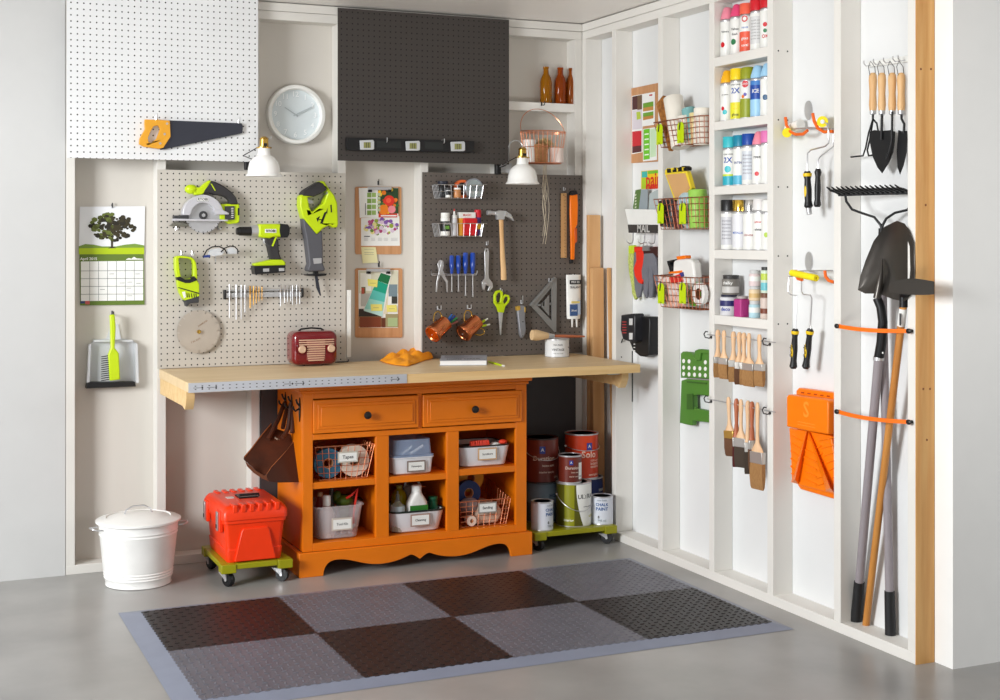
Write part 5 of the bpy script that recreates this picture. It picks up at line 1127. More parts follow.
for i in range(4):
    for j in range(2):
        mt=TD if (i+j)%2==1 else TG; x0=X0+bl+i*iw; y0=Y0+bf+j*ih; m=MB(mt)
        # scalloped interlocking outline
        N_=16; out=[]
        def edge(ax_,ay,bx,by,nx,ny):
            for k in range(N_):
                for f_,o in ((0,.0),(.12,.004),(.5,.004),(.62,.0)):
                    s_=(k+f_)/N_; out.append((ax_+(bx-ax_)*s_+nx*o,ay+(by-ay)*s_+ny*o))
        edge(x0,y0,x0+iw,y0,0,-1);edge(x0+iw,y0,x0+iw,y0+ih,1,0);edge(x0+iw,y0+ih,x0,y0+ih,0,1);edge(x0,y0+ih,x0,y0,-1,0)
        dzt=.0128+.0006*((i+j)%2)
        m.plate([out],lambda p:Vector((p[0],p[1],dzt)),lambda p:Vector((p[0],p[1],.0008)))
        n=18
        for a in range(n):
            for c_ in range(n):
                px_=x0+iw*(a+.5)/n; py_=y0+ih*(c_+.5)/n; h_=.0022; r0,r1=(.0105,.0035) if (a+c_)%2 else (.0035,.0105)
                B4=[Vector((px_+sx*r0*1.0,py_+sy*r1,dzt)) for sx,sy in ((-1,0),(0,-1),(1,0),(0,1))]; T4=[Vector((px_+sx*r0*.6,py_+sy*r1*.6,dzt+h_)) for sx,sy in ((-1,0),(0,-1),(1,0),(0,1))]
                m.loft([B4,T4],(False,True))
        part(m,'tile',t,label='dark near-black tile' if mt is TD else 'grey tile')
# ================================================================ RIGHT WALL : SPRAY CANS
def spray(name,label,u,vtop,shelf,R_,arts,capc,style='dome',cat='spray can',grp=None,bodyc=None):
    z=SH[shelf][0]+.0005; xw=.045; yy=RT(u,200,-xw).y; top=RT(u,vtop,-xw).z; h=top-z; p=Vector((xw,yy,z))
    t=T(name,label,cat,p,grp); bc=bodyc or WHITE; hb=h*.76 if style!='straight' else h*.78
    part(MB(bc).lathe([(R_*.97,0),(R_,.003),(R_,hb-.012),(R_*.97,hb-.006),(R_*.8,hb)],p,(0,0,1),28),'body',t)
    part(MB(STEEL).lathe([(R_*1.015,hb-.011),(R_*1.02,hb-.006),(R_*.9,hb-.001)],p,(0,0,1),28,(False,False)),'rim',t); part(MB(STEEL).lathe([(R_*1.01,0),(R_*1.02,.003)],p,(0,0,1),28,(False,False)),'base_rim',t)
    m=MB(capc)
    if style=='straight': m.lathe([(R_*1.0,hb),(R_*1.0,h-.002),(R_*.96,h)],p,(0,0,1),28)
    elif style=='cone': m.lathe([(R_*.98,hb),(R_*.94,hb+.012),(R_*.62,h-.004),(R_*.5,h)],p,(0,0,1),28).box(p+Vector((-.012,-.006,h-.01)),p+Vector((.0,.006,h+.002)))
    else: m.lathe([(R_*.98,hb),(R_*.97,h*.93),(R_*.8,h*.985),(R_*.4,h)],p,(0,0,1),28)
    part(m,'cap',t)
    wr=lambda a0,z0:(lambda x,y:p+Vector((-R_*1.02*math.cos(a0-x/R_),R_*1.02*math.sin(a0-x/R_),z0+y)))
    m=MB(bc)
    for a in arts:
        k=a[0]
        if k=='band': m.use(a[1]); z0,z1=a[2]*h,a[3]*h; m.grid(lambda i,j:p+Vector((-R_*1.012*math.cos(-1.9+3.4*i),R_*1.012*math.sin(-1.9+3.4*i),z0+(z1-z0)*j)),20,1)
        elif k=='wedge': m.use(a[1]); z0,z1,z2=a[2]*h,a[3]*h,a[4]*h; m.grid(lambda i,j:p+Vector((-R_*1.013*math.cos(-1.9+3.4*i),R_*1.013*math.sin(-1.9+3.4*i),z0+((z2 if i<.5 else z1)+(z1-z2)*0 + (z1-z2)*(i-.5)*0-z0)*j+ (0))),20,1)
        elif k=='dot': m.use(a[1]); fn=wr(a[4],a[2]*h); m.add([fn(0,0)]+[fn(a[3]*math.cos(2*PI*i/16),a[3]*math.sin(2*PI*i/16)) for i in range(16)],[(0,i+1,(i+1)%16+1) for i in range(16)])
        elif k=='txt': m.use(a[1]); m.text(a[2],wr(a[5],a[3]*h),width=a[4])
    if m.v: part(m,'print',t)
    return t
D_=-.55
C=lambda *c:col(*c,.4)
PINK=C(236,140,160);HOT=C(226,70,120);CORAL=C(236,96,70);RED=C(206,16,34);YEL=C(246,212,20);OYEL=C(244,180,20);OLV=C(150,156,30);TEAL=C(56,186,196);DTEAL=C(12,130,160);BLU=C(20,70,160);LBL=C(160,206,236);GRN=C(36,120,70)
T1=('txt',DGREY,'Veloura',.50,.034,D_)
spray('spray_can','white spray can with pale pink cap, first on the top shelf',728,8,0,.031,[T1,('dot',RED,.24,.011,D_+.35)],PINK,'cone')
spray('spray_can','white spray can with hot pink cap and green dot on the top shelf',738,5,0,.032,[('txt',DGREY,'Velvet',.5,.034,D_),('txt',DGREY,'finish',.4,.024,D_),('dot',GRN,.25,.012,D_+.2)],HOT,'cone')
spray('spray_can','coral orange spray can on the top shelf, between hot pink and red caps',748,4,0,.033,[('band',CORAL,.02,.42),('dot',RED,.68,.013,D_),('dot',WHITE,.68,.008,D_),('txt',C(60,110,190),'COLOR',.5,.03,D_),('txt',WHITE,'gloss',.28,.03,D_),('txt',WHITE,'coral',.14,.03,D_)],CORAL,'straight')
spray('spray_can','white spray can with broad bright red cap on the top shelf',758.5,0,0,.033,[('band',C(214,214,214),.12,.66)]+[('txt',C(150,150,150),'use with care',.58-.06*k,.04,D_) for k in range(7)],RED,'straight')
spray('spray_can','red capped spray can half hidden by the stud, last on the top shelf',768.5,-3,0,.033,[('dot',RED,.45,.009,D_),('dot',GRN,.33,.008,D_),('txt',RED,'OK',.22,.03,D_)],RED,'straight')
spray('spray_can','white spray can with orange yellow cap, first on the second shelf',728,71,1,.031,[('txt',DGREY,'sun yellow',.52,.03,D_),('dot',TEAL,.18,.010,D_),('dot',RED,.25,.008,D_+.3)],OYEL,'cone')
spray('spray_can','yellow capped spray can printed with 2X in blue',738.5,69,1,.033,[('band',C(230,226,50),.02,.34),('txt',C(10,70,160),'2X',.56,.04,D_),('txt',DGREY,'ULTRA COVER',.68,.045,D_),('dot',YEL,.26,.014,D_),('txt',BLACK,'gloss',.10,.03,D_)],YEL,'straight')
spray('spray_can','spray can with olive green cap and red badge on the second shelf',748.5,67,1,.033,[('band',C(150,160,40),.02,.38),('dot',RED,.66,.014,D_),('txt',WHITE,'KOLOR',.66,.034,D_),('dot',C(90,80,170),.46,.007,D_),('dot',C(230,120,40),.42,.007,D_+.3)],OLV,'dome')
spray('spray_can','deep blue spray can with pale cap on the second shelf',758.5,66,1,.032,[('band',BLU,.35,.62),('band',LBL,.02,.34),('txt',WHITE,'ICE',.5,.03,D_)],LBL,'cone',bodyc=C(70,130,200))
spray('spray_can','pale blue spray can half hidden by the stud on the second shelf',768.5,64,1,.032,[('dot',C(30,80,120),.35,.011,D_)],LBL,'cone')
spray('spray_can','white and teal spray can printed 2X, first on the third shelf',731,137,2,.033,[('band',C(40,170,190),.02,.2),('band',C(200,220,60),.2,.24),('txt',C(10,70,160),'2X',.52,.04,D_),('txt',DGREY,'ULTRA COVER',.64,.045,D_),('dot',TEAL,.34,.014,D_)],TEAL,'straight')
spray('spray_can','spray can with dark teal cap, second on the third shelf',741,135.5,2,.032,[('txt',C(30,60,130),'SATIN',.45,.035,D_),('band',C(90,180,210),.02,.2)],DTEAL,'straight')
spray('spray_can','spray can with royal blue cap on the third shelf',750,134,2,.032,[('band',C(210,215,222),.1,.66)]+[('txt',C(150,150,160),'directions',.58-.07*k,.04,D_) for k in range(6)],BLU,'straight')
spray('spray_can','spray can with translucent pink cap on the third shelf',760,132,2,.031,[('txt',DGREY,'rose',.52,.03,D_),('dot',RED,.2,.009,D_)],PINK,'cone')
spray('spray_can','pink capped spray can half hidden by the stud on the third shelf',769,131,2,.032,[],C(226,120,180),'straight')
spray('spray_can','white spray can with matt black cap on the fourth shelf',729.5,200,3,.035,[('band',C(206,206,210),.1,.66),('band',C(30,140,70),.2,.5)][:1]+[('txt',C(140,140,150),'directions',.58-.07*k,.04,D_) for k in range(6)],BLACK,'straight')
spray('spray_can','spray can with shiny gold cap on the fourth shelf',741,200,3,.034,[('txt',C(20,90,180),'METALLIC',.34,.05,D_),('band',C(226,226,230),.05,.7)][::-1],mat('gold_cap',(226,186,80),.15,1),'straight')
spray('spray_can','spray can with shiny silver cap on the fourth shelf',751.5,200,3,.033,[('txt',C(170,90,90),'chrome',.3,.04,D_)],mat('silver_cap',(216,214,212),.15,1),'straight')
spray('spray_can','white spray can with white cap on the fourth shelf, right of the silver cap',761,199,3,.031,[('txt',DGREY,'white',.4,.03,D_),('txt',RED,'primer',.55,.03,D_)],C(226,222,220),'straight')
spray('spray_can','white capped spray can half hidden by the stud on the fourth shelf',769.5,199,3,.031,[('dot',C(170,200,40),.3,.01,D_)],WHITE,'dome')
# small jars on the lowest shelf
def sj(label,u,v0,v1,R_,body,capc,arts=(),x=.04,capf=.2,on_=None,square=False):
    yy=RT(u,300,-x).y; z0=(SH[4][0]+.0005) if on_ is None else on_; z1=RT(u,v1,-x).z; p=Vector((x,yy,z0)); h=z1-z0
    t=T('paint_jar',label,'jar',p)
    if square: part(MB(body).loft([rrect(p.x-R_,p.x+R_,p.y-R_,p.y+R_,.006,z0+a) for a in (0,h*(1-capf)-.004)]+[rrect(p.x-R_*.7,p.x+R_*.7,p.y-R_*.7,p.y+R_*.7,.006,z0+h*(1-capf))]),'body',t)
    else: part(MB(body).lathe([(R_*.96,0),(R_,.003),(R_,h*(1-capf)-.003),(R_*.85,h*(1-capf))],p,(0,0,1),24),'body',t)
    part(MB(capc).lathe([(R_*.88,h*(1-capf)),(R_*.9,h-.001),(R_*.86,h)],p,(0,0,1),24),'lid',t)
    m=MB(body); wr=lambda a0,z_:(lambda xx,y:p+Vector((-R_*1.025*math.cos(a0-xx/R_),R_*1.025*math.sin(a0-xx/R_),z_+y)))
    for a in arts:
        if a[0]=='band': m.use(a[1]); a0,a1=a[2]*h,a[3]*h; m.grid(lambda i,j:p+Vector((-R_*1.015*math.cos(-2+3.6*i),R_*1.015*math.sin(-2+3.6*i),a0+(a1-a0)*j)),20,1)
        else: m.use(a[1]); m.text(a[2],wr(D_,a[3]*h),width=a[4])
    if m.v: part(m,'print',t)
    return z1
z1=sj('navy and white paint jar at the bottom left of the lowest shelf',729,313,294.5,.036,C(214,214,218),C(30,34,60),[('band',C(40,40,100),.45,.72),('txt',C(40,60,160),'deco',.3,.04)],capf=.1)
sj('grey and white paint jar stacked on the navy one on the lowest shelf',731,294,275,.036,C(120,116,110),C(52,50,50),[('band',C(196,194,190),.1,.42),('txt',WHITE,'chalky',.6,.045)],capf=.18,on_=z1+.0005)
sj('square purple paint jar at the front of the lowest shelf',742.5,315,296,.026,C(180,56,130),C(170,160,160),[],x=.028,capf=.12,square=True)
z1=sj('small clear jar with pale blue paint, bottom of the stack of three',755,315,300.5,.024,C(180,214,224),C(206,206,206),[('band',WHITE,.3,.6)],capf=.22)
z2=sj('small clear jar with cream paint, middle of the stack of three',755,300,286,.024,C(230,206,170),C(200,200,200),[('band',C(214,180,120),.2,.5)],capf=.22,on_=z1+.0005)
sj('small clear jar with pink white paint, topmost of the stack of three',755,285,270,.024,C(226,206,206),C(204,204,204),[('band',WHITE,.3,.6)],capf=.22,on_=z2+.0005)
z1=sj('small brown topped jar at the right of the lowest shelf',766,316,293,.022,C(214,196,186),C(120,80,60),[('band',C(120,60,40),.2,.4)],capf=.18)
sj('small rainbow labelled bottle at the top right of the lowest shelf',766.5,292,267,.022,C(210,226,206),C(60,60,60),[('band',C(110,190,200),.1,.4),('band',C(190,210,80),.5,.75)],capf=.12,on_=z1+.0005)
# ================================================================ BRUSHES ON RODS
def rod(v,label):
    a=RT(707.5,v,.022); b=RT(775.5,v+11,.022); z=(a.z+b.z)/2; y0,y1=a.y,b.y
    t=T('brush_rod',label,'rod',(-.02,(y0+y1)/2,z)); part(MB(STEEL).tube([(-.022,y0,z),(-.022,y1,z)],.002,6),'rod',t)
    for y in (-1.15,-1.56): part(MB(mat('dark_hook',(70,70,72),.3,.8)).tube([(0,y,z-.012),(-.012,y,z-.016),(-.03,y,z-.012),(-.036,y,z+.002),(-.028,y,z+.012),(-.018,y,z+.01)],.0026,6).lathe([(.006,0),(.006,.003)],(-.0,y,z-.012),(-1,0,0),10),'hook',t)
    return z
BEECH=wood('beech_handle',(222,176,132),(234,196,156),'Z',.5)
def brush(label,u,zr,vb,w,fer,bri,handle=BEECH,rot=0,x=-.022,tilt=0,long=0):
    zb=RT(u,vb,-x).z; y=RT(u,(338+vb)/2,-x).y; ztop=zr+.024; H_=ztop-zb
    t=T('paintbrush',label,'paintbrush',(0,0,0)); w=w*.8
    o=Vector((0,0,0))
    def sec(z,a,b,n=14): return [Vector((b*math.sin(2*PI*j/n),a*math.cos(2*PI*j/n),z)) for j in range(n)]
    hw=w/2
    def hs(p): z,a,b=p; return sec(-z*H_,a,b)
    part(MB(handle).loft([hs(q_) for q_ in ((0,.004,.004),(.02,.008,.006),(.09,.011,.007),(.2,.0085,.0065),(.36,.007,.006),(.46,.010,.007),(.53,hw*.75,.0085),(.57,hw*.96,.0095))]),'handle',t)
    m=MB(fer).loft([[Vector((sx*d_,sy*w_,-z*H_)) for sx,sy in ((-1,-1),(1,-1),(1,1),(-1,1))] for z,w_,d_ in ((.565,hw,.0105),(.70,hw*.98,.0095))]); part(m,'ferrule',t,bev=.002)
    m=MB(bri).loft([[Vector((sx*d_,sy*w_,-z*H_)) for sx,sy in ((-1,-1),(-1,0),(1,0),(1,-0),(1,1),(-1,1))][:0] or [Vector((-d_,-w_,-z*H_)),Vector((d_,-w_,-z*H_)),Vector((d_,w_,-z*H_)),Vector((-d_,w_,-z*H_))] for z,w_,d_ in ((.69,hw*.95,.009),(.85,hw*1.0,.009),(.97,hw*.98,.005),(1.0,hw*.9,.002))]); part(m,'bristles',t)
    t.location=(x,y,ztop); t.rotation_euler=(tilt,0,rot); return t
TANB=mat('tan_bristle',(178,134,84),.9,rgb2=(150,106,62),scale=30,stretch=(20,20,2),bump=.6,bscale=60); DKB=mat('dark_bristle',(70,58,48),.9,bump=.6,bscale=200); BRB=mat('brown_bristle',(104,70,48),.9,bump=.6,bscale=200)
FS=mat('tin_ferrule',(196,194,190),.35,.7); FG=mat('gold_ferrule',(206,170,90),.3,.8)
zr1=rod(333,'upper wire rod with hooked ends holding seven pale handled brushes'); zr2=rod(400,'lower wire rod with hooked ends holding mixed paintbrushes')
for a in (('paintbrush seen edge on, leftmost on the upper rod',718,377.5,.045,FS,TANB,1.2),('medium flat paintbrush, second on the upper rod',724,379,.058,FS,TANB,.25),('narrow paintbrush, third from the left on the upper rod',733.5,382,.05,FS,TANB,.9),
  ('edge on paintbrush, fourth on the upper rod',739.5,384.5,.05,FS,BRB,1.1),('fifth paintbrush on the upper rod, just left of the widest',744,385,.045,FS,TANB,1.0),('widest paintbrush on the upper rod, with a printed ferrule',749,386.5,.085,FS,TANB,.1),('rightmost paintbrush on the upper rod, hanging apart',759.5,386.5,.058,FS,TANB,.2)):
    brush(a[0],a[1],zr1,a[2],a[3],a[4],a[5],rot=a[6],x=-.022)
RBH=mat('red_brown_handle',(178,100,66),.4)
for a in (('tilted paintbrush with gold ferrule and brown bristles, leftmost on the lower rod',728.5,456,.062,FG,BRB,.25,BEECH,-.05),('paintbrush with slim red brown handle on the lower rod',736.5,467,.04,FS,mat('maroon_bristle',(90,30,30),.8),1.0,RBH,0),('paintbrush with dark charcoal bristles in the middle of the lower rod',741,467.5,.07,FS,DKB,.3,BEECH,0),
  ('slim paintbrush with black bristles on the lower rod',748,474,.035,FS,DKB,1.0,BEECH,0),('slim pale paintbrush just left of the largest brush',752,470,.035,FS,BRB,1.2,RBH,0),('largest paintbrush with broad tan bristles, rightmost on the lower rod',757.5,489.5,.092,FS,TANB,.1,BEECH,0)):
    brush(a[0],a[1],zr2,a[2],a[3],a[4],a[5],handle=a[7],rot=a[6],x=-.022,tilt=a[8])
# ================================================================ CORK BOARD, MAGAZINE, MAIL HOLDER, GLOVES, CHARGER
SD=-.0885
Z=lambda p:Zf(570,0,3.89,p)
t=T('clipboard','brown hardboard clipboard with pinned pictures on the right wall','clipboard',RT(643,163,SD))
part(MB(KRAFT).pr('R',Z([(234,345),(343,322),(343,628),(234,635)]),SD,SD+.006),'board',t,bev=.0008)
def rs(name,label,quad,d,arts,cat='paper'):
    m=MB(PAPER).pr('R',Z(quad),d-.0006,d)
    for i,(c_,pts) in enumerate(arts): m.use(col(*c_,.6)); m.pr('R',Z(pts),d-.0001,d+.0004+.00003*i)
    return solo(m,name,label,cat)
rs('photo_collage','collage of dark red photos at the left of the right wall clipboard',[(240,374),(282,366),(282,592),(240,600)],SD+.0075,[((80,40,40),[(242,376),(262,372),(262,425),(242,428)]),((110,84,60),[(262,372),(280,368),(280,425),(262,428)]),((214,206,214),[(242,430),(280,426),(280,500),(242,505)]),((180,200,70),[(258,436),(274,434),(276,462),(260,466)]),((200,40,50),[(242,512),(278,508),(278,565),(242,570)]),((90,40,44),[(242,570),(278,565),(278,590),(242,596)])])
rs('plant_page','white page with photos of green plants on the right wall clipboard',[(282,366),(330,357),(330,485),(282,492)],SD+.0085,[((110,160,50),[(284,402),(324,394),(324,428),(284,434)]),((196,140,70),[(284,420),(324,413),(324,428),(284,434)]),((110,160,50),[(284,440),(324,433),(324,460),(284,468)]),((190,130,60),[(284,455),(324,448),(324,460),(284,468)]),((180,40,40),[(308,368),(320,366),(320,372),(308,374)])])
rs('green_list_page','white and lime page at the lower right of the right wall clipboard',[(284,502),(338,494),(338,622),(284,628)],SD+.0085,[((110,196,40),[(286,504),(310,500),(310,618),(286,622)]),((200,226,190),[(312,502),(334,498),(334,608),(312,612)])]+[((240,250,230),[(290,520+20*k),(306,518+20*k),(306,523+20*k),(290,525+20*k)]) for k in range(5)])
Z=lambda p:Zf(600,150,3.89,p)
mg=MB(col(240,196,20,.5)).pr('R',Z([(160,82),(230,76),(230,150),(160,152)]),SD,SD+.003)
for c_,pts in (((60,180,170),[(162,84),(184,82),(184,106),(162,108)]),((120,190,50),[(186,82),(228,78),(228,90),(186,94)]),((170,200,30),[(162,110),(190,108),(190,150),(162,151)]),((230,90,20),[(190,140),(230,138),(230,150),(190,151)])): mg.use(col(*c_,.5)).pr('R',Z(pts),SD+.003,SD+.0034)
mg.use(col(214,30,30,.5)); o=RT(*Z([(214,116)])[0],SD+.0038); mg.text('paint',lambda x,y:o+Vector((0,-x,y)),width=.17); o3=RT(*Z([(212,140)])[0],SD+.0042); mg.text('makeover',lambda x,y:o3+Vector((0,-x,y)),width=.16)
solo(mg,'magazine','yellow magazine with red lettering above the white holder','magazine')
t=T('mail_holder','white wall holder with dark strip lettered MAIL','mail holder',RT(643,232,-.05))
HD=-.035
part(MB(WHITE).pr('R',Z([(97,229),(220,232),(228,291),(110,290)]),HD-.004,HD).pr('R',Z([(100,229),(222,232),(228,320),(112,320)]),SD,SD+.004).pr('R',Z([(112,286),(228,286),(228,320),(112,320)]),SD+.004,HD-.004),'pocket',t,bev=.001)
m=MB(mat('chalk_strip',(60,56,54),.6)).pr('R',Z([(108,290),(229,291),(229,323),(111,322)]),HD-.003,HD+.001).use(col(190,188,184,.7)); o=RT(*Z([(168,306)])[0],HD+.0015); m.text('MAIL',lambda x,y:o+Vector((0,-x,y)),width=.115); part(m,'name_strip',t)
for x in (130,174,214): 
    m=MB(CHROME); a=RT(*Z([(x,322)])[0],HD-.004); m.tube([a,a+Vector((0,0,-.03)),a+Vector((-.004,0,-.045)),a+Vector((-.02,0,-.05)),a+Vector((-.032,0,-.042)),a+Vector((-.034,0,-.03))],.0025,6)
    part(m,'hook',t)
for pts,c_,l in (([(128,222),(138,156),(160,152),(152,236),(130,236)],(90,120,60),'green patterned card in the mail holder'),([(150,236),(160,154),(186,152),(184,236)],(150,160,166),'grey card in the middle of the mail holder'),([(188,236),(192,170),(228,152),(228,236)],(176,186,186),'pale grey green card at the right of the mail holder')):
    a_={'g':-.07,'x':-.062,'p':-.055}[ 'g' if l[0]=='g' and 'patt' in l else ('p' if l[0]=='p' else 'x')]
    m=MB(col(*c_,.6)).pr('R',Z(pts),a_-.0015,a_); 
    if 'patt' in l:
        m.use(col(200,206,180,.6))
        for k in range(5): m.pr('R',Z([(136,172+12*k),(142,171+12*k),(140,178+12*k),(135,179+12*k)]),a_,a_+.0004)
    solo(m,'card',l,'card')
# gloves
def glove(pts,d,mt,cuff,cuffm,label,th=.014):
    ys=[RT(*Z([p])[0],d) for p in pts]; t=T('work_glove',label,'glove',sum(ys,Vector())/len(ys)*0+Vector((-d,sum(v.y for v in ys)/len(ys),min(v.z for v in ys))))
    part(MB(mt).pr('R',Z(pts),d-th,d),'hand',t,bev=.004,seg=3); part(MB(cuffm).pr('R',Z(cuff),d-th-.002,d+.002),'cuff',t,bev=.003); return t
GLG=mat('grey_knit',(112,112,120),.9,bump=.4,bscale=300); GLR=mat('red_fabric',(226,46,24),.7,bump=.3,bscale=200); GLL=mat('lime_dotted_glove',(206,216,130),.8,rgb2=(150,160,60),scale=90,bump=.3)
glove([(110,400),(128,395),(130,430),(140,470),(136,520),(142,575),(134,584),(124,560),(120,520),(112,480),(108,430)],-.052,GLL,[(110,372),(130,370),(130,402),(110,405)],LIME,'lime and cream dotted garden glove under the mail holder')
glove([(134,380),(206,380),(214,420),(212,480),(206,520),(212,560),(208,575),(198,540),(190,520),(186,560),(178,578),(168,560),(166,520),(160,540),(152,572),(142,575),(134,540),(128,470),(130,420)],-.035,GLG,[(132,376),(216,376),(216,398),(132,398)],GLR,'grey work glove with red cuff, rear of the pair')
glove([(138,392),(166,388),(172,440),(172,500),(160,522),(148,516),(134,490),(130,460),(140,430)],-.012,GLR,[(136,380),(168,378),(168,394),(136,396)],GLR,'bright red glove palm hanging in front of the grey glove')
glove([(170,400),(204,396),(216,425),(221,470),(225,528),(215,532),(208,490),(203,470),(204,540),(199,574),(189,576),(188,530),(187,478),(184,530),(180,566),(170,566),(168,500),(163,505),(160,470),(166,440)],-.006,GLG,[(166,380),(224,376),(228,400),(222,420),(205,402),(168,404)],mat('black_red_cuff',(60,26,24),.7),'grey knit work glove in front, with dark cuff')
solo(MB(CHROME).pr('R',Z([(165,372),(188,372),(190,392),(164,392)]),-.02,.002).tube([RT(*Z([p])[0],-.004) for p in ((168,372),(170,360),(182,360),(184,372))],.002,6),'binder_clip','small silver clip holding the gloves','clip')
# charger
Z=lambda p:Zf(570,210,3.336,p)
t=T('battery_charger','black tool battery charger on the right wall above the bench end','charger',RT(636,356,SD))
part(MB(BLACK).pr('R',Z([(188,352),(262,356),(266,372),(262,484),(250,490),(232,488),(210,470),(198,440),(190,400)]),SD,-.035),'base',t,bev=.006,seg=3)
part(MB(col(38,38,42,.35)).pr('R',Z([(170,350),(212,345),(216,360),(214,438),(205,442),(176,432),(168,400)]),-.05,.004),'battery_pack',t,bev=.005)
m=MB(col(206,206,206,.4)).pr('R',Z([(197,362),(209,362),(208,384),(197,384)]),.004,.0045).pr('R',Z([(197,410),(209,410),(208,432),(197,432)]),.004,.0045).use(col(180,60,60))
for k in range(5): m.pr('R',Z([(174,372+9*k),(188,372+9*k),(188,375+9*k),(174,375+9*k)]),.004,.0045)
for k in range(3): m.use(WHITE).pr('R',Z([(212,446+11*k),(217,446+11*k),(217,449+11*k),(212,449+11*k)]),-.034,-.0335)
part(m,'markings',t)
part(MB(BLACK).tube([RT(*Z([p])[0],-.03) for p in ((176,430),(168,450),(166,475),(172,492))],.0028,6).tube([RT(*Z([p])[0],-.05) for p in ((208,470),(208,500),(208,560),(208,640))],.0028,6),'power_cord',t)
# ================================================================ HANGING WIRE BASKETS
def rbasket(vt,vb,label,hooks=True):
    zt=RT(682,vt,.04).z; zb=RT(682,vb,.04).z
    y0,y1=-.79,-1.128
    t=T('wire_basket',label,'basket',(0,(y0+y1)/2,zb))
    top=[Vector((-.045,y1,zt)),Vector((-.045,y0+.027,zt)),Vector((.05,y0+.027,zt+.004)),Vector((.05,y1,zt+.004))]; bot=[Vector((-.038,y1+.004,zb)),Vector((-.038,y0-.025,zb)),Vector((.048,y0-.025,zb)),Vector((.048,y1+.004,zb))]
    m=wbasket(MB(RUST),top,bot,5,11,4,.0016); part(m,'wire_body',t)
    m=MB(BLACK)
    for y in (-1.10,-.80): m.tube([(.0885,y,zt+.02),(.06,y,zt+.024),(.045,y,zt+.01),(.05,y,zt-.006)],.0026,6)
    part(m,'hook',t); return zb+.004,zt
def ltag(u,v,label,d=.05):
    a=RT(u,v,d); t=T('hang_tag',label,'tag',a); w=.052;h=.075
    part(MB(LIME).plate([[(-w/2,0),(-w*.25,.012),(w*.25,.012),(w/2,0),(w/2,-h),(-w/2,-h)]],lambda p:a+Vector((-.0006,p[0]-p[1]*.0,p[1])),lambda p:a+Vector((.0006,p[0],p[1]))),'card',t)
    part(MB(BLACK).tube([a+Vector((0,.004,.02)),a+Vector((-.003,0,.004)),a+Vector((-.003,.006,-.02))],.0022,6),'string',t)
    m=MB(col(110,120,10,.6)); o=a+Vector((-.0012,0,-.07)); m.text('No.',lambda x,y:o+Vector((0,-x,y)),width=.016); part(m,'writing',t)
def rollR(u,v0,v1,R_,mt,label,x=-.045,tilt=(0,0),name='paper_roll',cat='roll',hollow=True):
    a=RT(u,v1,-x); b=a.copy(); b.z=RT(u,v0,-x).z; b.x+=tilt[0]; b.y+=tilt[1]
    m=MB(mt); 
    if hollow: m.lathe([(R_*.3,0),(R_*.95,0),(R_,.004),(R_,(b-a).length-.004),(R_*.95,(b-a).length),(R_*.35,(b-a).length),(R_*.3,(b-a).length-.01)],a,b-a,24)
    else: m.lathe([(R_*.9,0),(R_,.008),(R_,(b-a).length*.8),(R_*.8,(b-a).length*.94),(R_*.3,(b-a).length)],a,b-a,24)
    return solo(m,name,label,cat)
zb,zt=rbasket(118.5,145,'top wire basket on the right wall, with rolls of paper')
CRK=mat('cork_brown',(176,116,50),.8,rgb2=(120,70,24),scale=60,bump=.4)
# boards and rolls
a=RT(664,98,.05)
def slab(c0,c1,w,thk,mt,name,label,cat,extra=None):
    c0=Vector(c0);c1=Vector(c1); ax=(c1-c0).normalized(); yv=Vector((0,-1,0)); yv=(yv-ax*yv.dot(ax)).normalized(); nx=ax.cross(yv)
    m=MB(mt); m.loft([[c+yv*sy*w/2+nx*sx*thk/2 for sx,sy in ((-1,-1),(1,-1),(1,1),(-1,1))] for c in (c0,c1)])
    return solo(m,name,label,cat)
def R3(u,v,x): return on(u,v,0,x+.045)
slab(R3(674,147,-.06),R3(661.5,100,-.045),.062,.02,CRK,'cork_strip','brown speckled cork strip standing at the left of the top basket','cork')
CREAM=mat('cream_paper',(232,226,214),.7,bump=.2,bscale=40)
def cyl3(a,b,r,mt,name,label,cat,hollow=True):
    a=Vector(a);b=Vector(b); L_=(b-a).length; m=MB(mt)
    m.lathe([(r*.95,0),(r,.003),(r,L_-.003),(r*.95,L_)]+([(r*.4,L_),(r*.35,L_-.01)] if hollow else []),a,b-a,24); return solo(m,name,label,cat)
cyl3(R3(681,147,-.045),R3(673,97.5,-.045),.042,CREAM,'paper_roll','tall cream paper roll leaning in the top basket','roll')
cyl3(R3(688,146,-.05),R3(684,116,-.06),.030,CREAM,'paper_roll','short white roll at the front centre of the top basket','roll')
cyl3(R3(694,140,-.04),R3(688.5,109,-.04),.030,mat('teal_cloth_roll',(126,178,178),.8,bump=.3),'cloth_roll','teal cloth roll in the top basket','roll',False)
cyl3(R3(696,144,-.045),R3(694.5,113,-.045),.022,mat('pale_yellow_roll',(226,206,150),.7),'cloth_roll','pale yellow roll in the top basket, right of the teal roll','roll',False)
cyl3(R3(702,145,-.045),R3(702.5,108,-.045),.036,CREAM,'paper_roll','white roll at the right end of the top basket','roll',False)
ltag(659.5,127,'left lime tag on the top basket'); ltag(680.5,125,'right lime tag on the top basket')
zb,zt=rbasket(198,229,'middle wire basket on the right wall, with green roll and drop cloth')
t=T('kneeling_pad','tan card backed pack with yellow and black edge in the middle basket','pack',R3(684,222,-.06))
Zm=lambda p:Zf(645,155,8.75,p)
m=MB(mat('pack_yellow',(232,206,50),.6)).pr('R',Zm([(172,158),(368,140),(410,290),(300,400),(255,390)]),-.004,.014); part(m,'backing',t)
m=MB(col(206,160,106,.7)).pr('R',Zm([(185,172),(350,158),(392,290),(320,390),(268,390),(240,320)]),.014,.0155); part(m,'card',t)
m=MB(BLACK); rr=random.Random(1)
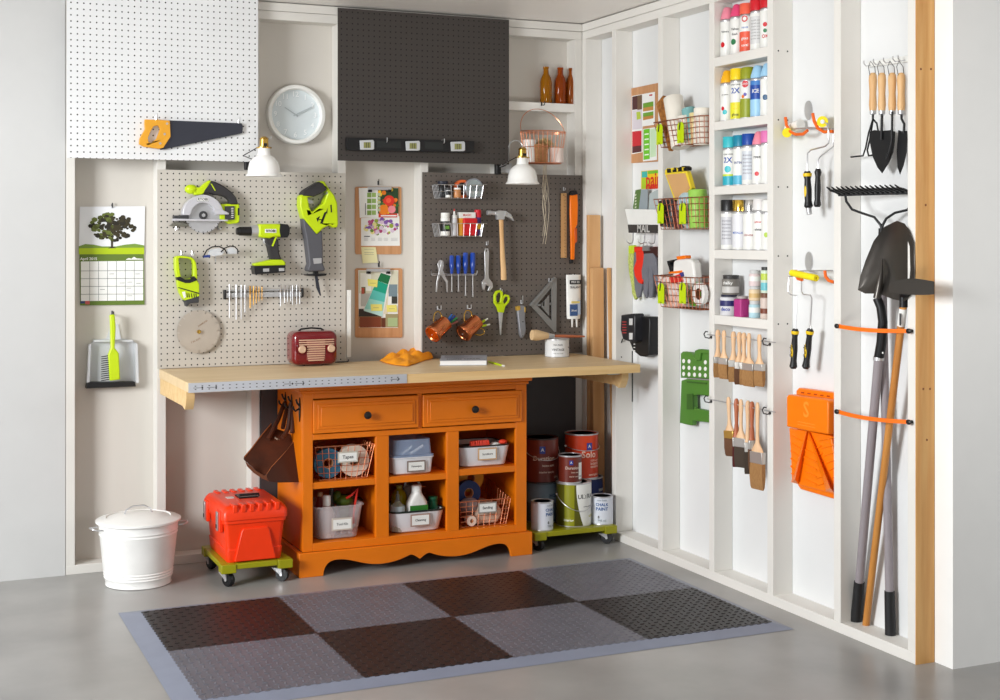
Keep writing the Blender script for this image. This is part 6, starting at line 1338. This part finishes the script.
for k in range(12):
    x=175+16*k; y=140-k*2; m.use(BLACK if k%3 else mat('pack_yellow',(232,206,50),.6)); m.pr('R',Zm([(x,y-rr.uniform(0,25)),(x+20,y-rr.uniform(0,30)),(x+22,y+16),(x+2,y+18)]),-.001,.02)
part(m,'fringe',t)
cyl3(R3(667,226,-.05),R3(665,201,-.05),.03,mat('dark_bottle',(50,40,40),.4),'dark_bottle','dark bottle at the left of the middle basket','bottle')
cyl3(R3(674,227,-.05),R3(673,200,-.05),.028,mat('dark_bottle2',(40,36,40),.35),'dark_bottle','second dark bottle in the middle basket, nearer the green roll','bottle')
cyl3(R3(680,228,-.05),R3(678,202,-.05),.022,mat('maroon_pack',(96,40,36),.5),'maroon_pack','maroon and white packet in the middle basket','packet')
PB=mat('pale_blue_plastic',(176,200,206),.35,bump=.8,bscale=30)
m=MB(PB).ell(R3(688,204,-.045),(.035,.07,.055),16,10); m.ell(R3(690,215,-.045),(.036,.06,.06),16,10); solo(m,'plastic_sheet','pale blue plastic sheet bundled in the middle basket','sheet')
cyl3(R3(699,228,-.048),R3(697.5,190,-.048),.039,mat('lime_green_tape',(150,200,84),.4),'tape_roll','tall lime green roll at the right of the middle basket','tape')
ltag(660.5,206,'left lime tag on the middle basket'); ltag(682.5,206,'right lime tag on the middle basket')
zb,zt=rbasket(277,308.5,'bottom wire basket on the right wall, with bottle and tapes')
Zm=lambda p:Zf(645,245,8.75,p)
t=T('spray_bottle','white bottle with orange cap and black handle in the bottom basket','bottle',R3(684,290,-.045))
part(MB(mat('milky_bottle',(232,230,226),.35)).pr('R',Zm([(245,140),(270,128),(350,120),(395,125),(418,160),(430,270),(430,330),(350,420),(250,420),(240,250)]),-.02,.023),'body',t,bev=.01,seg=3)
part(MB(OPLAST).pr('R',Zm([(272,100),(350,90),(352,118),(280,130)]),-.013,.017).pr('R',Zm([(205,235),(320,222),(322,245),(205,252)]),-.01,.027),'cap',t,bev=.002)
part(MB(BLACK).pr('R',Zm([(190,140),(275,122),(278,134),(240,145),(212,160),(240,190),(236,235),(215,235),(205,190),(195,165)]),-.01,.015),'handle',t,bev=.002)
t=T('red_box','red and white paper box in the bottom basket','box',R3(672,290,-.05))
part(MB(col(214,50,44,.5)).pr('R',Zm([(210,285),(310,250),(330,320),(225,335)]),.0,.029),'box',t); part(MB(col(60,60,130,.5)).pr('R',Zm([(300,248),(325,238),(332,270),(318,282)]),.001,.03),'corner',t)
m=MB(mat('clear_packets',(206,150,130),.3,rgb2=(236,232,230),scale=26)).pr('R',Zm([(120,300),(205,270),(240,330),(300,330),(320,420),(330,540),(180,545),(150,430)]),-.02,.025); solo(m,'packets','mixed clear and orange packets at the left of the bottom basket','packets',bev=.006,kind='stuff')
def bigroll(u,v,R_,r_,mt,x0,x1,label,core=KRAFT,sx=1):
    c=R3(u,v,x0); t=T('tape_roll',label,'tape',c-Vector((0,0,R_)))
    d=Vector((x1-x0,0,0)); L_=abs(x1-x0)
    part(MB(mt).lathe([(r_,0),(R_,0),(R_,L_),(r_,L_),(r_,0)],c,d,32,(False,False)),'tape',t); part(MB(core).lathe([(r_*.85,0),(r_*.995,0),(r_*.995,L_),(r_*.85,L_),(r_*.85,0)],c,d,24,(False,False)),'core',t)
bigroll(689,294,.048,.03,col(50,100,160,.5),-.03,-.012,'blue tape roll at the back of the bottom basket')
bigroll(693.5,293.5,.053,.036,col(90,150,40,.5),-.056,-.032,'green tape roll in the bottom basket')
bigroll(698.5,294,.047,.024,col(232,230,226,.5),-.076,-.058,'white tape roll with brown core at the front of the bottom basket',core=mat('brown_core',(110,66,40),.7))
ltag(661,286,'left lime tag on the bottom basket'); ltag(682.5,285.5,'right lime tag on the bottom basket')
# ================================================================ FOLDING STEP STOOL
Z=lambda p:Zf(660,310,3.686,p); SGN=mat('green_plastic',(80,130,50),.45)
t=T('folding_stool','green folded plastic step stool with white dotted seat hung between studs','step stool',RT(695,424,-.06))
dots=[[(x0+5.2*math.cos(-2*PI*i/12),y0+8*math.sin(-2*PI*i/12)) for i in range(12)] for x0,y0 in []]
part(MB(SGN).pr('R',Z([(76,160),(84,153),(112,156),(124,168),(130,150),(142,144),(200,150),(220,156),(222,258),(150,252),(76,250)]),SD+.02,-.045,[Z([(130,168),(150,160),(150,186),(134,186)])]),'seat',t,bev=.003)
m=MB(WHITE)
for r_,y in enumerate((190,214,238)):
    for c_ in range(6):
        x=87+20*c_; 
        if r_==0 and 120<x<150: continue
        f=lambda a,b:RT(*Z([(a,b)])[0],-.0445)
        m.add([f(x+5.5*math.cos(2*PI*i/12),y-2+r_*0+ c_*1.2+8*math.sin(2*PI*i/12)) for i in range(12)],[tuple(range(12))])
part(m,'grip_dots',t)
part(MB(SGN).pr('R',Z([(128,150),(142,144),(222,152),(222,162),(150,158),(146,186),(128,184)]),-.045,-.035),'carry_handle',t,bev=.002)
part(MB(SGN).pr('R',Z([(78,260),(98,254),(222,262),(222,420),(120,408),(118,426),(96,422),(72,416)]),SD+.015,-.05,[Z([(122,316),(140,312),(214,322),(214,378),(124,362)])]),'legs',t,bev=.003)
part(MB(mat('green_plastic_dark',(60,100,38),.5)).pr('R',Z([(98,310),(120,308),(122,366),(98,366)]),-.05,-.046).pr('R',Z([(98,262),(170,268),(170,274),(100,268)]),-.05,-.046),'hinge_block',t)
solo(MB(STEEL).pr('R',Z([(100,250),(222,258),(222,262),(98,254)]),SD,-.05),'stool_peg','thin metal ledge holding the green folding stool','hook')
# ================================================================ ROLLER HOOKS
Z=lambda p:Zf(770,80,3.889,p)
OR_=col(236,104,24,.35); YLW=mat('yellow_nap',(244,226,20),.6,bump=.3,bscale=200)
def R(p,d): return RT(*Z([p])[0],d)
t=T('roller_hook','upper orange pronged wall hook holding two roller frames','hook',R((148,200),SD))
part(MB(CHROME).pr('R',Z([(148+15*math.cos(2*PI*i/20),118+38*math.sin(2*PI*i/20)) for i in range(20)]),SD,SD+.003),'back_plate',t)
part(MB(STEEL).tube([R((148,185),SD+.003),R((148,185),-.035),R((95,190),-.03)],.003,6).tube([R((148,190),-.035),R((245,190),-.03)],.003,6),'bar',t)
part(MB(OR_).tube([R(p,-.015) for p in ((60,145),(64,175),(78,200),(100,212),(130,210),(146,196))],.006,8).tube([R(p,-.02) for p in ((166,130),(172,160),(186,188),(210,202),(245,200))],.006,8),'prong',t)
def handleR(t,p0,p1,d,w=.015,tip=True,yl=True):
    a=R(p0,d);b=R(p1,d);b.y=a.y+(b.y-a.y); ax=(b-a); L_=ax.length
    part(MB(BLACK).lathe([(w*.7,0),(w*1.05,.012),(w*.75,.03),(w*.95,L_*.5),(w*.85,L_*.8),(w*1.1,L_*.95),(w*.7,L_)],a,ax,16),'handle',t)
    if yl: part(MB(mat('grip_yellow',(240,200,10),.4)).lathe([(w*1.08,.008),(w*1.1,.014),(w*1.0,.02)],a,ax,16,(False,False)).ell(a+ax*.55+Vector((-w*.75,0,0)),(.004,.007,L_*.17)),'grip_inlay',t)
t=T('paint_roller','paint roller frame with black and yellow handle and yellow end','paint roller',R((150,530),-.02))
part(MB(CHROME).tube([R(p,-.01) for p in ((205,162),(222,170),(228,200),(228,245),(215,258),(160,272),(146,285),(145,358))],.003,6),'wire_frame',t)
handleR(t,(145,355),(150,498),-.01)
part(MB(STEEL).cyl(R((150,496),-.01),R((154,522),-.01),.010,n=12),'tip',t)
part(MB(YLW).cyl(R((204,162),.0),R((204,162),-.05),.02,n=20).use(WHITE).cyl(R((204,162),.002),R((204,162),.0),.008,n=12),'roller_cover',t)
t=T('paint_roller','roller frame with plain black handle hanging beside the yellow gripped one','paint roller',R((186,495),-.02))
part(MB(CHROME).tube([R(p,-.025) for p in ((95,190),(160,185),(240,188),(247,210),(247,258),(195,298),(188,310),(188,348))],.0025,6),'wire_frame',t)
handleR(t,(187,345),(184,494),-.025,w=.0125,yl=False)
part(MB(YLW).cyl(R((66,205),-.005),R((66,205),-.05),.018,n=20),'roller_cover',t)
solo(MB(WHITE).cyl(R((72,190),-.055),R((120,172),-.055),.02,n=16),'roller_sleeve','white fluffy roller sleeve on the upper orange hook','roller cover')
# lower
Z=lambda p:Zf(770,230,2.41,p)
t=T('roller_hook','lower orange pronged wall hook with a yellow roller on it','hook',R((93,100),SD))
part(MB(CHROME).pr('R',Z([(93+9*math.cos(2*PI*i/20),76+24*math.sin(2*PI*i/20)) for i in range(20)]),SD,SD+.003),'back_plate',t)
part(MB(STEEL).tube([R((93,98),SD+.003),R((93,98),-.035),R((60,100),-.03)],.003,6).tube([R((93,98),-.04),R((150,98),-.04)],.003,6),'bar',t)
part(MB(OR_).tube([R(p,-.015) for p in ((62,96),(62,108),(68,118),(78,120))],.006,8).tube([R(p,-.02) for p in ((132,98),(134,112),(142,122),(155,126))],.006,8),'prong',t)
for (pts,h0,h1,d,l) in (([(80,110),(46,112),(44,148),(50,156),(66,158),(64,200),(62,240)],(61,238),(56,334),-.012,'left roller frame with black and yellow handle on the lower hook'),([(76,108),(76,148),(80,155),(98,157),(101,165),(97,240)],(97,238),(86,334),-.02,'right roller frame with black and yellow handle on the lower hook')):
    t=T('paint_roller',l,'paint roller',R(h1,d)); part(MB(CHROME).tube([R(p,d) for p in pts],.0024,6),'wire_frame',t); handleR(t,h0,h1,d,w=.0135)
    m=MB(BLACK); a=R(h0,d)+(R(h1,d)-R(h0,d))*.55+Vector((-.0145,0,0)); m.text('Purdy',lambda x,y:a+Vector((-.0005,y*1.0,x)),width=.045); part(m,'lettering',t)
cyl3(R((52,103),-.002),R((112,116),-.002),.0125,YLW,'roller_cover','small yellow roller lying on the lower orange hook','roller cover')
# ================================================================ PAINT TRAYS
Z=lambda p:Zf(780,380,5.6,p)
OT=mat('orange_tray',(250,126,10),.32)
t=T('paint_tray','orange paint tray at the back, its rim showing behind the front one','paint tray',R((200,660),SD))
part(MB(OT).pr('R',Z([(90,60),(105,44),(320,74),(330,90),(330,650),(320,672),(115,612),(100,590)]),SD+.001,-.062),'shell',t,bev=.003)
m=MB(mat('orange_tray_dark',(170,66,4),.4))
for k in range(5): m.pr('R',Z([(118+36*k,66+5*k),(136+36*k,68+5*k),(134+36*k,76+5*k),(116+36*k,74+5*k)]),-.062,-.0615)
part(m,'rim_slots',t)
t=T('paint_tray','orange paint tray in front, with two tapered ridges and deep well','paint tray',R((170,620),-.04))
part(MB(OT).pr('R',Z([(35,92),(45,82),(255,110),(270,122),(268,306),(150,286),(36,262)]),-.06,-.008),'well',t,bev=.006,seg=3)
part(MB(OT).pr('R',Z([(50,268),(150,286),(285,312),(300,400),(318,600),(320,640),(280,632),(110,590),(66,572),(60,420)]),-.061,-.04),'ramp',t,bev=.003)
m=MB(OT)
for (ap,b0,b1,c) in (((150,288),(62,572),(104,584),(84,575)),((162,292),(256,620),(302,632),(280,620))):
    A=R(ap,-.03);B0=R(b0,-.04);B1=R(b1,-.04);C0=R(c,-.012);C1=R((c[0],c[1]-18),-.01)
    m.add([R((ap[0]-6,ap[1]),-.04),R((ap[0]+6,ap[1]),-.04),A,B0,B1,C1],[(0,1,2),(0,2,5,3),(1,4,5,2),(3,5,4),(0,3,4,1)])
part(m,'ridge',t)
m=MB(OT)
for k in range(6):
    y=330+42*k
    m.pr('R',Z([(112-8*k if 0 else 128+0*k,y+20),(196,y+48),(204,y+44),(134,y+12)]) if k>0 else Z([(150,340),(180,352),(186,348),(152,334)]),-.04,-.036)
    m.pr('R',Z([(200,y+48),(226+8*k if k<4 else 240,y+36),(228+6*k if k<4 else 240,y+42),(202,y+55)]),-.04,-.036)
    m.pr('R',Z([(210+14*k,y+6),(300,y-12),(302,y-6),(214+14*k,y+12)]) if k<5 else Z([(285,540),(305,536),(305,542),(287,547)]),-.04,-.036)
    m.pr('R',Z([(58,y-20),(130-10*k,y+14),(128-10*k,y+20),(58,y-12)]) if k<5 else Z([(62,520),(72,524),(72,530),(62,526)]),-.04,-.036)
part(m,'ribs',t)
m=MB(mat('orange_emboss',(255,150,50),.3))
o=R((146,170),-.0072); m.text('S',lambda x,y:o+Vector((0,-x,y)),size=.08)
for y in (236,252): m.pr('R',Z([(98,y-6),(196,y+14),(196,y+18),(98,y-2)]),-.0085,-.0072)
part(m,'embossing',t)
# ================================================================ HAND GARDEN TOOLS
Z=lambda p:Zf(845,45,4.66,p)
t=T('tool_rail','short white rail with hooks holding the hand garden tools','rail',R((200,90),SD))
part(MB(WHITE).pr('R',Z([(105,78),(292,48),(292,78),(105,104)]),SD,SD+.012),'rail',t,bev=.001)
for x in (120,165,212,256,280):
    a=R((x,96-(x-105)*.15),SD+.012); part(MB(CHROME).tube([a,a+Vector((-.02,0,-.004)),a+Vector((-.03,0,.004)),a+Vector((-.03,0,.014))],.0022,6),'hook',t)
GD=-.045
def ghandle(t,x,d=GD):
    a=R((x,130),d);b=R((x+2,305),d); b.y=a.y; ax=b-a;L_=ax.length; w=.0138
    part(MB(HWOOD).lathe([(w*.55,0),(w*.95,.008),(w*1.05,L_*.2),(w*.85,L_*.55),(w*1.0,L_*.85),(w*.85,L_)],a,ax,18),'handle',t)
    part(MB(STEEL).lathe([(w*.8,L_-.001),(w*.8,L_+.012),(w*.6,L_+.014)],a,ax,14),'ferrule',t)
    part(MB(BLACK).tube([a+Vector((-.012,0,-.012)),a+Vector((-.016,.004,.02)),a+Vector((-.01,0,.04)),a+Vector((.006,-.003,.02)),a+Vector((.012,0,-.012))],.0013,5),'cord_loop',t)
IRON=mat('black_coated_steel',(26,26,28),.45,.3)
t=T('hand_cultivator','hand cultivator with pale wooden handle and bent black tines','garden tool',R((90,520),GD)); ghandle(t,130)
part(MB(IRON).tube([R((130,310),GD),R((130,350),GD)],.004,8).tube([R(p,GD+.005) for p in ((130,345),(110,410),(96,480),(84,516),(28,522))],.0032,6).tube([R(p,GD) for p in ((130,350),(118,430),(104,490),(110,516),(140,512))],.0032,6).tube([R(p,GD-.01) for p in ((130,345),(148,365),(158,420),(158,500))],.0032,6),'tines',t)
t=T('hand_trowel','broad black hand trowel with pale wooden handle','trowel',R((172,598),GD)); ghandle(t,172,GD+.01)
part(MB(IRON).tube([R((174,310),GD+.01),R((172,350),GD+.014),R((170,440),GD+.016)],.0045,8),'shank',t)
def bladeR(pts,d,curve,t,name='blade'):
    m=MB(IRON); N_=len(pts)
    m.pr('R',Z(pts),d-.0025,d); return part(m,name,t,bev=.0008)
bladeR([(115,404),(135,396),(170,400),(214,396),(232,404),(230,450),(224,500),(205,545),(172,598),(150,570),(128,520),(118,470),(112,430)],GD+.012,0,t)
t=T('hand_weeder','thin black hand weeder with forked tip between the two trowels','garden tool',R((195,535),GD)); ghandle(t,220,GD+.014)
part(MB(IRON).tube([R(p,GD+.022) for p in ((220,310),(219,380),(218,450),(206,500),(194,535))],.0038,8).tube([R(p,GD+.022) for p in ((210,490),(196,508),(190,530))],.002,6),'shank',t)
t=T('transplant_trowel','narrow black transplanting trowel with pale wooden handle, rightmost hand tool','trowel',R((255,602),GD)); ghandle(t,262,GD+.006)
part(MB(IRON).tube([R(p,GD+.006) for p in ((262,310),(264,345),(276,368),(274,410))],.0042,8),'shank',t)
bladeR([(248,396),(262,402),(288,400),(290,440),(286,500),(272,560),(255,604),(244,570),(240,500)],GD+.004,0,t)
# ================================================================ LONG TOOLS
def base(u,v):
    p=RT(u,v,-.064); p.z=.0385; return p
BG=mat('black_rubber_grip',(28,28,30),.55); GRH=mat('grey_fibreglass',(150,142,146),.4)
def pole(t,a,b,r,mt,name='handle',grip=True,gl=.15):
    ax=b-a
    if grip:
        g=a+ax.normalized()*gl; part(MB(BG).cyl(a,g,r*1.28,r*1.2,20),'grip',t); part(MB(mt).cyl(g,b,r,n=20),name,t)
    else: part(MB(mt).cyl(a,b,r,n=20),name,t)
bs=base(856,620); bo=base(866,621); br=base(890.5,631)
# rake
Z=lambda p:Zf(820,30,3.5,p)
RD=-.05
t=T('garden_rake','black bow rake standing head up with grey handle','rake',br)
rd=lambda x:.035-.085*(x-45)/260
A_=R((66,575),rd(66));B_=R((322,575),rd(322)); B_.z=A_.z; bx=(B_-A_).normalized(); bn=Vector((bx.y,-bx.x,0)); bn=bn if bn.x<0 else -bn
sec=lambda p:[p+bn*a_+Vector((0,0,c_)) for a_,c_ in ((-.006,-.007),(.006,-.007),(.006,.007),(-.006,.007))]
part(MB(IRON).loft([sec(A_),sec(B_)]),'head_bar',t,bev=.0015)
for k in range(15):
    a=A_.lerp(B_,(k+.3)/15); part(MB(IRON).tube([a,a+bn*.025+Vector((0,0,.008)),a+bn*.05+bx*-.004+Vector((0,0,.013)),a+bn*.068+bx*-.008+Vector((0,0,.024))],[.006,.0055,.0045,.002],6),'tine',t)
part(MB(IRON).tube([R(p,rd(p[0])) for p in ((88,575),(92,600),(112,628),(150,642),(190,655),(212,682),(216,698))],.0045,8).tube([R(p,rd(p[0])) for p in ((318,575),(322,612),(305,630),(262,640),(232,660),(220,682),(216,698))],.0045,8),'bow',t)
rt=R((216,694),-.034)
part(MB(IRON).cyl(rt-Vector((0,0,.10)),rt,.013,.011,14),'socket',t)
pole(t,br+Vector((0,0,0)),rt-Vector((0,0,.1)),.0145,GRH)
# shovel
Z=lambda p:Zf(820,200,2.8,p)
t=T('shovel','round point shovel with grey steel blade turned up and grey handle','shovel',bs)
SHM=mat('shovel_steel',(84,80,76),.3,.75)
st=R((164,446),-.005)
pole(t,bs,st,.0155,GRH)
part(MB(STEEL).cyl(st-Vector((0,0,.004)),st+Vector((0,0,.008)),.0185,n=20),'ferrule',t)
part(MB(IRON).tube([st,R((172,400),-.005),R((176,340),.0),R((170,300),.005),R((160,275),.01)],[.017,.017,.016,.015,.015],16),'socket',t)
# blade: dished grid
out=[(215,58),(236,66),(250,86),(262,120),(264,200),(258,262),(236,284),(205,278),(165,262),(150,262),(126,262),(106,252),(112,215),(128,168),(150,115),(180,75)]
cxy=(192,180); m=MB(SHM); rings=[]
for s,dd in ((1,0),(.8,-.012),(.55,-.022),(.3,-.028),(.08,-.03)): rings.append([R((cxy[0]+(x-cxy[0])*s,cxy[1]+(y-cxy[1])*s),-.004-dd*-.9+.012) for x,y in out])
back=[[p+Vector((.0022,0,0)) for p in r_] for r_ in rings]
m.loft(rings,(False,True)); m.loft(back,(False,True)); m.loft([rings[0],back[0]],(False,False)); part(m,'blade',t)
part(MB(SHM).tube([R((160,275),.012),R((166,240),.008),R((172,200),.0),R((174,165),-.012)],[.014,.011,.007,.002],12),'blade_rib',t)
part(MB(WHITE).disc(R((176,428),.013),.0035,'R',.001,10),'rivet',t)  # rivet drawn as a white disc, its glint put into the colour
# hoe
Z=lambda p:Zf(820,200,2.8,p)
t=T('garden_hoe','garden hoe with dark curved head and long honey wood handle','hoe',bo)
ht=R((234,292),-.002)
pole(t,bo,ht,.0125,mat('honey_wood',(206,142,70),.4,rgb2=(184,118,52),scale=2,stretch=(10,10,1)),grip=False)
part(MB(IRON).tube([ht-Vector((0,0,.01)),ht+Vector((0,0,.03)),R((240,262),.015),R((248,236),.03)],[.014,.013,.010,.008],12),'socket',t)
m=MB(SHM); Hd=[]
n=14
top=[(194+ (318-194)*i/n) for i in range(n+1)]
def hy0(i): s=i/n; return 216+ 14*(1-math.sin(PI*min(1,s*1.6)*.5)) -2*0 + (6 if i==0 else 0) + 12*s*s
def hy1(i): s=i/n; return 254+14*math.sin(PI*(s*.5+.15))-2
rows=[[R((top[i],hy0(i)),.03+.012*math.sin(PI*i/n)) for i in range(n+1)],[R((top[i],hy1(i)),.045+.012*math.sin(PI*i/n)) for i in range(n+1)]]
bk=[[p+Vector((.003,0,0)) for p in r_] for r_ in rows]
m.loft([rows[0]+rows[1][::-1],bk[0]+bk[1][::-1]]); part(m,'hoe_blade',t)
part(MB(WHITE).cyl(ht+(bo-ht).normalized()*.015,ht+(bo-ht).normalized()*.075,.0132,n=20).use(DGREY).box(ht+Vector((-.0145,-.004,-.07)),ht+Vector((-.0135,.004,-.03))),'sticker',t)
# bungee cords
for v0,v1,l in ((326,331,'upper'),(411.5,422,'lower')):
    a=RT(838.5,v0,.006);b=RT(910.5,v1,.006); t=T('bungee_cord',l+' orange bungee strap holding the long tools','strap',(a+b)/2)
    m=MB(mat('orange_strap',(250,116,14),.55)); pts=[]
    for k in range(13):
        s=k/12; p=a.lerp(b,s); p.x=-.006-.022*math.sin(PI*s)**.7 if 0<k<12 else -.008; p.z-=.005*math.sin(PI*s); pts.append(p)
    W_=.0068
    m.loft([[p+Vector((-.002,0,W_)),p+Vector((.002,0,W_)),p+Vector((.002,0,-W_)),p+Vector((-.002,0,-W_))] for p in pts]); part(m,'strap',t)
    for p in (a,b): part(MB(BLACK).tube([Vector((0,p.y,p.z)),Vector((-.014,p.y,p.z))],.006,10).ell((-.014,p.y,p.z),(.006,.012,.009),10,8),'end_hook',t)
# ================================================================ CAMERA, LIGHT
cam=bpy.data.cameras.new('camera'); co=bpy.data.objects.new('camera',cam); COL.objects.link(co)
co.location=CAM; co.rotation_euler=(PI/2,0,-AZ); cam.sensor_width=36; cam.lens=FPX/1000*36; cam.shift_y=(CY-350)/1000; cam.clip_start=.05
bpy.context.scene.camera=co
def area(name,loc,tgt,size,sy,power,c):
    l=bpy.data.lights.new(name,'AREA'); l.shape='RECTANGLE'; l.size=size; l.size_y=sy; l.energy=power; l.color=c
    o=bpy.data.objects.new(name,l); COL.objects.link(o); o.location=loc; o.rotation_euler=(Vector(tgt)-Vector(loc)).to_track_quat('-Z','Y').to_euler(); return o
area('key_light',(-6.5,-3.2,2.15),(-.4,-.7,1.2),1.7,1.7,375,(.96,.985,1))
area('fill_light',(-1.5,-6.6,3.0),(-1.0,-.3,.9),3.0,1.6,5,(.97,.985,1))
bl_=area('bounce_light',(-1.9,-4.8,.25),(-.9,-1.2,2.9),1.2,.6,10,(1,.97,.93)); bl_.data.spread=math.radians(75)  # added lamp out of view, brightens the ceiling from below
rl_=area('side_light',(2.3,-5.4,1.7),(1.1,-2.46,1.2),1,1,9,(1,1,1)); rl_.data.spread=math.radians(75)  # added lamp out of view, brightens the return wall beyond the stud
w=bpy.data.worlds.new('world'); bpy.context.scene.world=w; w.use_nodes=True
w.node_tree.nodes['Background'].inputs[0].default_value=(1,.98,.945,1); w.node_tree.nodes['Background'].inputs[1].default_value=.29
vs=bpy.context.scene.view_settings; vs.view_transform='Standard'; vs.look='None'; vs.exposure=0; vs.gamma=1
